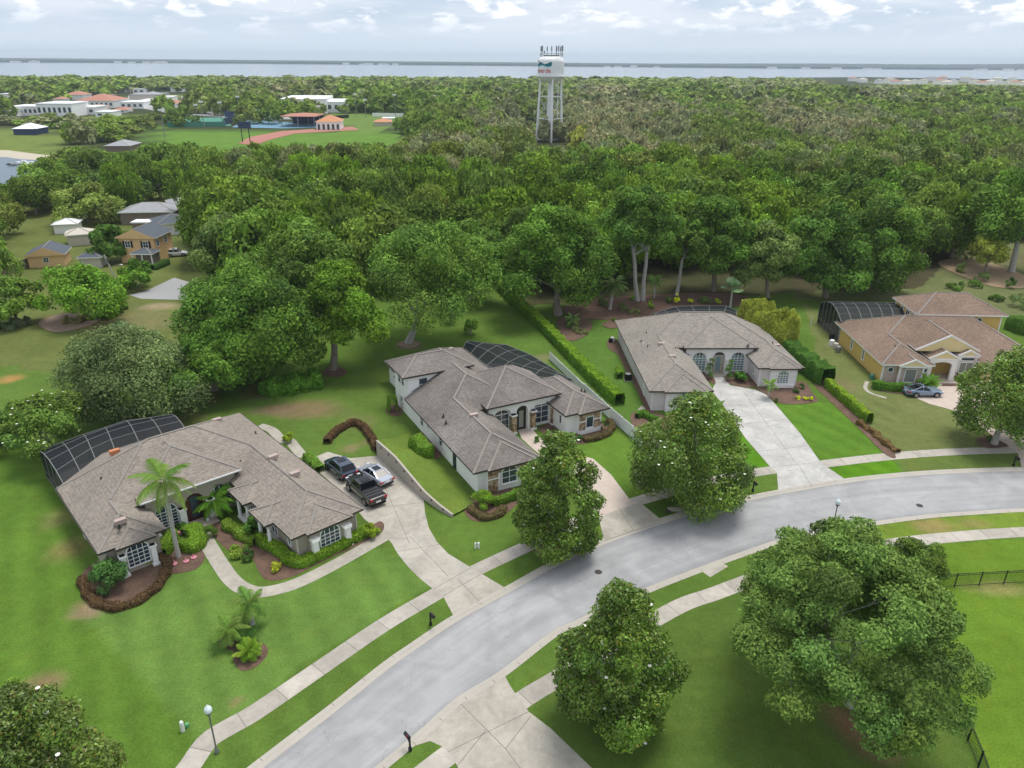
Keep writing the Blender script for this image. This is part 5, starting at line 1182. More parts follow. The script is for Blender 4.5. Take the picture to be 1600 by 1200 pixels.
shrub((284, 830), 1.2, .9, (.06, .13, .03), 'dark shrub under the arched window by the palm', 10, 6, 800); shrub((296, 826), .6, .6, (.35, .25, .02), 'small yellow croton beside the entry column', 11, 4, 300, .1)
shrub((233, 880), .9, .6, (.16, .21, .03), 'small bright shrub at the foot of the left window', 12, 5, 500); shrub((1212, 628), .7, .5, (.10, .12, .04), 'small dull shrub in the mulch below the bay window', 13, 5, 400)
for i, (x, y) in enumerate([(1243, 614), (1252, 607)]): shrub((x, y), .8, .7, (.05, .11, .03), ['dark green mound nearest the three yellow mounds', 'dark green mound nearest the bay corner'][i], 20+i, 6, 700, cat='shrub')
for i, (x, y) in enumerate([(1246, 624), (1257, 625), (1267, 626)]): shrub((x, y), .75, .5, (.36, .40, .02), ['left yellow mound at the tip of the mulch bed', 'middle yellow mound at the tip of the mulch bed', 'right yellow mound at the tip of the mulch bed'][i], 24+i, 5, 600, .07)
shrub((1155, 596), 1.9, 1.5, (.06, .15, .03), 'leafy bird-of-paradise clump right of the entry', 30, 10, 900, .2); shrub((838, 690), .9, .7, (.07, .14, .03), 'first low shrub right of the paver entry', 31, 5, 600); shrub((852, 692), .9, .7, (.08, .16, .03), 'second low shrub right of the paver entry', 32, 5, 600)
shrub((904, 690), .8, 1.3, (.05, .12, .03), 'slim upright shrub left of the stone-framed window', 33, 6, 800, .07); shrub((942, 672), .8, 1.4, (.05, .12, .03), 'slim upright shrub right of the stone-framed window', 34, 6, 800, .07)
shrub((1490, 592), 1.3, 1.2, (.16, .12, .05), 'reddish bush below the tall window of the yellow house', 35, 8, 1000, .09); shrub((1546, 690), .8, .8, (.07, .14, .03), 'small shrub at the foot of the right edge magnolia', 36, 5, 600)
shrub((20, 1078), 1.0, .9, (.13, .20, .04), 'small pale shrub under the lamp at the left edge', 37, 7, 900); shrub((10, 1090), 1.0, .8, (.07, .12, .05), 'small dark shrub under the lamp at the left edge', 38, 7, 900)
for i, (x, y, d, h, c) in enumerate([(1056, 476, 1.3, 2.4, (.42, .44, .02)), (1078, 476, 1.5, 1.1, (.34, .36, .03)), (1120, 476, 1.4, 1.2, (.30, .36, .03)), (1016, 482, 1.3, 1.6, (.16, .26, .03)), (988, 476, 1.1, 1.9, (.10, .22, .03)), (1045, 474, 1.6, 1.3, (.10, .14, .06)), (990, 490, 3, .8, (.14, .16, .08)), (972, 484, 2, 1.2, (.12, .15, .07)), (1100, 474, 2.4, 1.2, (.09, .13, .05)), (905, 520, 2.6, .9, (.13, .16, .08)), (890, 510, 1.8, 1.1, (.08, .14, .04)), (940, 478, 2.2, 1.6, (.07, .13, .04)), (960, 502, 1.2, .5, (.10, .15, .05))]):
    shrub((x, y), d, h, c, ['tall bright yellow croton behind the pool enclosure roof', 'wide yellow croton right of the tall one', 'yellow-green croton near the silver palm', 'mid green bush left of the tall yellow croton', 'upright green shrub near the pale oak trunks', 'dull green bush beside the tall yellow croton', 'grey-green ground cover in the back garden bed', 'grey-green bush in front of the date palm', 'dull bush behind the pool enclosure', 'grey-green plants in the round bed by the hedge', 'dark bush in the round bed by the hedge', 'dark bush left of the date palm', 'low plant in the small ring below the date palm'][i], 40+i, 8, 900, .1)
for i, (x, y, d, h, c) in enumerate([(1520, 448, 4, 1.2, (.08, .15, .03)), (1490, 452, 3.5, 1.1, (.09, .17, .03)), (1535, 440, 3, 2.0, (.10, .14, .07)), (1578, 450, 2, 2.2, (.07, .14, .03)), (1590, 480, 4, 2.5, (.10, .15, .07)), (1555, 470, 2.4, 1.3, (.07, .13, .03)), (1500, 400+26, 2, 1, (.14, .17, .08))]):
    shrub((x, y), d, h, c, ['dark low bush on the far lawn behind the yellow house', 'bright low bush left of the dark one on the far lawn', 'grey-green bush under the pale small tree', 'upright dark bush at the far right garden', 'grey-green rounded bush at the right edge behind the yellow house', 'small dark bush beside the upper storey of the yellow house', 'sparse bush on the far lawn'][i], 60+i, 10, 1300, .13)
hedge([(1168, 522), (1190, 535), (1215, 545), (1240, 548)], 4.6, 5.2, (.22, .24, .055), 'tall feathery golden bamboo clump beside the pink-grey house', 'bamboo', 'bamboo', seed=50, dens=170, size=.22, uneven=.16)
hedge([(100, 505), (120, 503), (140, 498)], 2, .7, (.20, .16, .10), 'heap of dry brush at the edge of the field', 'brush pile', 'brush_pile', seed=51, dens=60, uneven=.4)
hedge([(0, 518), (20, 512), (45, 505)], 2.4, 1.1, (.12, .15, .11), 'pale grey scrub at the left edge of the field', 'scrub', 'scrub', seed=52, dens=60, uneven=.4)
hedge([(238, 422), (250, 418), (262, 412)], 1.6, 1.0, (.05, .11, .03), 'dark hedge in front of the orange two-storey house', seed=53)
hedge([(160, 500), (175, 492), (190, 480)], 2.4, 1.6, (.10, .16, .05), 'weedy bushes around the yellow marker post', 'bushes', 'weed_bushes', seed=54, dens=70, uneven=.35)

def topiary(px, label, seed):
    p = P(*px); root = empty('topiary', p, 0, label, 'topiary', 'topiaries beside the arched entry')
    b = MB(); b.tube((0, 0, 0), (0, 0, 2.6), .05, .04); b.build('trunk', MAT['bark'], root)
    for k, (z, rr) in enumerate([(.6, .5), (1.35, .46), (2.05, .42), (2.7, .36)]):
        C = np.array([[.16*math.cos(k*2.2), .16*math.sin(k*2.2), z]]); V, v = foliage(seed+k, C, np.array([rr]), 600, .06, out=np.array([0, 0, z-1]))
        o = bpy.data.objects.new('clipped_foliage', quad_mesh('clipped_foliage', V, v, ['leaf'])); COL.objects.link(o); o.parent = root; set_col(o, [x*LEAFK for x in (.06, .12, .03)])
topiary((1107, 592), 'spiral of clipped leaf balls left of the pink-grey house door', 80); topiary((1137, 594), 'spiral of clipped leaf balls right of the pink-grey house door', 90)

def frond(L_, droop, rise, nleaf=26, lw=.34, tilt=.5, seed=0, w0=.045):
    r = random.Random(seed); V = []; pts = []
    for i in range(13):
        t = i/12; pts.append(Vector((L_*t*(1-.12*t), 0, rise*L_*math.sin(min(t*1.4, 1.57))*.55-droop*L_*t*t)))
    def at(t):
        i = min(int(t*12), 11); return pts[i].lerp(pts[i+1], t*12-i)
    for i in range(12):
        a, b = pts[i], pts[i+1]; V.append([a+Vector((0, .03, 0)), b+Vector((0, .02, 0)), b-Vector((0, .02, 0)), a-Vector((0, .03, 0))])
    for i in range(nleaf):
        t = .14+.86*i/nleaf
        for sgn in (-1, 1):
            p = at(t); ln = lw*L_*math.sin(math.pi*(.16+.78*t))*r.uniform(.85, 1.1); dr = Vector((.45, sgn*1, -tilt*r.uniform(.7, 1.3))).normalized(); e = p+dr*ln; w = Vector((1, 0, 0))*w0
            V.append([p-w*.5, p+w*.5, e+w*.2, e-w*.2])
    return np.array([[v[:] for v in q] for q in V]).reshape(-1, 3)
def palm(px, h, tr_, nf, L_, col, label, seed, droop=.55, rise=.5, name='palm_tree', lean=(0, 0), fan=False, group=None, tr_top=None, bark='bark_pale', world=None, boots=False):
    p = world or P(*px); root = empty(name, p, 0, label, 'palm', group); r = random.Random(seed); top = Vector((lean[0], lean[1], h)); b = MB()
    if h > .2:
        k = 8
        for i in range(k):
            a = Vector((top.x*(i/k)**1.5, top.y*(i/k)**1.5, h*i/k)); c = Vector((top.x*((i+1)/k)**1.5, top.y*((i+1)/k)**1.5, h*(i+1)/k)); q = lambda t: tr_*(1.25 if t < .05 else 1)*(1-t)+(tr_top or tr_*.75)*t; b.tube(a, c, q(i/k), q((i+1)/k), 10, caps=False)
        b.build('trunk', MAT[bark], root)
        if boots: b = MB(); b.lathe(top-Vector((0, 0, .8)), [(tr_*.9, 0), (tr_*1.6, .4), (tr_*1.2, .9)], 10); b.build('crownshaft', MAT['stucco_orange' if boots == 2 else 'bark'], root)
    V0 = [frond(L_, droop*k, rise, nleaf=38 if L_ > 2 else 26, w0=.06, seed=seed+i, tilt=.7 if not fan else .1, lw=.34 if not fan else .6) for i, k in enumerate((.8, 1., 1.25))]
    ms = [quad_mesh('frond', v, np.clip(1+.15*np.random.default_rng(i).normal(size=(len(v)//4, 1)), .6, 1.4)*np.ones((1, 3)), ['leaf']) for i, v in enumerate(V0)]
    for i in range(nf):
        o = bpy.data.objects.new('frond', ms[i % 3]); COL.objects.link(o); o.parent = root; o.location = top; lv = i/nf
        o.rotation_euler = (r.uniform(-.25, .25), R(-58+96*lv+r.uniform(-8, 8)) if not fan else R(-70+95*lv), i*2.39996); s_ = r.uniform(.85, 1.08); o.scale = (s_, s_, s_); set_col(o, [x*LEAFK for x in col], .1)
    return root
palm((279, 870), 7.6, .2, 17, 2.9, (.115, .18, .05), 'tall feather palm with a smooth pale trunk in front of the tan house', 1, boots=True, droop=.75)
palm((395, 975), 2.0, .16, 16, 1.7, (.10, .17, .05), 'tallest of the three small palms on the front lawn', 2, group='small palms on the front lawn')
palm((360, 1004), 1.3, .14, 16, 1.6, (.11, .18, .05), 'left small palm on the front lawn', 3, group='small palms on the front lawn')
palm((389, 1024), .45, .18, 22, 1.25, (.13, .21, .03), 'low stiff sago palm nearest the sidewalk', 4, droop=.35, group='small palms on the front lawn', name='sago_palm'); palm((385, 1006), .5, .14, 12, 1.2, (.05, .11, .03), 'dark low palm between the other lawn palms', 5)
palm((338, 805), 1.6, .14, 22, 2.1, (.10, .20, .03), 'bushy areca palm hiding the right entry arch of the tan house', 6, droop=.7, name='areca_palm'); palm((352, 790), 2.6, .12, 14, 1.7, (.12, .22, .03), 'second areca palm against the entry arch', 7, droop=.7, name='areca_palm')
palm((953, 484), 4.6, .28, 24, 2.6, (.12, .18, .08), 'date palm with an arching crown in the back garden', 8, rise=.4, lean=(.6, 0), droop=.6, name='date_palm')
palm((1141, 479), 3.4, .2, 12, 2.1, (.17, .24, .20), 'silver-blue fan palm behind the pool enclosure', 9, fan=True, droop=.25, name='fan_palm'); palm((1200, 622), 1.9, .09, 9, 1.3, (.12, .20, .05), 'small thin palm in front of the bay window', 10, name='young_palm')
palm((1118, 650), 1.2, .1, 9, 1.3, (.12, .20, .06), 'small palm half hidden behind the wide magnolia', 11, name='young_palm'); palm((1450, 606), .8, .2, 24, 1.7, (.10, .20, .03), 'bushy low palm behind the blue-grey coupe', 12, droop=.6, name='low_palm'); palm((895, 512), 1.5, .14, 14, 1.6, (.10, .16, .06), 'small palm in the round bed by the hedge', 13)
palm((1022, 466), 3.2, .14, 14, 2.0, (.07, .14, .04), 'dark small palm among the garden trunks', 14); palm((1500, 425), 1.2, .14, 10, 1.3, (.10, .16, .05), 'small palm on the far lawn at the right', 15)
# ------------------------------------------------------------------ water tower
def lathe_obj(name, c, prof, m, parent, n=32, smooth=True):
    b = MB(); b.lathe(c, prof, n); return b.build(name, MAT[m], parent, smooth=smooth)
tb_ = P(858, 221); TZ = lambda y: zfor(tb_, y)
wt = empty('water_tower', tb_, 0, 'white water tower on tall legs with antennas, rising out of the woods', 'water tower')
zt, zbow, zbal = TZ(85.5), TZ(130.5), TZ(119.5); TR = 20.4/ppm((tb_.x, tb_.y, 36))
cyl0, cyl1 = zbal+.2, zt-2.2
tank = lathe_obj('tank', (0, 0, 0), [(0.01, zbow), (TR*.34, zbow+.25), (TR*.62, zbow+.95), (TR*.83, zbow+2.1), (TR*.95, zbal-.8), (TR, cyl0)]+[(TR*math.cos(t*math.pi/20), cyl1-1.2+(zt-cyl1+1.2)*math.sin(t*math.pi/20)) for t in range(0, 10)]+[(.01, zt)], 'white_metal', wt, 40)
b = MB(); b.lathe((0, 0, 0), [(TR+.02, zbal), (TR+1.0, zbal), (TR+1.0, zbal+.35), (TR+.02, zbal+.35)], 40); b.build('balcony', MAT['white_metal'], wt)
b = MB()
for i in range(40):
    a = 2*math.pi*i/40; a2 = 2*math.pi*(i+1)/40; p = Vector((math.cos(a), math.sin(a), 0))*(TR+.95); q = Vector((math.cos(a2), math.sin(a2), 0))*(TR+.95)
    b.bar(p+Vector((0, 0, zbal+.3)), p+Vector((0, 0, zbal+1.35)), .06)
    for zz in (.85, 1.35): b.bar(p+Vector((0, 0, zbal+zz)), q+Vector((0, 0, zbal+zz)), .06)
b.build('railing', MAT['white_metal'], wt)
legs = []
for k in range(4):
    a = R(187)+k*math.pi/2; legs.append((Vector((math.cos(a), math.sin(a), 0))*6.9, Vector((math.cos(a), math.sin(a), 0))*(TR*.80)+Vector((0, 0, zbal))))
for a, c in legs: b = MB(); b.tube(a, c, .56, .50, 14); b.build('leg', MAT['white_metal'], wt)
for k in range(4):
    (a, c), (a2, c2) = legs[k], legs[(k+1) % 4]
    for t in (.04, .36, .70): b = MB(); b.bar(a.lerp(c, t), a2.lerp(c2, t), .32); b.build('strut', MAT['white_metal'], wt)
    for t0, t1 in ((0.04, .36), (.36, .70), (.70, .98)):
        for q0, q1 in ((a.lerp(c, t0), a2.lerp(c2, t1)), (a2.lerp(c2, t0), a.lerp(c, t1))): b = MB(); b.tube(q0, q1, .07, n=5); b.build('tie_rod', MAT['white_metal'], wt)
b = MB(); b.tube((4.2, -1.5, 0), (3.7, -1.4, zbow+1.5), .18, .18, 8); b.build('drain_pipe', MAT['white_metal'], wt)
b = MB(); b.tube((0, 0, 0), (0, 0, zbow+.6), .85, .85, 14); b.build('riser_pipe', MAT['white_metal'], wt)
b = MB(); b.lathe((0, 0, 0), [(TR*.62, zt-.6), (TR*.62, zt-.1)], 24)
for i in range(20):
    a = 2*math.pi*i/20; a2 = 2*math.pi*(i+1)/20; p = Vector((math.cos(a), math.sin(a), 0))*TR*.9; q = Vector((math.cos(a2), math.sin(a2), 0))*TR*.9; b.bar(p+Vector((0, 0, zt-.6)), p+Vector((0, 0, zt+.6)), .08); b.bar(p+Vector((0, 0, zt+.6)), q+Vector((0, 0, zt+.6)), .08)
b.build('roof_railing', MAT['grey_metal'], wt)
for i, (a, h) in enumerate([(200, 3.6), (215, 3.8), (228, 1.6), (268, 3.6), (292, 3.8), (305, 3.9), (318, 3.4), (332, 4.0), (345, 3.9), (20, 3.6), (60, 3.4), (110, 3.6), (150, 3.6)]):
    p = Vector((math.cos(R(a)), math.sin(R(a)), 0))*TR*.86; b = MB(); b.tube(p+Vector((0, 0, zt-1)), p+Vector((0, 0, zt+h)), .10, n=6); b.box(p.x-.28, p.y-.2, zt+h*.45, p.x+.28, p.y+.2, zt+h+.3); b.build('antenna', MAT['grey_metal'], wt)
# town name and wave painted round the left of the tank
def wrap_text(txt, size, z, a_mid, m, name):
    cu = bpy.data.curves.new('t', 'FONT'); cu.body = txt; cu.size = size; cu.align_x = 'CENTER'; cu.offset = .035; cu.extrude = 0; cu.resolution_u = 3
    t = bpy.data.objects.new('t', cu); COL.objects.link(t); bpy.context.view_layer.update(); dg = bpy.context.evaluated_depsgraph_get()
    me = bpy.data.meshes.new_from_object(t.evaluated_get(dg)); bpy.data.objects.remove(t)
    bm = bmesh.new(); bm.from_mesh(me); bmesh.ops.subdivide_edges(bm, edges=[e for e in bm.edges if e.calc_length() > .4], cuts=2, use_grid_fill=True); bm.to_mesh(me); bm.free()
    for v in me.vertices:
        a = a_mid+v.co.x/TR; z_ = z+v.co.y; v.co = ((TR+.05)*math.cos(a), (TR+.05)*math.sin(a), z_)
    me.materials.clear(); me.materials.append(MAT[m]); o = bpy.data.objects.new(name, me); COL.objects.link(o); o.parent = tank; return o
AM = R(270-62)
wrap_text('Montverde', 3.1, (cyl0+cyl1)/2-2.3, AM, 'red_letter', 'lettering')
def band(f0, f1, x0, x1, m, name, n=40):
    b = MB()
    for i in range(n):
        xa = x0+(x1-x0)*i/n; xb = x0+(x1-x0)*(i+1)/n; P4 = []
        for x, f in ((xa, f0), (xb, f0), (xb, f1), (xa, f1)): a = AM+x/TR; P4.append(((TR+.04)*math.cos(a), (TR+.04)*math.sin(a), (cyl0+cyl1)/2+f(x)))
        b.face(P4)
    b.build(name, MAT[m], tank)
band(lambda x: 1.0+.35*math.sin(x*.9), lambda x: 2.2+.5*math.sin(x*1.0+1), -5, 7.3, 'teal_paint', 'wave_emblem'); band(lambda x: .55+.3*math.sin(x*.9), lambda x: .95+.35*math.sin(x*.9), -5, 7.0, 'sky_paint', 'wave_emblem')
band(lambda x: 2.6, lambda x: 3.9-abs(x+1.5)*1.2, -2.4, -.7, 'red_letter', 'sail_emblem', 8)

# ------------------------------------------------------------------ vehicles
for nm, c in (('paint_slate', (.035, .055, .095)), ('paint_silver', (.46, .50, .58)), ('paint_black', (.012, .014, .018)), ('paint_blue_grey', (.20, .27, .38)), ('paint_white', (.75, .76, .78))):
    mat(nm, c, .28, metal=.35 if nm != 'paint_white' else 0, coat=1, spec=.5)
def loft(secs, b, mi=0):
    """secs: (x, half width, z bottom, z top, shoulder width factor)"""
    rings = []
    for x, w, zb, zt_, sf in secs:
        h = zt_-zb; rings.append([Vector(p) for p in [(x, -w*.86, zb), (x, -w, zb+h*.25), (x, -w, zb+h*.72), (x, -w*sf-.0, zt_-h*.06), (x, -w*sf*.85, zt_), (x, w*sf*.85, zt_), (x, w*sf, zt_-h*.06), (x, w, zb+h*.72), (x, w, zb+h*.25), (x, w*.86, zb)]])
    for a, c in zip(rings, rings[1:]):
        k = len(a)
        for i in range(k): j = (i+1) % k; b.face([a[i], a[j], c[j], c[i]], mi)
    b.face(rings[0], mi); b.face(list(reversed(rings[-1])), mi)
def car(px, px_dir, kind, paint, label, cat='car', rz=None):
    p = P(*px)      # +x = front
    root = empty('parked_car' if kind != 'pickup' else 'pickup_truck', p, rz, label, cat)
    L_, Wd, WB, rw = {'suv': (4.5, .93, 2.6, .35), 'sedan': (4.6, .90, 2.65, .33), 'pickup': (5.5, .98, 3.35, .41), 'coupe': (4.7, .93, 2.75, .35)}[kind]; f = L_/2
    if kind == 'suv':
        body = [(-f, Wd*.86, .45, .95, .9), (-f+.12, Wd*.95, .35, 1.08, .92), (-f+.5, Wd, .28, 1.10, .95), (0, Wd, .25, 1.06, .95), (f-1.3, Wd, .26, 1.04, .93), (f-.5, Wd*.96, .3, .93, .86), (f-.1, Wd*.85, .38, .78, .8), (f, Wd*.7, .45, .66, .8)]
        gl = [(-f+.18, 1.08, .80), (-f+.62, 1.60, .70), (f-2.1, 1.66, .70), (f-1.25, 1.03, .82)]; hood = f-1.25
    elif kind == 'sedan':
        body = [(-f, Wd*.84, .42, .88, .88), (-f+.15, Wd*.95, .32, 1.0, .88), (-f+.8, Wd, .26, 1.0, .92), (0, Wd, .22, .95, .94), (f-1.2, Wd, .24, .93, .9), (f-.4, Wd*.94, .28, .80, .84), (f, Wd*.68, .38, .6, .8)]
        gl = [(-f+.65, .99, .74), (-f+1.45, 1.38, .62), (f-2.1, 1.42, .63), (f-1.15, .93, .78)]
    elif kind == 'coupe':
        body = [(-f, Wd*.86, .42, .92, .9), (-f+.15, Wd*.96, .32, 1.0, .9), (-f+.8, Wd, .26, .99, .93), (0, Wd*.98, .22, .92, .94), (f-1.5, Wd, .24, .93, .9), (f-.4, Wd*.94, .28, .82, .84), (f, Wd*.72, .36, .64, .8)]
        gl = [(-f+.6, .98, .72), (-f+1.6, 1.33, .58), (f-2.55, 1.36, .60), (f-1.6, .92, .76)]
    else:
        body = [(-f, Wd*.94, .55, 1.12, .97), (-f+.1, Wd, .45, 1.18, .97), (-.35, Wd, .42, 1.18, .97), (.2, Wd, .38, 1.2, .95), (f-1.6, Wd, .4, 1.18, .93), (f-.3, Wd*.97, .45, 1.08, .88), (f, Wd*.84, .55, .95, .85)]
        gl = [(-.75, 1.17, .86), (-.55, 1.78, .76), (f-2.2, 1.82, .76), (f-1.45, 1.16, .84)]
    b = MB(); loft(body, b); bd = b.build('body', MAT[paint], root, smooth=False)
    bd.data.polygons.foreach_set('use_smooth', [False]*len(bd.data.polygons))
    mod = bd.modifiers.new('bevel', 'BEVEL'); mod.width = .04; mod.segments = 2
    # cabin: pillars and roof in paint, glazing as its own parts
    (x0, z0, w0), (x1, z1, w1), (x2, z2, w2), (x3, z3, w3) = gl
    A = {}
    for k, (x, z, w) in enumerate(gl): A[k] = (Vector((x, -w, z)), Vector((x, w, z)))
    b = MB(); b.ext([A[1][0]+Vector((0, 0, -.03)), A[2][0]+Vector((0, 0, -.03)), A[2][1]+Vector((0, 0, -.03)), A[1][1]+Vector((0, 0, -.03))], (0, 0, .07))
    for s in (0, 1):
        for a, c, w in ((0, 1, .1), (2, 3, .07)): b.bar(A[a][s], A[c][s], w, w)
        m0 = A[0][s].lerp(A[3][s], .52); m1 = A[1][s].lerp(A[2][s], .5); b.bar(m0, m1, .07, .05)
    b.build('roof', MAT[paint], root)
    def pane(nm, pts):
        b = MB(); b.face(pts); b.face(list(reversed([p+Vector((0, 0, -.004)) for p in pts]))); b.build(nm, MAT['car_glass'], root)
    pane('windscreen', [A[3][0], A[3][1], A[2][1], A[2][0]]); pane('rear_window', [A[0][1], A[0][0], A[1][0], A[1][1]])
    pane('side_window', [A[0][0], A[3][0], A[2][0], A[1][0]]); pane('side_window', [A[3][1], A[0][1], A[1][1], A[2][1]])
    b = MB(); b.box(x2-.95, -w2*.6, z2+.035, x2-.15, w2*.6, z2+.05); b.build('sunroof', MAT['car_glass'], root)
    for sx in (-1, 1):
        for sy in (-1, 1):
            c = Vector((sx*WB/2, sy*(Wd-.1), rw)); wh = empty('wheel', c); wh.parent = root
            b = MB(); b.tube((0, -.12, 0), (0, .12, 0), rw, n=20); b.build('tyre', MAT['rubber'], wh); b = MB(); b.tube((0, sy*.10, 0), (0, sy*.135, 0), rw*.66, n=14); b.build('rim', MAT['rim'], wh)
            b = MB(); n_ = 14
            for i in range(n_//2): a0 = math.pi*i/(n_//2); a1 = math.pi*(i+1)/(n_//2); b.bar(c+Vector((math.cos(a0)*(rw+.07), sy*.12, math.sin(a0)*(rw+.07))), c+Vector((math.cos(a1)*(rw+.07), sy*.12, math.sin(a1)*(rw+.07))), .05, .05)
            b.build('wheel_arch', MAT['black_plastic'], bd)
    zl = body[0][3]-.2
    for sy in (-1, 1):
        b = MB(); b.box(-f-.03, sy*Wd*.78-.2, zl-.02, -f+.25, sy*Wd*.78+.14, zl+.14 if kind != 'pickup' else zl+.2); b.build('taillight', MAT['tail_red'], root)
        b = MB(); b.box(f-.3, sy*Wd*.66-.2, body[-1][3]-.05, f-.02, sy*Wd*.66+.1, body[-1][3]+.09); b.build('headlight', MAT['lamp_clear'], root)
        b = MB(); b.box(x3-.45, sy*(Wd+.02)-.02*sy, z3, x3-.25, sy*(Wd+.2), z3+.16); b.build('mirror', MAT[paint], root)
    b = MB(); b.box(-f-.05, -.26, .62, -f-.01, .26, .78); b.build('licence_plate', MAT['white_metal'], root)
    b = MB(); b.box(-f-.06, -Wd*.8, .34, -f+.3, Wd*.8, .5); b.build('bumper', MAT['black_plastic' if kind != 'coupe' else paint], root)
    b = MB(); b.box(f-.25, -Wd*.5, .4, f+.02, Wd*.5, .56); b.build('grille', MAT['black_plastic'], root)
    if kind == 'pickup':
        b = MB(); b.box(-f+.12, -Wd*.86, 1.17, -.8, Wd*.86, 1.22)
        b.build('bed_cover', MAT['black_plastic'], root)
        for x in (-f+.6, -f+1.1, -f+1.6): b = MB(); b.box(x, -Wd*.85, 1.215, x+.03, Wd*.85, 1.235); b.build('cover_rib', MAT['grey_metal'], root)
    return root
car((532, 738), None, 'suv', 'paint_slate', 'dark slate-blue SUV, farthest left of the three cars on the parking pad', rz=R(129.2))
car((586, 748), None, 'sedan', 'paint_silver', 'silver sedan beside the retaining wall', rz=R(134))
car((571, 774), None, 'pickup', 'paint_black', 'black pickup truck with a covered bed, nearest the tan house', 'pickup truck', rz=R(128.5))
cp = car((1441, 617), None, 'coupe', 'paint_blue_grey', 'blue-grey coupe with a rear wing in front of the yellow house', rz=R(1.5))
b = MB(); b.box(-2.25, -.75, 1.22, -1.95, .75, 1.26); b.box(-2.15, -.6, 1.0, -2.1, -.55, 1.23); b.box(-2.15, .55, 1.0, -2.1, .6, 1.23); b.build('rear_wing', MAT['black_plastic'], cp)
car((1604, 674), None, 'sedan', 'paint_slate', 'dark car cut by the right edge behind the magnolia', rz=R(10))
car((277, 400), None, 'suv', 'paint_white', 'white SUV parked right of the orange two-storey house', rz=R(20))
# ------------------------------------------------------------------ walls and fences
wl = resample(Gs([(589, 712), (610, 731), (640, 760), (662, 781), (685, 797), (706, 809)]), 26)
b = MB(); lawn = MB(); prev = None; o_ = wl[0].copy(); L2 = []
for i, p in enumerate(wl):
    t = (wl[min(i+1, 25)]-wl[max(i-1, 0)]).normalized(); n = Vector((-t.y, t.x, 0)); n = n if n.x > 0 else -n
    f = i/25; h = 1.9 if f < .3 else 1.9-(f-.3)/.7*1.55
    cur = [(p-o_), (p-o_)+Vector((0, 0, h)), (p-o_)+n*.22+Vector((0, 0, h)), (p-o_)+n*.22]
    if prev: [b.face([prev[j], prev[j+1], cur[j+1], cur[j]]) for j in range(3)]
    else: b.face(cur)
    prev = cur
    g = lambda d, z: p+n*d+Vector((0, 0, z)); W_ = 5.0 if f < .6 else 5.0-(f-.6)*4
    L2.append([g(.2, h-.09), g(1.0, h-.14), g(W_*.45, h*.66), g(W_*.72, h*.25), g(W_, .004)])
b.face(list(reversed(prev)))
rw_ = b.build('retaining_wall', MAT['wall_concrete'], loc=o_); tag(rw_, 'sloping concrete retaining wall between the parking pad and the lawn of the white house', 'retaining wall')
for i in range(2, 25, 3):
    p = wl[i]-o_; t = (wl[i+1]-wl[i]).normalized(); b = MB(); h = 1.9 if i/25 < .3 else 1.9-(i/25-.3)/.7*1.55; n = Vector((-t.y, t.x, 0)); n = n if n.x > 0 else -n; q = p-n*.01+Vector((0, 0, h*.8)); b.box(q.x-.06, q.y-.06, q.z-.08, q.x+.06, q.y+.06, q.z+.08); b.build('weep_hole', MAT['black_plastic'], rw_)
for a, c in zip(L2, L2[1:]):
    for j in range(4): lawn.face([a[j], a[j+1], c[j+1], c[j]])
e0 = L2[0]; back = [Vector((q.x, q.y, 0))+Vector((-1.2, 2.6, 0)) for q in e0]
for j in range(4): lawn.face([back[j], back[j+1], e0[j+1], e0[j]])
lo = lawn.build('lawn_bank', MAT['grass'], smooth=True); tag(lo, kind='structure')
if lo.data.polygons[0].normal.z < 0: lo.data.flip_normals()
ca = lo.data.color_attributes.new('tone', 'FLOAT_COLOR', 'POINT'); ca.data.foreach_set('color', [.118, .180, .032, 1]*len(lo.data.vertices))
# white vinyl privacy fence, two lengths at different heights
def panel_fence(px, h, label, m='white_metal', post=2.4, name='fence', cat='fence', kind='solid', base=0, pw=.12):
    pts = Gs(px, 0); tot = sum((b_-a).length for a, b_ in zip(pts, pts[1:])); pts = resample(pts, max(2, int(round(tot/post))+1)); root = empty(name, pts[0], 0, label, cat); o = pts[0]
    for a, c in zip(pts, pts[1:]):
        a = a-o; c = c-o; b = MB()
        if kind == 'solid':
            b.bar(a+Vector((0, 0, base+h/2)), c+Vector((0, 0, base+h/2)), .04, h); b.bar(a+Vector((0, 0, base+h-.05)), c+Vector((0, 0, base+h-.05)), .09, .1); b.bar(a+Vector((0, 0, base+.1)), c+Vector((0, 0, base+.1)), .09, .14)
        elif kind == 'iron':
            for z in (.12, h-.18, h-.02): b.bar(a+Vector((0, 0, z)), c+Vector((0, 0, z)), .03, .04)
            n_ = int((c-a).length/.13)
            for i in range(1, n_): p = a.lerp(c, i/n_); b.bar(p+Vector((0, 0, .05)), p+Vector((0, 0, h)), .018)
        else:
            n_ = int((c-a).length/.16)
            for i in range(n_): p = a.lerp(c, (i+.1)/n_); q = a.lerp(c, (i+.92)/n_); b.bar(p+Vector((0, 0, h/2)), q+Vector((0, 0, h/2)), .03, h*(1+.03*math.sin(i*5)))
        b.build('panel', MAT[m], root)
    for p in pts: p = p-o; b = MB(); b.box(p.x-pw/2, p.y-pw/2, 0, p.x+pw/2, p.y+pw/2, base+h+.06); b.build('post', MAT[m], root)
    return root
panel_fence([(859, 562), (890, 592), (913, 614)], 1.15, 'rear length of the white fence beside the screened pool of the white house')
panel_fence([(913, 617), (950, 652), (985, 682), (1003, 700)], 1.55, 'taller front length of the white fence running down to the wide magnolia')
panel_fence([(1455, 922), (1490, 917), (1560, 913), (1640, 909), (1760, 905)], 1.35, 'black iron fence across the bright lawn, right of the clipped tree', 'black_metal', 2.2, kind='iron', pw=.07)
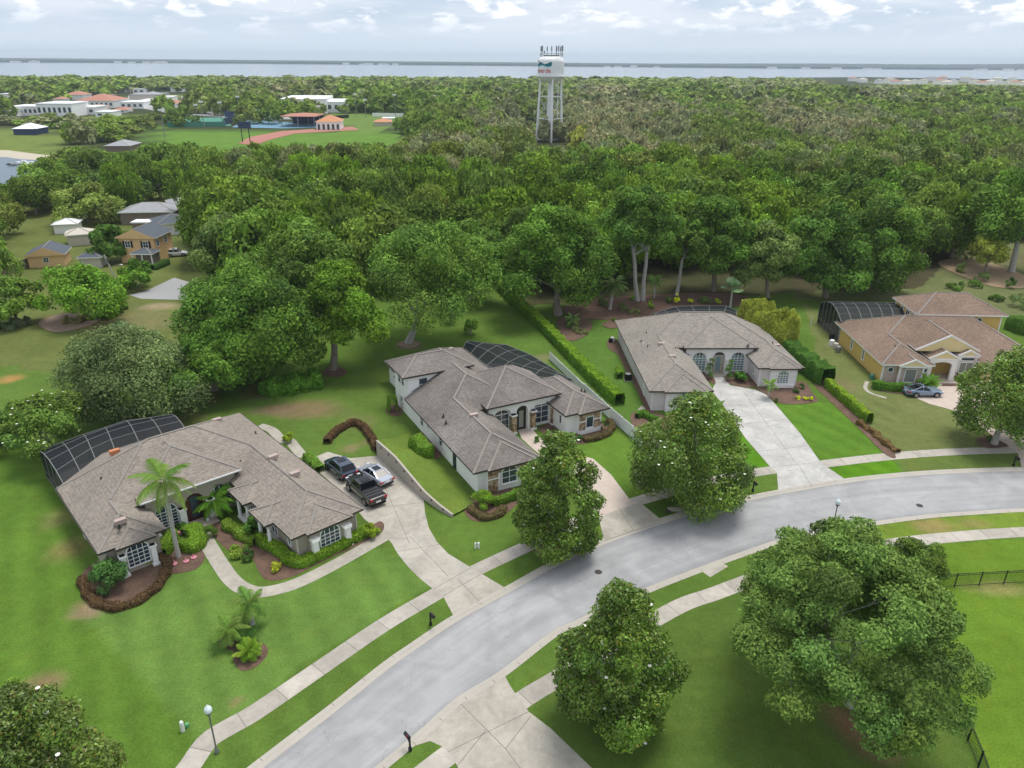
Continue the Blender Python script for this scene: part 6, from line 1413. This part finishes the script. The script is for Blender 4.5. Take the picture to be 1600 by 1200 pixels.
panel_fence([(1465, 1050), (1492, 1110), (1525, 1190), (1560, 1290)], 1.35, 'black iron fence coming toward the camera beside the huge oak', 'black_metal', 2.0, kind='iron', pw=.07)
panel_fence([(-30, 452), (10, 432), (55, 414)], 1.9, 'old brown board fence by the left edge of the picture', 'wood_old', 2.4, kind='board')
# ------------------------------------------------------------------ street furniture
def lamp(px, h, label, globe='acorn'):
    p = P(*px); root = empty('street_lamp', p, 0, label, 'street lamp', 'street lamps')
    b = MB(); b.lathe((0, 0, 0), [(.16, 0), (.16, .12), (.09, .35), (.055, .6), (.05, h-.75), (.09, h-.72), (.11, h-.62)], 14); b.build('pole', MAT['grey_metal'], root, smooth=True)
    b = MB(); b.lathe((0, 0, 0), [(.10, h-.64), (.17, h-.56), (.19, h-.50), (.12, h-.48)], 16); b.build('collar', MAT['black_metal'], root, smooth=True)
    b = MB(); b.lathe((0, 0, 0), [(.17, h-.5), (.24, h-.36), (.24, h-.22), (.17, h-.06), (.07, h+.02), (.03, h+.12), (.01, h+.14)], 16); b.build('globe', MAT['lantern'], root, smooth=True)
    return root
lamp((339, 1176), 3.9, 'street lamp with a glass globe leaning over the sidewalk at lower left'); lamp((1299, 834), 3.7, 'street lamp in front of the road, above the huge oak'); lamp((14, 1120), 3.9, 'street lamp at the left edge with only its head showing above small shrubs')
def mailbox(px, rz, label):
    root = empty('mailbox', P(*px), R(rz), label, 'mailbox', 'black mailboxes'); b = MB(); b.box(-.05, -.05, 0, .05, .05, 1.25); b.box(-.09, -.09, 0, .09, .09, .3); b.bar((0, 0, .95), (.42, 0, .95), .06); b.bar((0, 0, .55), (.32, 0, .93), .04); b.build('post', MAT['black_metal'], root)
    b = MB(); pr = [(-.1, 0), (.1, 0), (.1, .13)]+[(.1*math.cos(math.pi*i/8), .13+.1*math.sin(math.pi*i/8)) for i in range(1, 8)]+[(-.1, .13)]; b.ext([(.0, y, 1.0+z) for y, z in pr], (.52, 0, 0)); b.build('box', MAT['black_metal'], root)
    b = MB(); b.bar((.1, .115, 1.1), (.1, .115, 1.35), .02, .06); b.build('flag', MAT['tail_red'], root)
mailbox((673, 977), -45, 'black mailbox on the verge left of the first driveway apron'); mailbox((1583, 728), -80, 'black mailbox on the verge near the right edge'); mailbox((641, 1173), 130, 'black mailbox at the bottom edge beside the near driveway'); mailbox((1176, 768), -70, 'black mailbox on the verge right of the wide magnolia')
def post_thing(name, px, rad, h, m, label, cat, box=False):
    b = MB()
    if box: b.box(-rad, -rad, 0, rad, rad, h*.85); b.box(-rad*1.1, -rad*1.1, h*.85, rad*1.1, rad*1.1, h)
    else: b.lathe((0, 0, 0), [(rad, 0), (rad, h*.85), (rad*.7, h*.96), (.01, h)], 14)
    tag(b.build(name, MAT[m], loc=P(*px)), label, cat)
post_thing('utility_marker', (286, 1142), .13, .85, 'white_metal', 'white utility marker post on the lawn by the lamp', 'marker post'); post_thing('utility_pedestal', (293, 1136), .13, .35, 'plastic_green', 'small green utility cover touching the white marker post', 'utility cover')
post_thing('utility_marker', (743, 857), .09, .65, 'white_metal', 'left of two white stubs on the lawn beside the first driveway', 'marker post'); post_thing('utility_marker', (748, 856), .11, .6, 'white_metal', 'right of two white stubs on the lawn beside the first driveway', 'marker post')
post_thing('survey_marker', (173, 484), .09, 2.4, 'yellow_paint', 'yellow marker post at the edge of the field', 'marker post')
post_thing('garden_stake', (1267, 508), .06, 1.6, 'white_metal', 'thin white stake on the lawn between the bamboo and the screen enclosure', 'stake')
for i, (x, y) in enumerate([(273, 882), (291, 878), (303, 872)]):
    b = MB(); b.lathe((0, 0, 0), [(.22, 0), (.25, .12), (.1, .2), (.02, .45)], 10); tag(b.build('garden_ornament', MAT['flower_pink'], loc=P(x, y)), ['left', 'middle', 'right'][i]+' pink garden ornament in the mulch around the tall palm', 'garden ornament')
for i, (x, y, m) in enumerate([(281, 836, 'flower_pink'), (288, 832, 'white_metal'), (325, 815, 'white_metal'), (318, 800, 'white_metal')]):
    b = MB(); b.lathe((0, 0, 0), [(.15, 0), (.2, .3), (.17, .38), (.02, .42)], 10); tag(b.build('flower_pot', MAT[m], loc=P(x, y)), ['pink pot beside the palm trunk', 'white pot right of the pink pot', 'white pot where the path meets the step', 'pale pot under the areca palm'][i], 'flower pot')
def ac(px, rz, label):
    root = empty('air_conditioner', P(*px), R(rz), label, 'air conditioner'); b = MB(); b.box(-.45, -.45, .1, .45, .45, .95); b.build('casing', MAT['black_plastic'], root)
    b = MB(); b.lathe((0, 0, 0), [(.40, .952), (.40, .98), (.32, 1.0), (.01, 1.0)], 18); b.build('fan_grille', MAT['grey_metal'], root); b = MB(); b.box(-.55, -.55, .0, .55, .55, .1); b.build('pad', MAT['concrete'], root)
ac((981, 594), 2, 'black air conditioner beside the left wall of the pink-grey house')
for (x, y, lb, m) in [(1299, 540, 'white tank of pool equipment beside the yellow house', 'white_metal'), (1305, 545, 'second pale pool filter beside the yellow house', 'stucco_cream'), (1309, 550, 'low grey pool pump nearest the lawn by the yellow house', 'grey_metal'), (1299, 530, 'dark pool equipment drum against the screen enclosure', 'black_plastic')]:
    post_thing('pool_equipment', (x, y), .38, 1.0, m, lb, 'pool equipment')
for (x, y, lb, m) in [(954, 535, 'dark pot at the rear corner of the pink-grey house', 'black_plastic'), (957, 533, 'white pot at the rear corner of the pink-grey house', 'white_metal'), (1362, 592, 'teal drum by the front corner of the yellow house', 'court_green'), (1525, 598, 'green bin beside the garage wall of the yellow house', 'plastic_green')]:
    post_thing('garden_tub', (x, y), .32, .7, m, lb, 'tub')
for (x, y, lb) in [(1437, 789, 'round manhole cover toward the right of the road'), (935, 893, 'small grate in the road left of the near magnolia')]:
    b = MB(); b.lathe((0, 0, RZ+.05), [(.32, 0), (.32, .015), (.01, .016)], 18); tag(b.build('manhole_cover', MAT['trim_dark'], loc=P(x, y)), lb, 'manhole cover')
b = MB(); b.box(-.7, -.35, 0, .7, .35, .05); tag(b.build('drain_inlet', MAT['kerb'], loc=P(1055, 796)), 'concrete storm drain inlet by the kerb below the wide magnolia', 'storm drain')
b = MB(); b.lathe((0, 0, .04), [(.3, 0), (.3, .03), (.01, .035)], 16); tag(b.build('manhole_cover', MAT['trim_dark'], loc=P(1044, 800)), 'round iron lid beside the storm drain inlet', 'manhole cover')
# leaning utility pole
p = P(187, 450); up_ = empty('utility_pole', p, 0, 'leaning wooden utility pole with a drum transformer and a lamp arm', 'utility pole'); ht = zfor(p, 398); b = MB(); b.tube((0, 0, 0), (-1.6, 0, ht), .17, .12, 10); b.build('pole', MAT['bark_pale'], up_)
b = MB(); b.tube((-1.2, -.3, ht-1.6), (-1.25, -.3, ht-.5), .28, n=12); b.build('transformer', MAT['grey_metal'], up_); b = MB(); b.bar((-1.0, 0, ht*.62), (.6, -.1, ht*.72), .06); b.bar((.6, -.1, ht*.72), (1.2, -.1, ht*.72), .06); b.build('lamp_arm', MAT['grey_metal'], up_); b = MB(); b.box(1.0, -.25, ht*.72-.1, 1.5, .05, ht*.72); b.build('lamp_head', MAT['white_metal'], up_)

# ------------------------------------------------------------------ village on the left
def simple_house(px, u, v, rz, eave, pitch, wm, rm, label, gab=(), windows=(), fascia='trim_white', cat='house', name='house', ovh=.45):
    """footprint u x v centred on the pixel's ground point"""
    root = empty(name, P(*px), R(rz), label, cat); w = MB(); w.box(-u/2, -v/2, 0, u/2, v/2, eave-.12); w.build('wall', MAT[wm], root)
    r = MB()
    if pitch: hip(r, rect(-u/2-ovh, -v/2-ovh, u/2+ovh, v/2+ovh), eave, pitch, gables=gab)
    else: r.box(-u/2-.2, -v/2-.2, eave-.12, u/2+.2, v/2+.2, eave+.15)
    r.build('roof', [MAT[rm], MAT[fascia], MAT[wm]], root)
    for (d, off, z, ww, hh) in windows:
        o = {'S': (off, -v/2-.003, z), 'W': (-u/2-.003, off, z), 'E': (u/2+.003, off, z), 'N': (off, v/2+.003, z)}[d]
        window(root, o, d, ww, hh, 0, 2, 2)
    return root
vh = simple_house((233, 404), 7.6, 7.6, -2, 5.4, .42, 'stucco_orange', 'roof_slate', 'orange two-storey house with dark blue-grey roof and shuttered windows', gab=(0, 2), windows=[('S', -1.9, 3.3, 1.1, 1.3), ('S', 1.9, 3.3, 1.1, 1.3), ('E', -2.5, 3.4, 1.2, 1.2), ('E', 1, 3.4, 1.2, 1.2)])
for u in (-2.75, -1.05, 1.05, 2.75): b = MB(); b.box(u-.2, -3.86, 3.25, u+.2, -3.803, 4.65); b.build('shutter', MAT['black_plastic'], vh)
b = MB(); hip(b, rect(.2, -7.6, 4.8, -3.7), 2.9, .4); b.build('porch_roof', [MAT['roof_slate'], MAT['trim_white'], MAT['stucco_orange']], vh)
for u in (.5, 2.5, 4.5): b = MB(); b.box(u-.1, -7.35, 0, u+.1, -7.15, 2.75); b.build('porch_post', MAT['trim_white'], vh)
b = MB(); b.box(.5, -6.0, 0, 4.5, -3.82, 2.7); b.build('porch_wall', MAT['wood_old'], vh)
simple_house((80, 412), 6.5, 6, 18, 2.6, .42, 'stucco_orange', 'roof_slate', 'small orange cottage at the end of the brown board fence', gab=(0, 2), windows=[('S', 0, 1, 1, 1)])
simple_house((240, 345), 13, 9, 8, 3.2, .35, 'wood_old', 'roof_grey', 'long grey-roofed shed above the orange two-storey house'); simple_house((242, 362), 9, 3.5, 4, 2.6, 0, 'wood_old', 'white_metal', 'flat white carport roof in front of the long grey-roofed shed', cat='carport', name='carport')
simple_house((272, 362), 8, 8, 35, 3.0, .35, 'stucco_white', 'roof_slate', 'white-edged dark roof right of the flat carport'); simple_house((288, 335), 7, 12, 28, 3.2, .3, 'stucco_white', 'roof_grey', 'pale metal-roofed house hidden behind the tall pale-limbed oak'); simple_house((108, 362), 5, 5, 15, 2.4, .35, 'stucco_white', 'white_metal', 'pale blue-white shed under the mossy trees', cat='shed', name='shed')
simple_house((128, 380), 5, 5, 25, 2.6, .4, 'stucco_cream', 'stucco_cream', 'small beige-roofed shed left of the round dark tree', cat='shed', name='shed'); simple_house((148, 415), 4, 4, 10, 2.3, .4, 'stucco_cream', 'roof_slate', 'tiny slate-roofed shed behind the bright green bushy tree', cat='shed', name='shed'); simple_house((360, 300), 12, 8, 5, 4.0, .3, 'stucco_white', 'roof_grey', 'grey roof showing between crowns in the middle of the woods')
# ------------------------------------------------------------------ school, shore and suburb in the distance
def far_house(x0, x1, yb, hpx, depth, wm, rm, label, pitch=.35, cat='building', name='building', group=None, win=0, gab=(), arches=0):
    a = P(x0, yb); c = P(x1, yb); L_ = (c-a).length; s = ppm(a); h = hpx/s; ang_ = math.atan2(c.y-a.y, c.x-a.x); root = empty(name, (a+c)/2, ang_, label, cat, group)
    if pitch: h *= .62
    w = MB(); w.box(-L_/2, 0, 0, L_/2, depth, h); w.build('wall', MAT[wm], root); r = MB()
    if pitch: hip(r, rect(-L_/2-.6, -.6, L_/2+.6, depth+.6), h+.2, pitch, gables=gab)
    else: r.box(-L_/2-.3, -.3, h, L_/2+.3, depth+.3, h+.5)
    r.build('roof', [MAT[rm], MAT[wm], MAT[wm]], root)
    for i in range(win):
        u = -L_/2+L_*(i+.5)/win; b = MB(); ww = L_/win*.5
        if arches: b.ext([(u+x, -.05, z+.2) for x, z in outline(ww, h*.7, ww*.45)], (0, -.06, 0))
        else: b.box(u-ww/2, -.12, h*.35, u+ww/2, -.04, h*.75)
        b.build('window', MAT['glass'], root)
    return root
FH = far_house
FH(16, 60, 181, 13, 26, 'stucco_white', 'white_metal', 'left half of the long white flat-roofed school block', 0, win=6); FH(60, 115, 183, 19, 30, 'stucco_white', 'white_metal', 'taller right half of the long white flat-roofed school block', 0, win=7); FH(115, 149, 179, 10, 26, 'stucco_white', 'white_metal', 'low white annex right of the tall white school block', 0, win=3)
FH(120, 178, 169, 17, 40, 'stucco_white', 'red_tile', 'large school hall with a broad red roof', .3, win=8); FH(101, 130, 156, 11, 26, 'stucco_white', 'red_tile', 'smaller red-roofed building behind the large red-roofed hall'); FH(84, 99, 161, 9, 16, 'stucco_white', 'red_tile', 'small red-roofed building left of the large red-roofed hall'); FH(138, 163, 173, 7, 14, 'stucco_white', 'red_tile', 'low red-roofed porch in front of the large red-roofed hall')
FH(189, 225, 170, 9, 30, 'stucco_white', 'white_metal', 'low white building between the hall and the orange-trimmed one', 0, win=4); FH(240, 274, 171, 13, 34, 'stucco_white', 'red_tile', 'white building with a thin orange roof right of the car park', .2, win=4); FH(203, 250, 157, 8, 40, 'stucco_cream', 'roof_grey', 'wide low grey-roofed building behind the white ones', 0); FH(172, 200, 145, 9, 40, 'stucco_white', 'roof_grey', 'grey-roofed building high on the school hill', .3); FH(143, 170, 150, 7, 30, 'stucco_cream', 'red_tile', 'faded red-roofed building left of the school hill'); FH(267, 284, 144, 9, 26, 'stucco_white', 'roof_grey', 'white house on the rise near the lake', .4); FH(318, 325, 153, 5, 14, 'stucco_white', 'white_metal', 'lone white hut on the school hill', .4)
bh = FH(22, 57, 211, 14, 14, 'dark_blue', 'white_metal', 'boathouse with a white roof and blue walls beside the pond', .4); FH(97, 137, 204, 11, 13, 'wood_old', 'red_tile', 'open brown-roofed pavilion at the end of the boathouse lawn', .35); FH(166, 203, 237, 13, 14, 'wood_old', 'roof_grey', 'pale-roofed timber lodge among the trees above the pond', .35)
FH(0, 12, 156, 8, 26, 'stucco_white', 'white_metal', 'white building cut by the left edge near the lake', 0); FH(0, 22, 183, 8, 20, 'stucco_white', 'white_metal', 'low white wing touching the left edge of the school block', 0)
cr_ = random.Random(12)
for x, y, w_, hh, rm in [(20, 150, 18, 6, 'white_metal'), (48, 152, 16, 7, 'roof_grey'), (66, 147, 14, 6, 'red_tile'), (130, 146, 16, 6, 'stucco_cream'), (208, 146, 18, 6, 'white_metal'), (228, 150, 14, 6, 'roof_grey'), (222, 164, 16, 7, 'white_metal'), (255, 158, 16, 6, 'stucco_white'), (284, 158, 18, 6, 'white_metal'), (300, 168, 20, 7, 'stucco_cream'), (150, 183, 26, 7, 'white_metal'), (176, 176, 20, 6, 'red_tile'), (330, 174, 16, 6, 'white_metal'), (352, 178, 22, 6, 'stucco_white')]:
    FH(x, x+w_, y, hh, 18, 'stucco_white', rm, {'white_metal': 'small flat white building', 'roof_grey': 'small grey-roofed white building', 'red_tile': 'small red-roofed white building', 'stucco_cream': 'small cream-roofed white building', 'stucco_white': 'small plain white building'}[rm]+' of the school town, %s' % ('nearest the left edge' if x < 100 else 'about the big red-roofed hall' if x < 200 else 'right of the big red-roofed hall' if x < 290 else 'toward the blue courts'), 0 if rm in ('white_metal', 'stucco_white') else .3, group='small buildings of the school town', win=2)
gy = FH(440, 510, 178, 21, 60, 'stucco_white', 'white_metal', 'big white school gymnasium', 0, win=7, arches=1); FH(510, 543, 176, 15, 50, 'stucco_white', 'white_metal', 'stepped lower wing right of the big gymnasium', 0, win=3); FH(452, 483, 179, 12, 12, 'stucco_cream', 'red_tile', 'arched entrance pavilion in front of the big gymnasium', .3, win=3, arches=1)
FH(415, 421, 190, 18, 5, 'stucco_white', 'red_tile', 'small white tower with a red cap left of the red canopy', .5); FH(418, 435, 189, 9, 9, 'stucco_white', 'orange_tile', 'small orange-roofed kiosk left of the red canopy', .5); FH(495, 532, 203, 19, 17, 'stucco_white', 'orange_tile', 'orange-roofed field house with arches at the end of the track', .45, win=5, arches=1); FH(585, 611, 197, 9, 14, 'stucco_cream', 'orange_tile', 'orange-roofed dugout by the ball field', .3); FH(598, 617, 193, 7, 9, 'stucco_white', 'white_metal', 'white press box behind the orange-roofed dugout', 0, win=2)
cn = empty('court_canopy', P(466, 199), 0, 'red-roofed steel canopy over the blue courts', 'canopy'); s_ = ppm(cn.location); cw = 56/s_; chh = 19/s_; b = MB(); hip(b, rect(-cw/2, 0, cw/2, 26), chh*.85, .12); b.build('roof', [MAT['red_tile'], MAT['red_tile'], MAT['red_tile']], cn)
for u in (-cw/2+1, 0, cw/2-1):
    for v in (.5, 25.5): b = MB(); b.tube((u, v, 0), (u, v, chh*.82), .25, n=8); b.build('post', MAT['grey_metal'], cn)
b = MB(); b.box(-cw/2+1, 26, 0, cw/2-1, 26.4, chh*.7); b.build('back_wall', MAT['dark_blue'], cn)
def far_fence(px, h, m, label):
    pts = Gs(px); o = pts[0]; b = MB()
    for a, c in zip(pts, pts[1:]): b.bar(a-o+Vector((0, 0, h/2)), c-o+Vector((0, 0, h/2)), .2, h)
    tag(b.build('fence', MAT[m], loc=o), label, 'fence')
far_fence([(350, 196), (386, 184), (352, 183)], 4, 'dark_blue', 'dark blue windscreen fence left of the blue courts'); far_fence([(262, 199), (352, 198), (352, 186)], 3, 'court_green', 'green windscreen fence round the green courts'); far_fence([(582, 182), (640, 183)], 2.6, 'stucco_white', 'long white wall beyond the ball field'); far_fence([(165, 199), (215, 192), (222, 188)], 2.2, 'black_metal', 'dark fence along the upper green field'); far_fence([(498, 188), (545, 184)], 2.2, 'black_metal', 'dark fence behind the ball field')
b = MB(); bl_ = P(385, 222); s_ = ppm(bl_); hh = 30/s_; 
for u in (-1.9, 1.9): b.tube((u, 0, 0), (u, 0, hh), .25, n=8)
sb = b.build('scoreboard', MAT['black_metal'], loc=bl_); tag(sb, 'dark scoreboard on two posts beside the running track', 'scoreboard'); b = MB(); b.box(-3.2, -.25, hh*.68, 3.2, .25, hh); b.build('board', MAT['dark_blue'], sb)
LP = [(375, 185, 151, 'beside the blue courts'), (320, 203, 159, 'left of the blue courts'), (258, 215, 172, 'at the left end of the green field'), (557, 182, 147, 'behind the orange-roofed field house'), (618, 184, 148, 'behind the ball field dugout'), (611, 178, 154, 'left of the tallest ball field pole'), (680, 178, 150, 'in the woods right of the ball field'), (309, 190, 164, 'over the green courts'), (347, 190, 160, 'between the green and blue courts'), (647, 182, 160, 'at the end of the long white wall'), (500, 196, 166, 'beside the red canopy'), (572, 184, 156, 'in the ball outfield'), (405, 192, 172, 'among the blue courts'), (385, 172, 158, 'in the school car park'), (430, 172, 160, 'left of the big gymnasium'), (206, 186, 172, 'over the upper green field')]
lp0 = None
for x, y, t, lb in LP:
    p = P(x, y); h = zfor(p, t); root = empty('floodlight_pole', p, 0, 'tall floodlight pole '+lb, 'floodlight pole', 'floodlight poles of the school grounds'); b = MB(); b.tube((0, 0, 0), (0, 0, h), .22, .14, 8); b.build('pole', MAT['grey_metal'], root); b = MB(); b.box(-1.3, -.25, h-.5, 1.3, .25, h+.5); b.build('lamp_rack', MAT['white_metal'], root)
FH(782, 800, 208, 8, 10, 'stucco_white', 'white_metal', 'left white building in the clearing beside the water tower', .3); FH(811, 823, 208, 6, 8, 'stucco_white', 'white_metal', 'right white building in the clearing beside the water tower', .3)
hz_ = FH(1076, 1093, 188, 16, 12, 'stucco_white', 'roof_grey', 'grey-roofed white house alone in the woods right of the water tower', .7); FH(1514, 1528, 197, 9, 9, 'roof_slate', 'roof_slate', 'dark roof showing among trees far at the right', .5)
for x, y in ((1001, 152), (1018, 152), (792, 139), (968, 145)): FH(x, x+8, y, 6, 14, 'stucco_white', 'stucco_white', 'white house among trees ' + {1001: 'far right of the water tower', 1018: 'just right of its white neighbour', 792: 'near the lake left of the water tower', 968: 'in the first gap right of the tank'}[x], .4, 'house', 'house')
r_ = random.Random(4); roofs = ['red_tile', 'stucco_cream', 'roof_grey', 'stucco_tan']
places = [(1330, 126), (1345, 128), (1372, 130), (1386, 129), (1396, 131), (1413, 131), (1427, 130), (1440, 131), (1464, 131), (1476, 132), (1487, 131), (1520, 132), (1532, 133), (1545, 132), (1560, 133), (1573, 133), (1584, 134), (1596, 133), (1451, 126), (1505, 127), (1470, 126), (1555, 127), (1580, 127)]
for i, (x, y) in enumerate(places):
    w_ = r_.uniform(8, 13); rm = roofs[i % 4]; FH(x, x+w_, y+1, r_.uniform(7, 10), 12, 'stucco_white', rm, {'red_tile': 'reddish', 'stucco_cream': 'cream', 'roof_grey': 'grey', 'stucco_tan': 'tan'}[rm]+'-roofed house in the suburb near the lake at the far right', .45, 'house', 'house', {'red_tile': 'reddish', 'stucco_cream': 'cream', 'roof_grey': 'grey', 'stucco_tan': 'tan'}[rm]+'-roofed houses of the far right suburb')
def shore_y(x): return float(np.interp(x, [a for a, _ in lk_far], [b for _, b in lk_far]))
for i in range(34):
    x = [r_.uniform(150, 270), r_.uniform(1300, 1600), r_.uniform(900, 1300), r_.uniform(20, 60), r_.uniform(420, 620)][i % 5]; y = shore_y(x)+.5; side = 'left' if x < 640 else 'right'
    FH(x, x+r_.uniform(3, 8), y, r_.uniform(1.6, 3), 40, 'stucco_white', 'stucco_white', 'tiny white building on the far shore of the lake, %s part' % side, 0, 'building', 'building', 'tiny white buildings on the far shore, %s part' % side)
dk = MB(); dp = P(45, 258)
dk.box(-7, -3, .5, 7, -1.5, .8); dk.box(-7, 1.5, .5, 7, 3, .8); dk.box(-7, -3, .5, -5.5, 3, .8)
for u in (-6, -2, 2, 6): dk.box(u-.15, -3, .0, u+.15, -2.7, .6); dk.box(u-.15, 2.7, 0, u+.15, 3, .6)
tag(dk.build('dock', MAT['grey_metal'], loc=dp), 'pale floating dock on the pond at the left', 'dock')
for i, (x, y) in enumerate([(38, 257), (52, 259)]):
    b = MB(); b.ext([(-3, -.9, .3), (2, -.9, .3), (3.4, 0, .3), (2, .9, .3), (-3, .9, .3)], (0, 0, .7)); bo = b.build('boat', MAT['white_metal'], loc=P(x, y)); tag(bo, ['left', 'right'][i]+' white boat moored inside the pond dock', 'boat'); b = MB(); b.box(-.8, -.6, 1.0, .8, .6, 1.6); b.build('cabin', MAT['white_metal'], bo)
# ------------------------------------------------------------------ haze
m = bpy.data.materials.new('haze'); m.use_nodes = True; t = m.node_tree; t.nodes.clear(); o = t.nodes.new('ShaderNodeOutputMaterial'); v = t.nodes.new('ShaderNodeVolumePrincipled'); v.inputs['Color'].default_value = (.78, .90, 1, 1); v.inputs['Density'].default_value = HAZE = .00010; v.inputs['Anisotropy'].default_value = 0
t.links.new(v.outputs[0], o.inputs['Volume'])
b = MB(); b.box(-12500, -400, -4, 12500, 12500, 95); hz = b.build('haze', m); tag(hz, 'thin pale haze over the whole landscape', 'haze', kind='stuff')
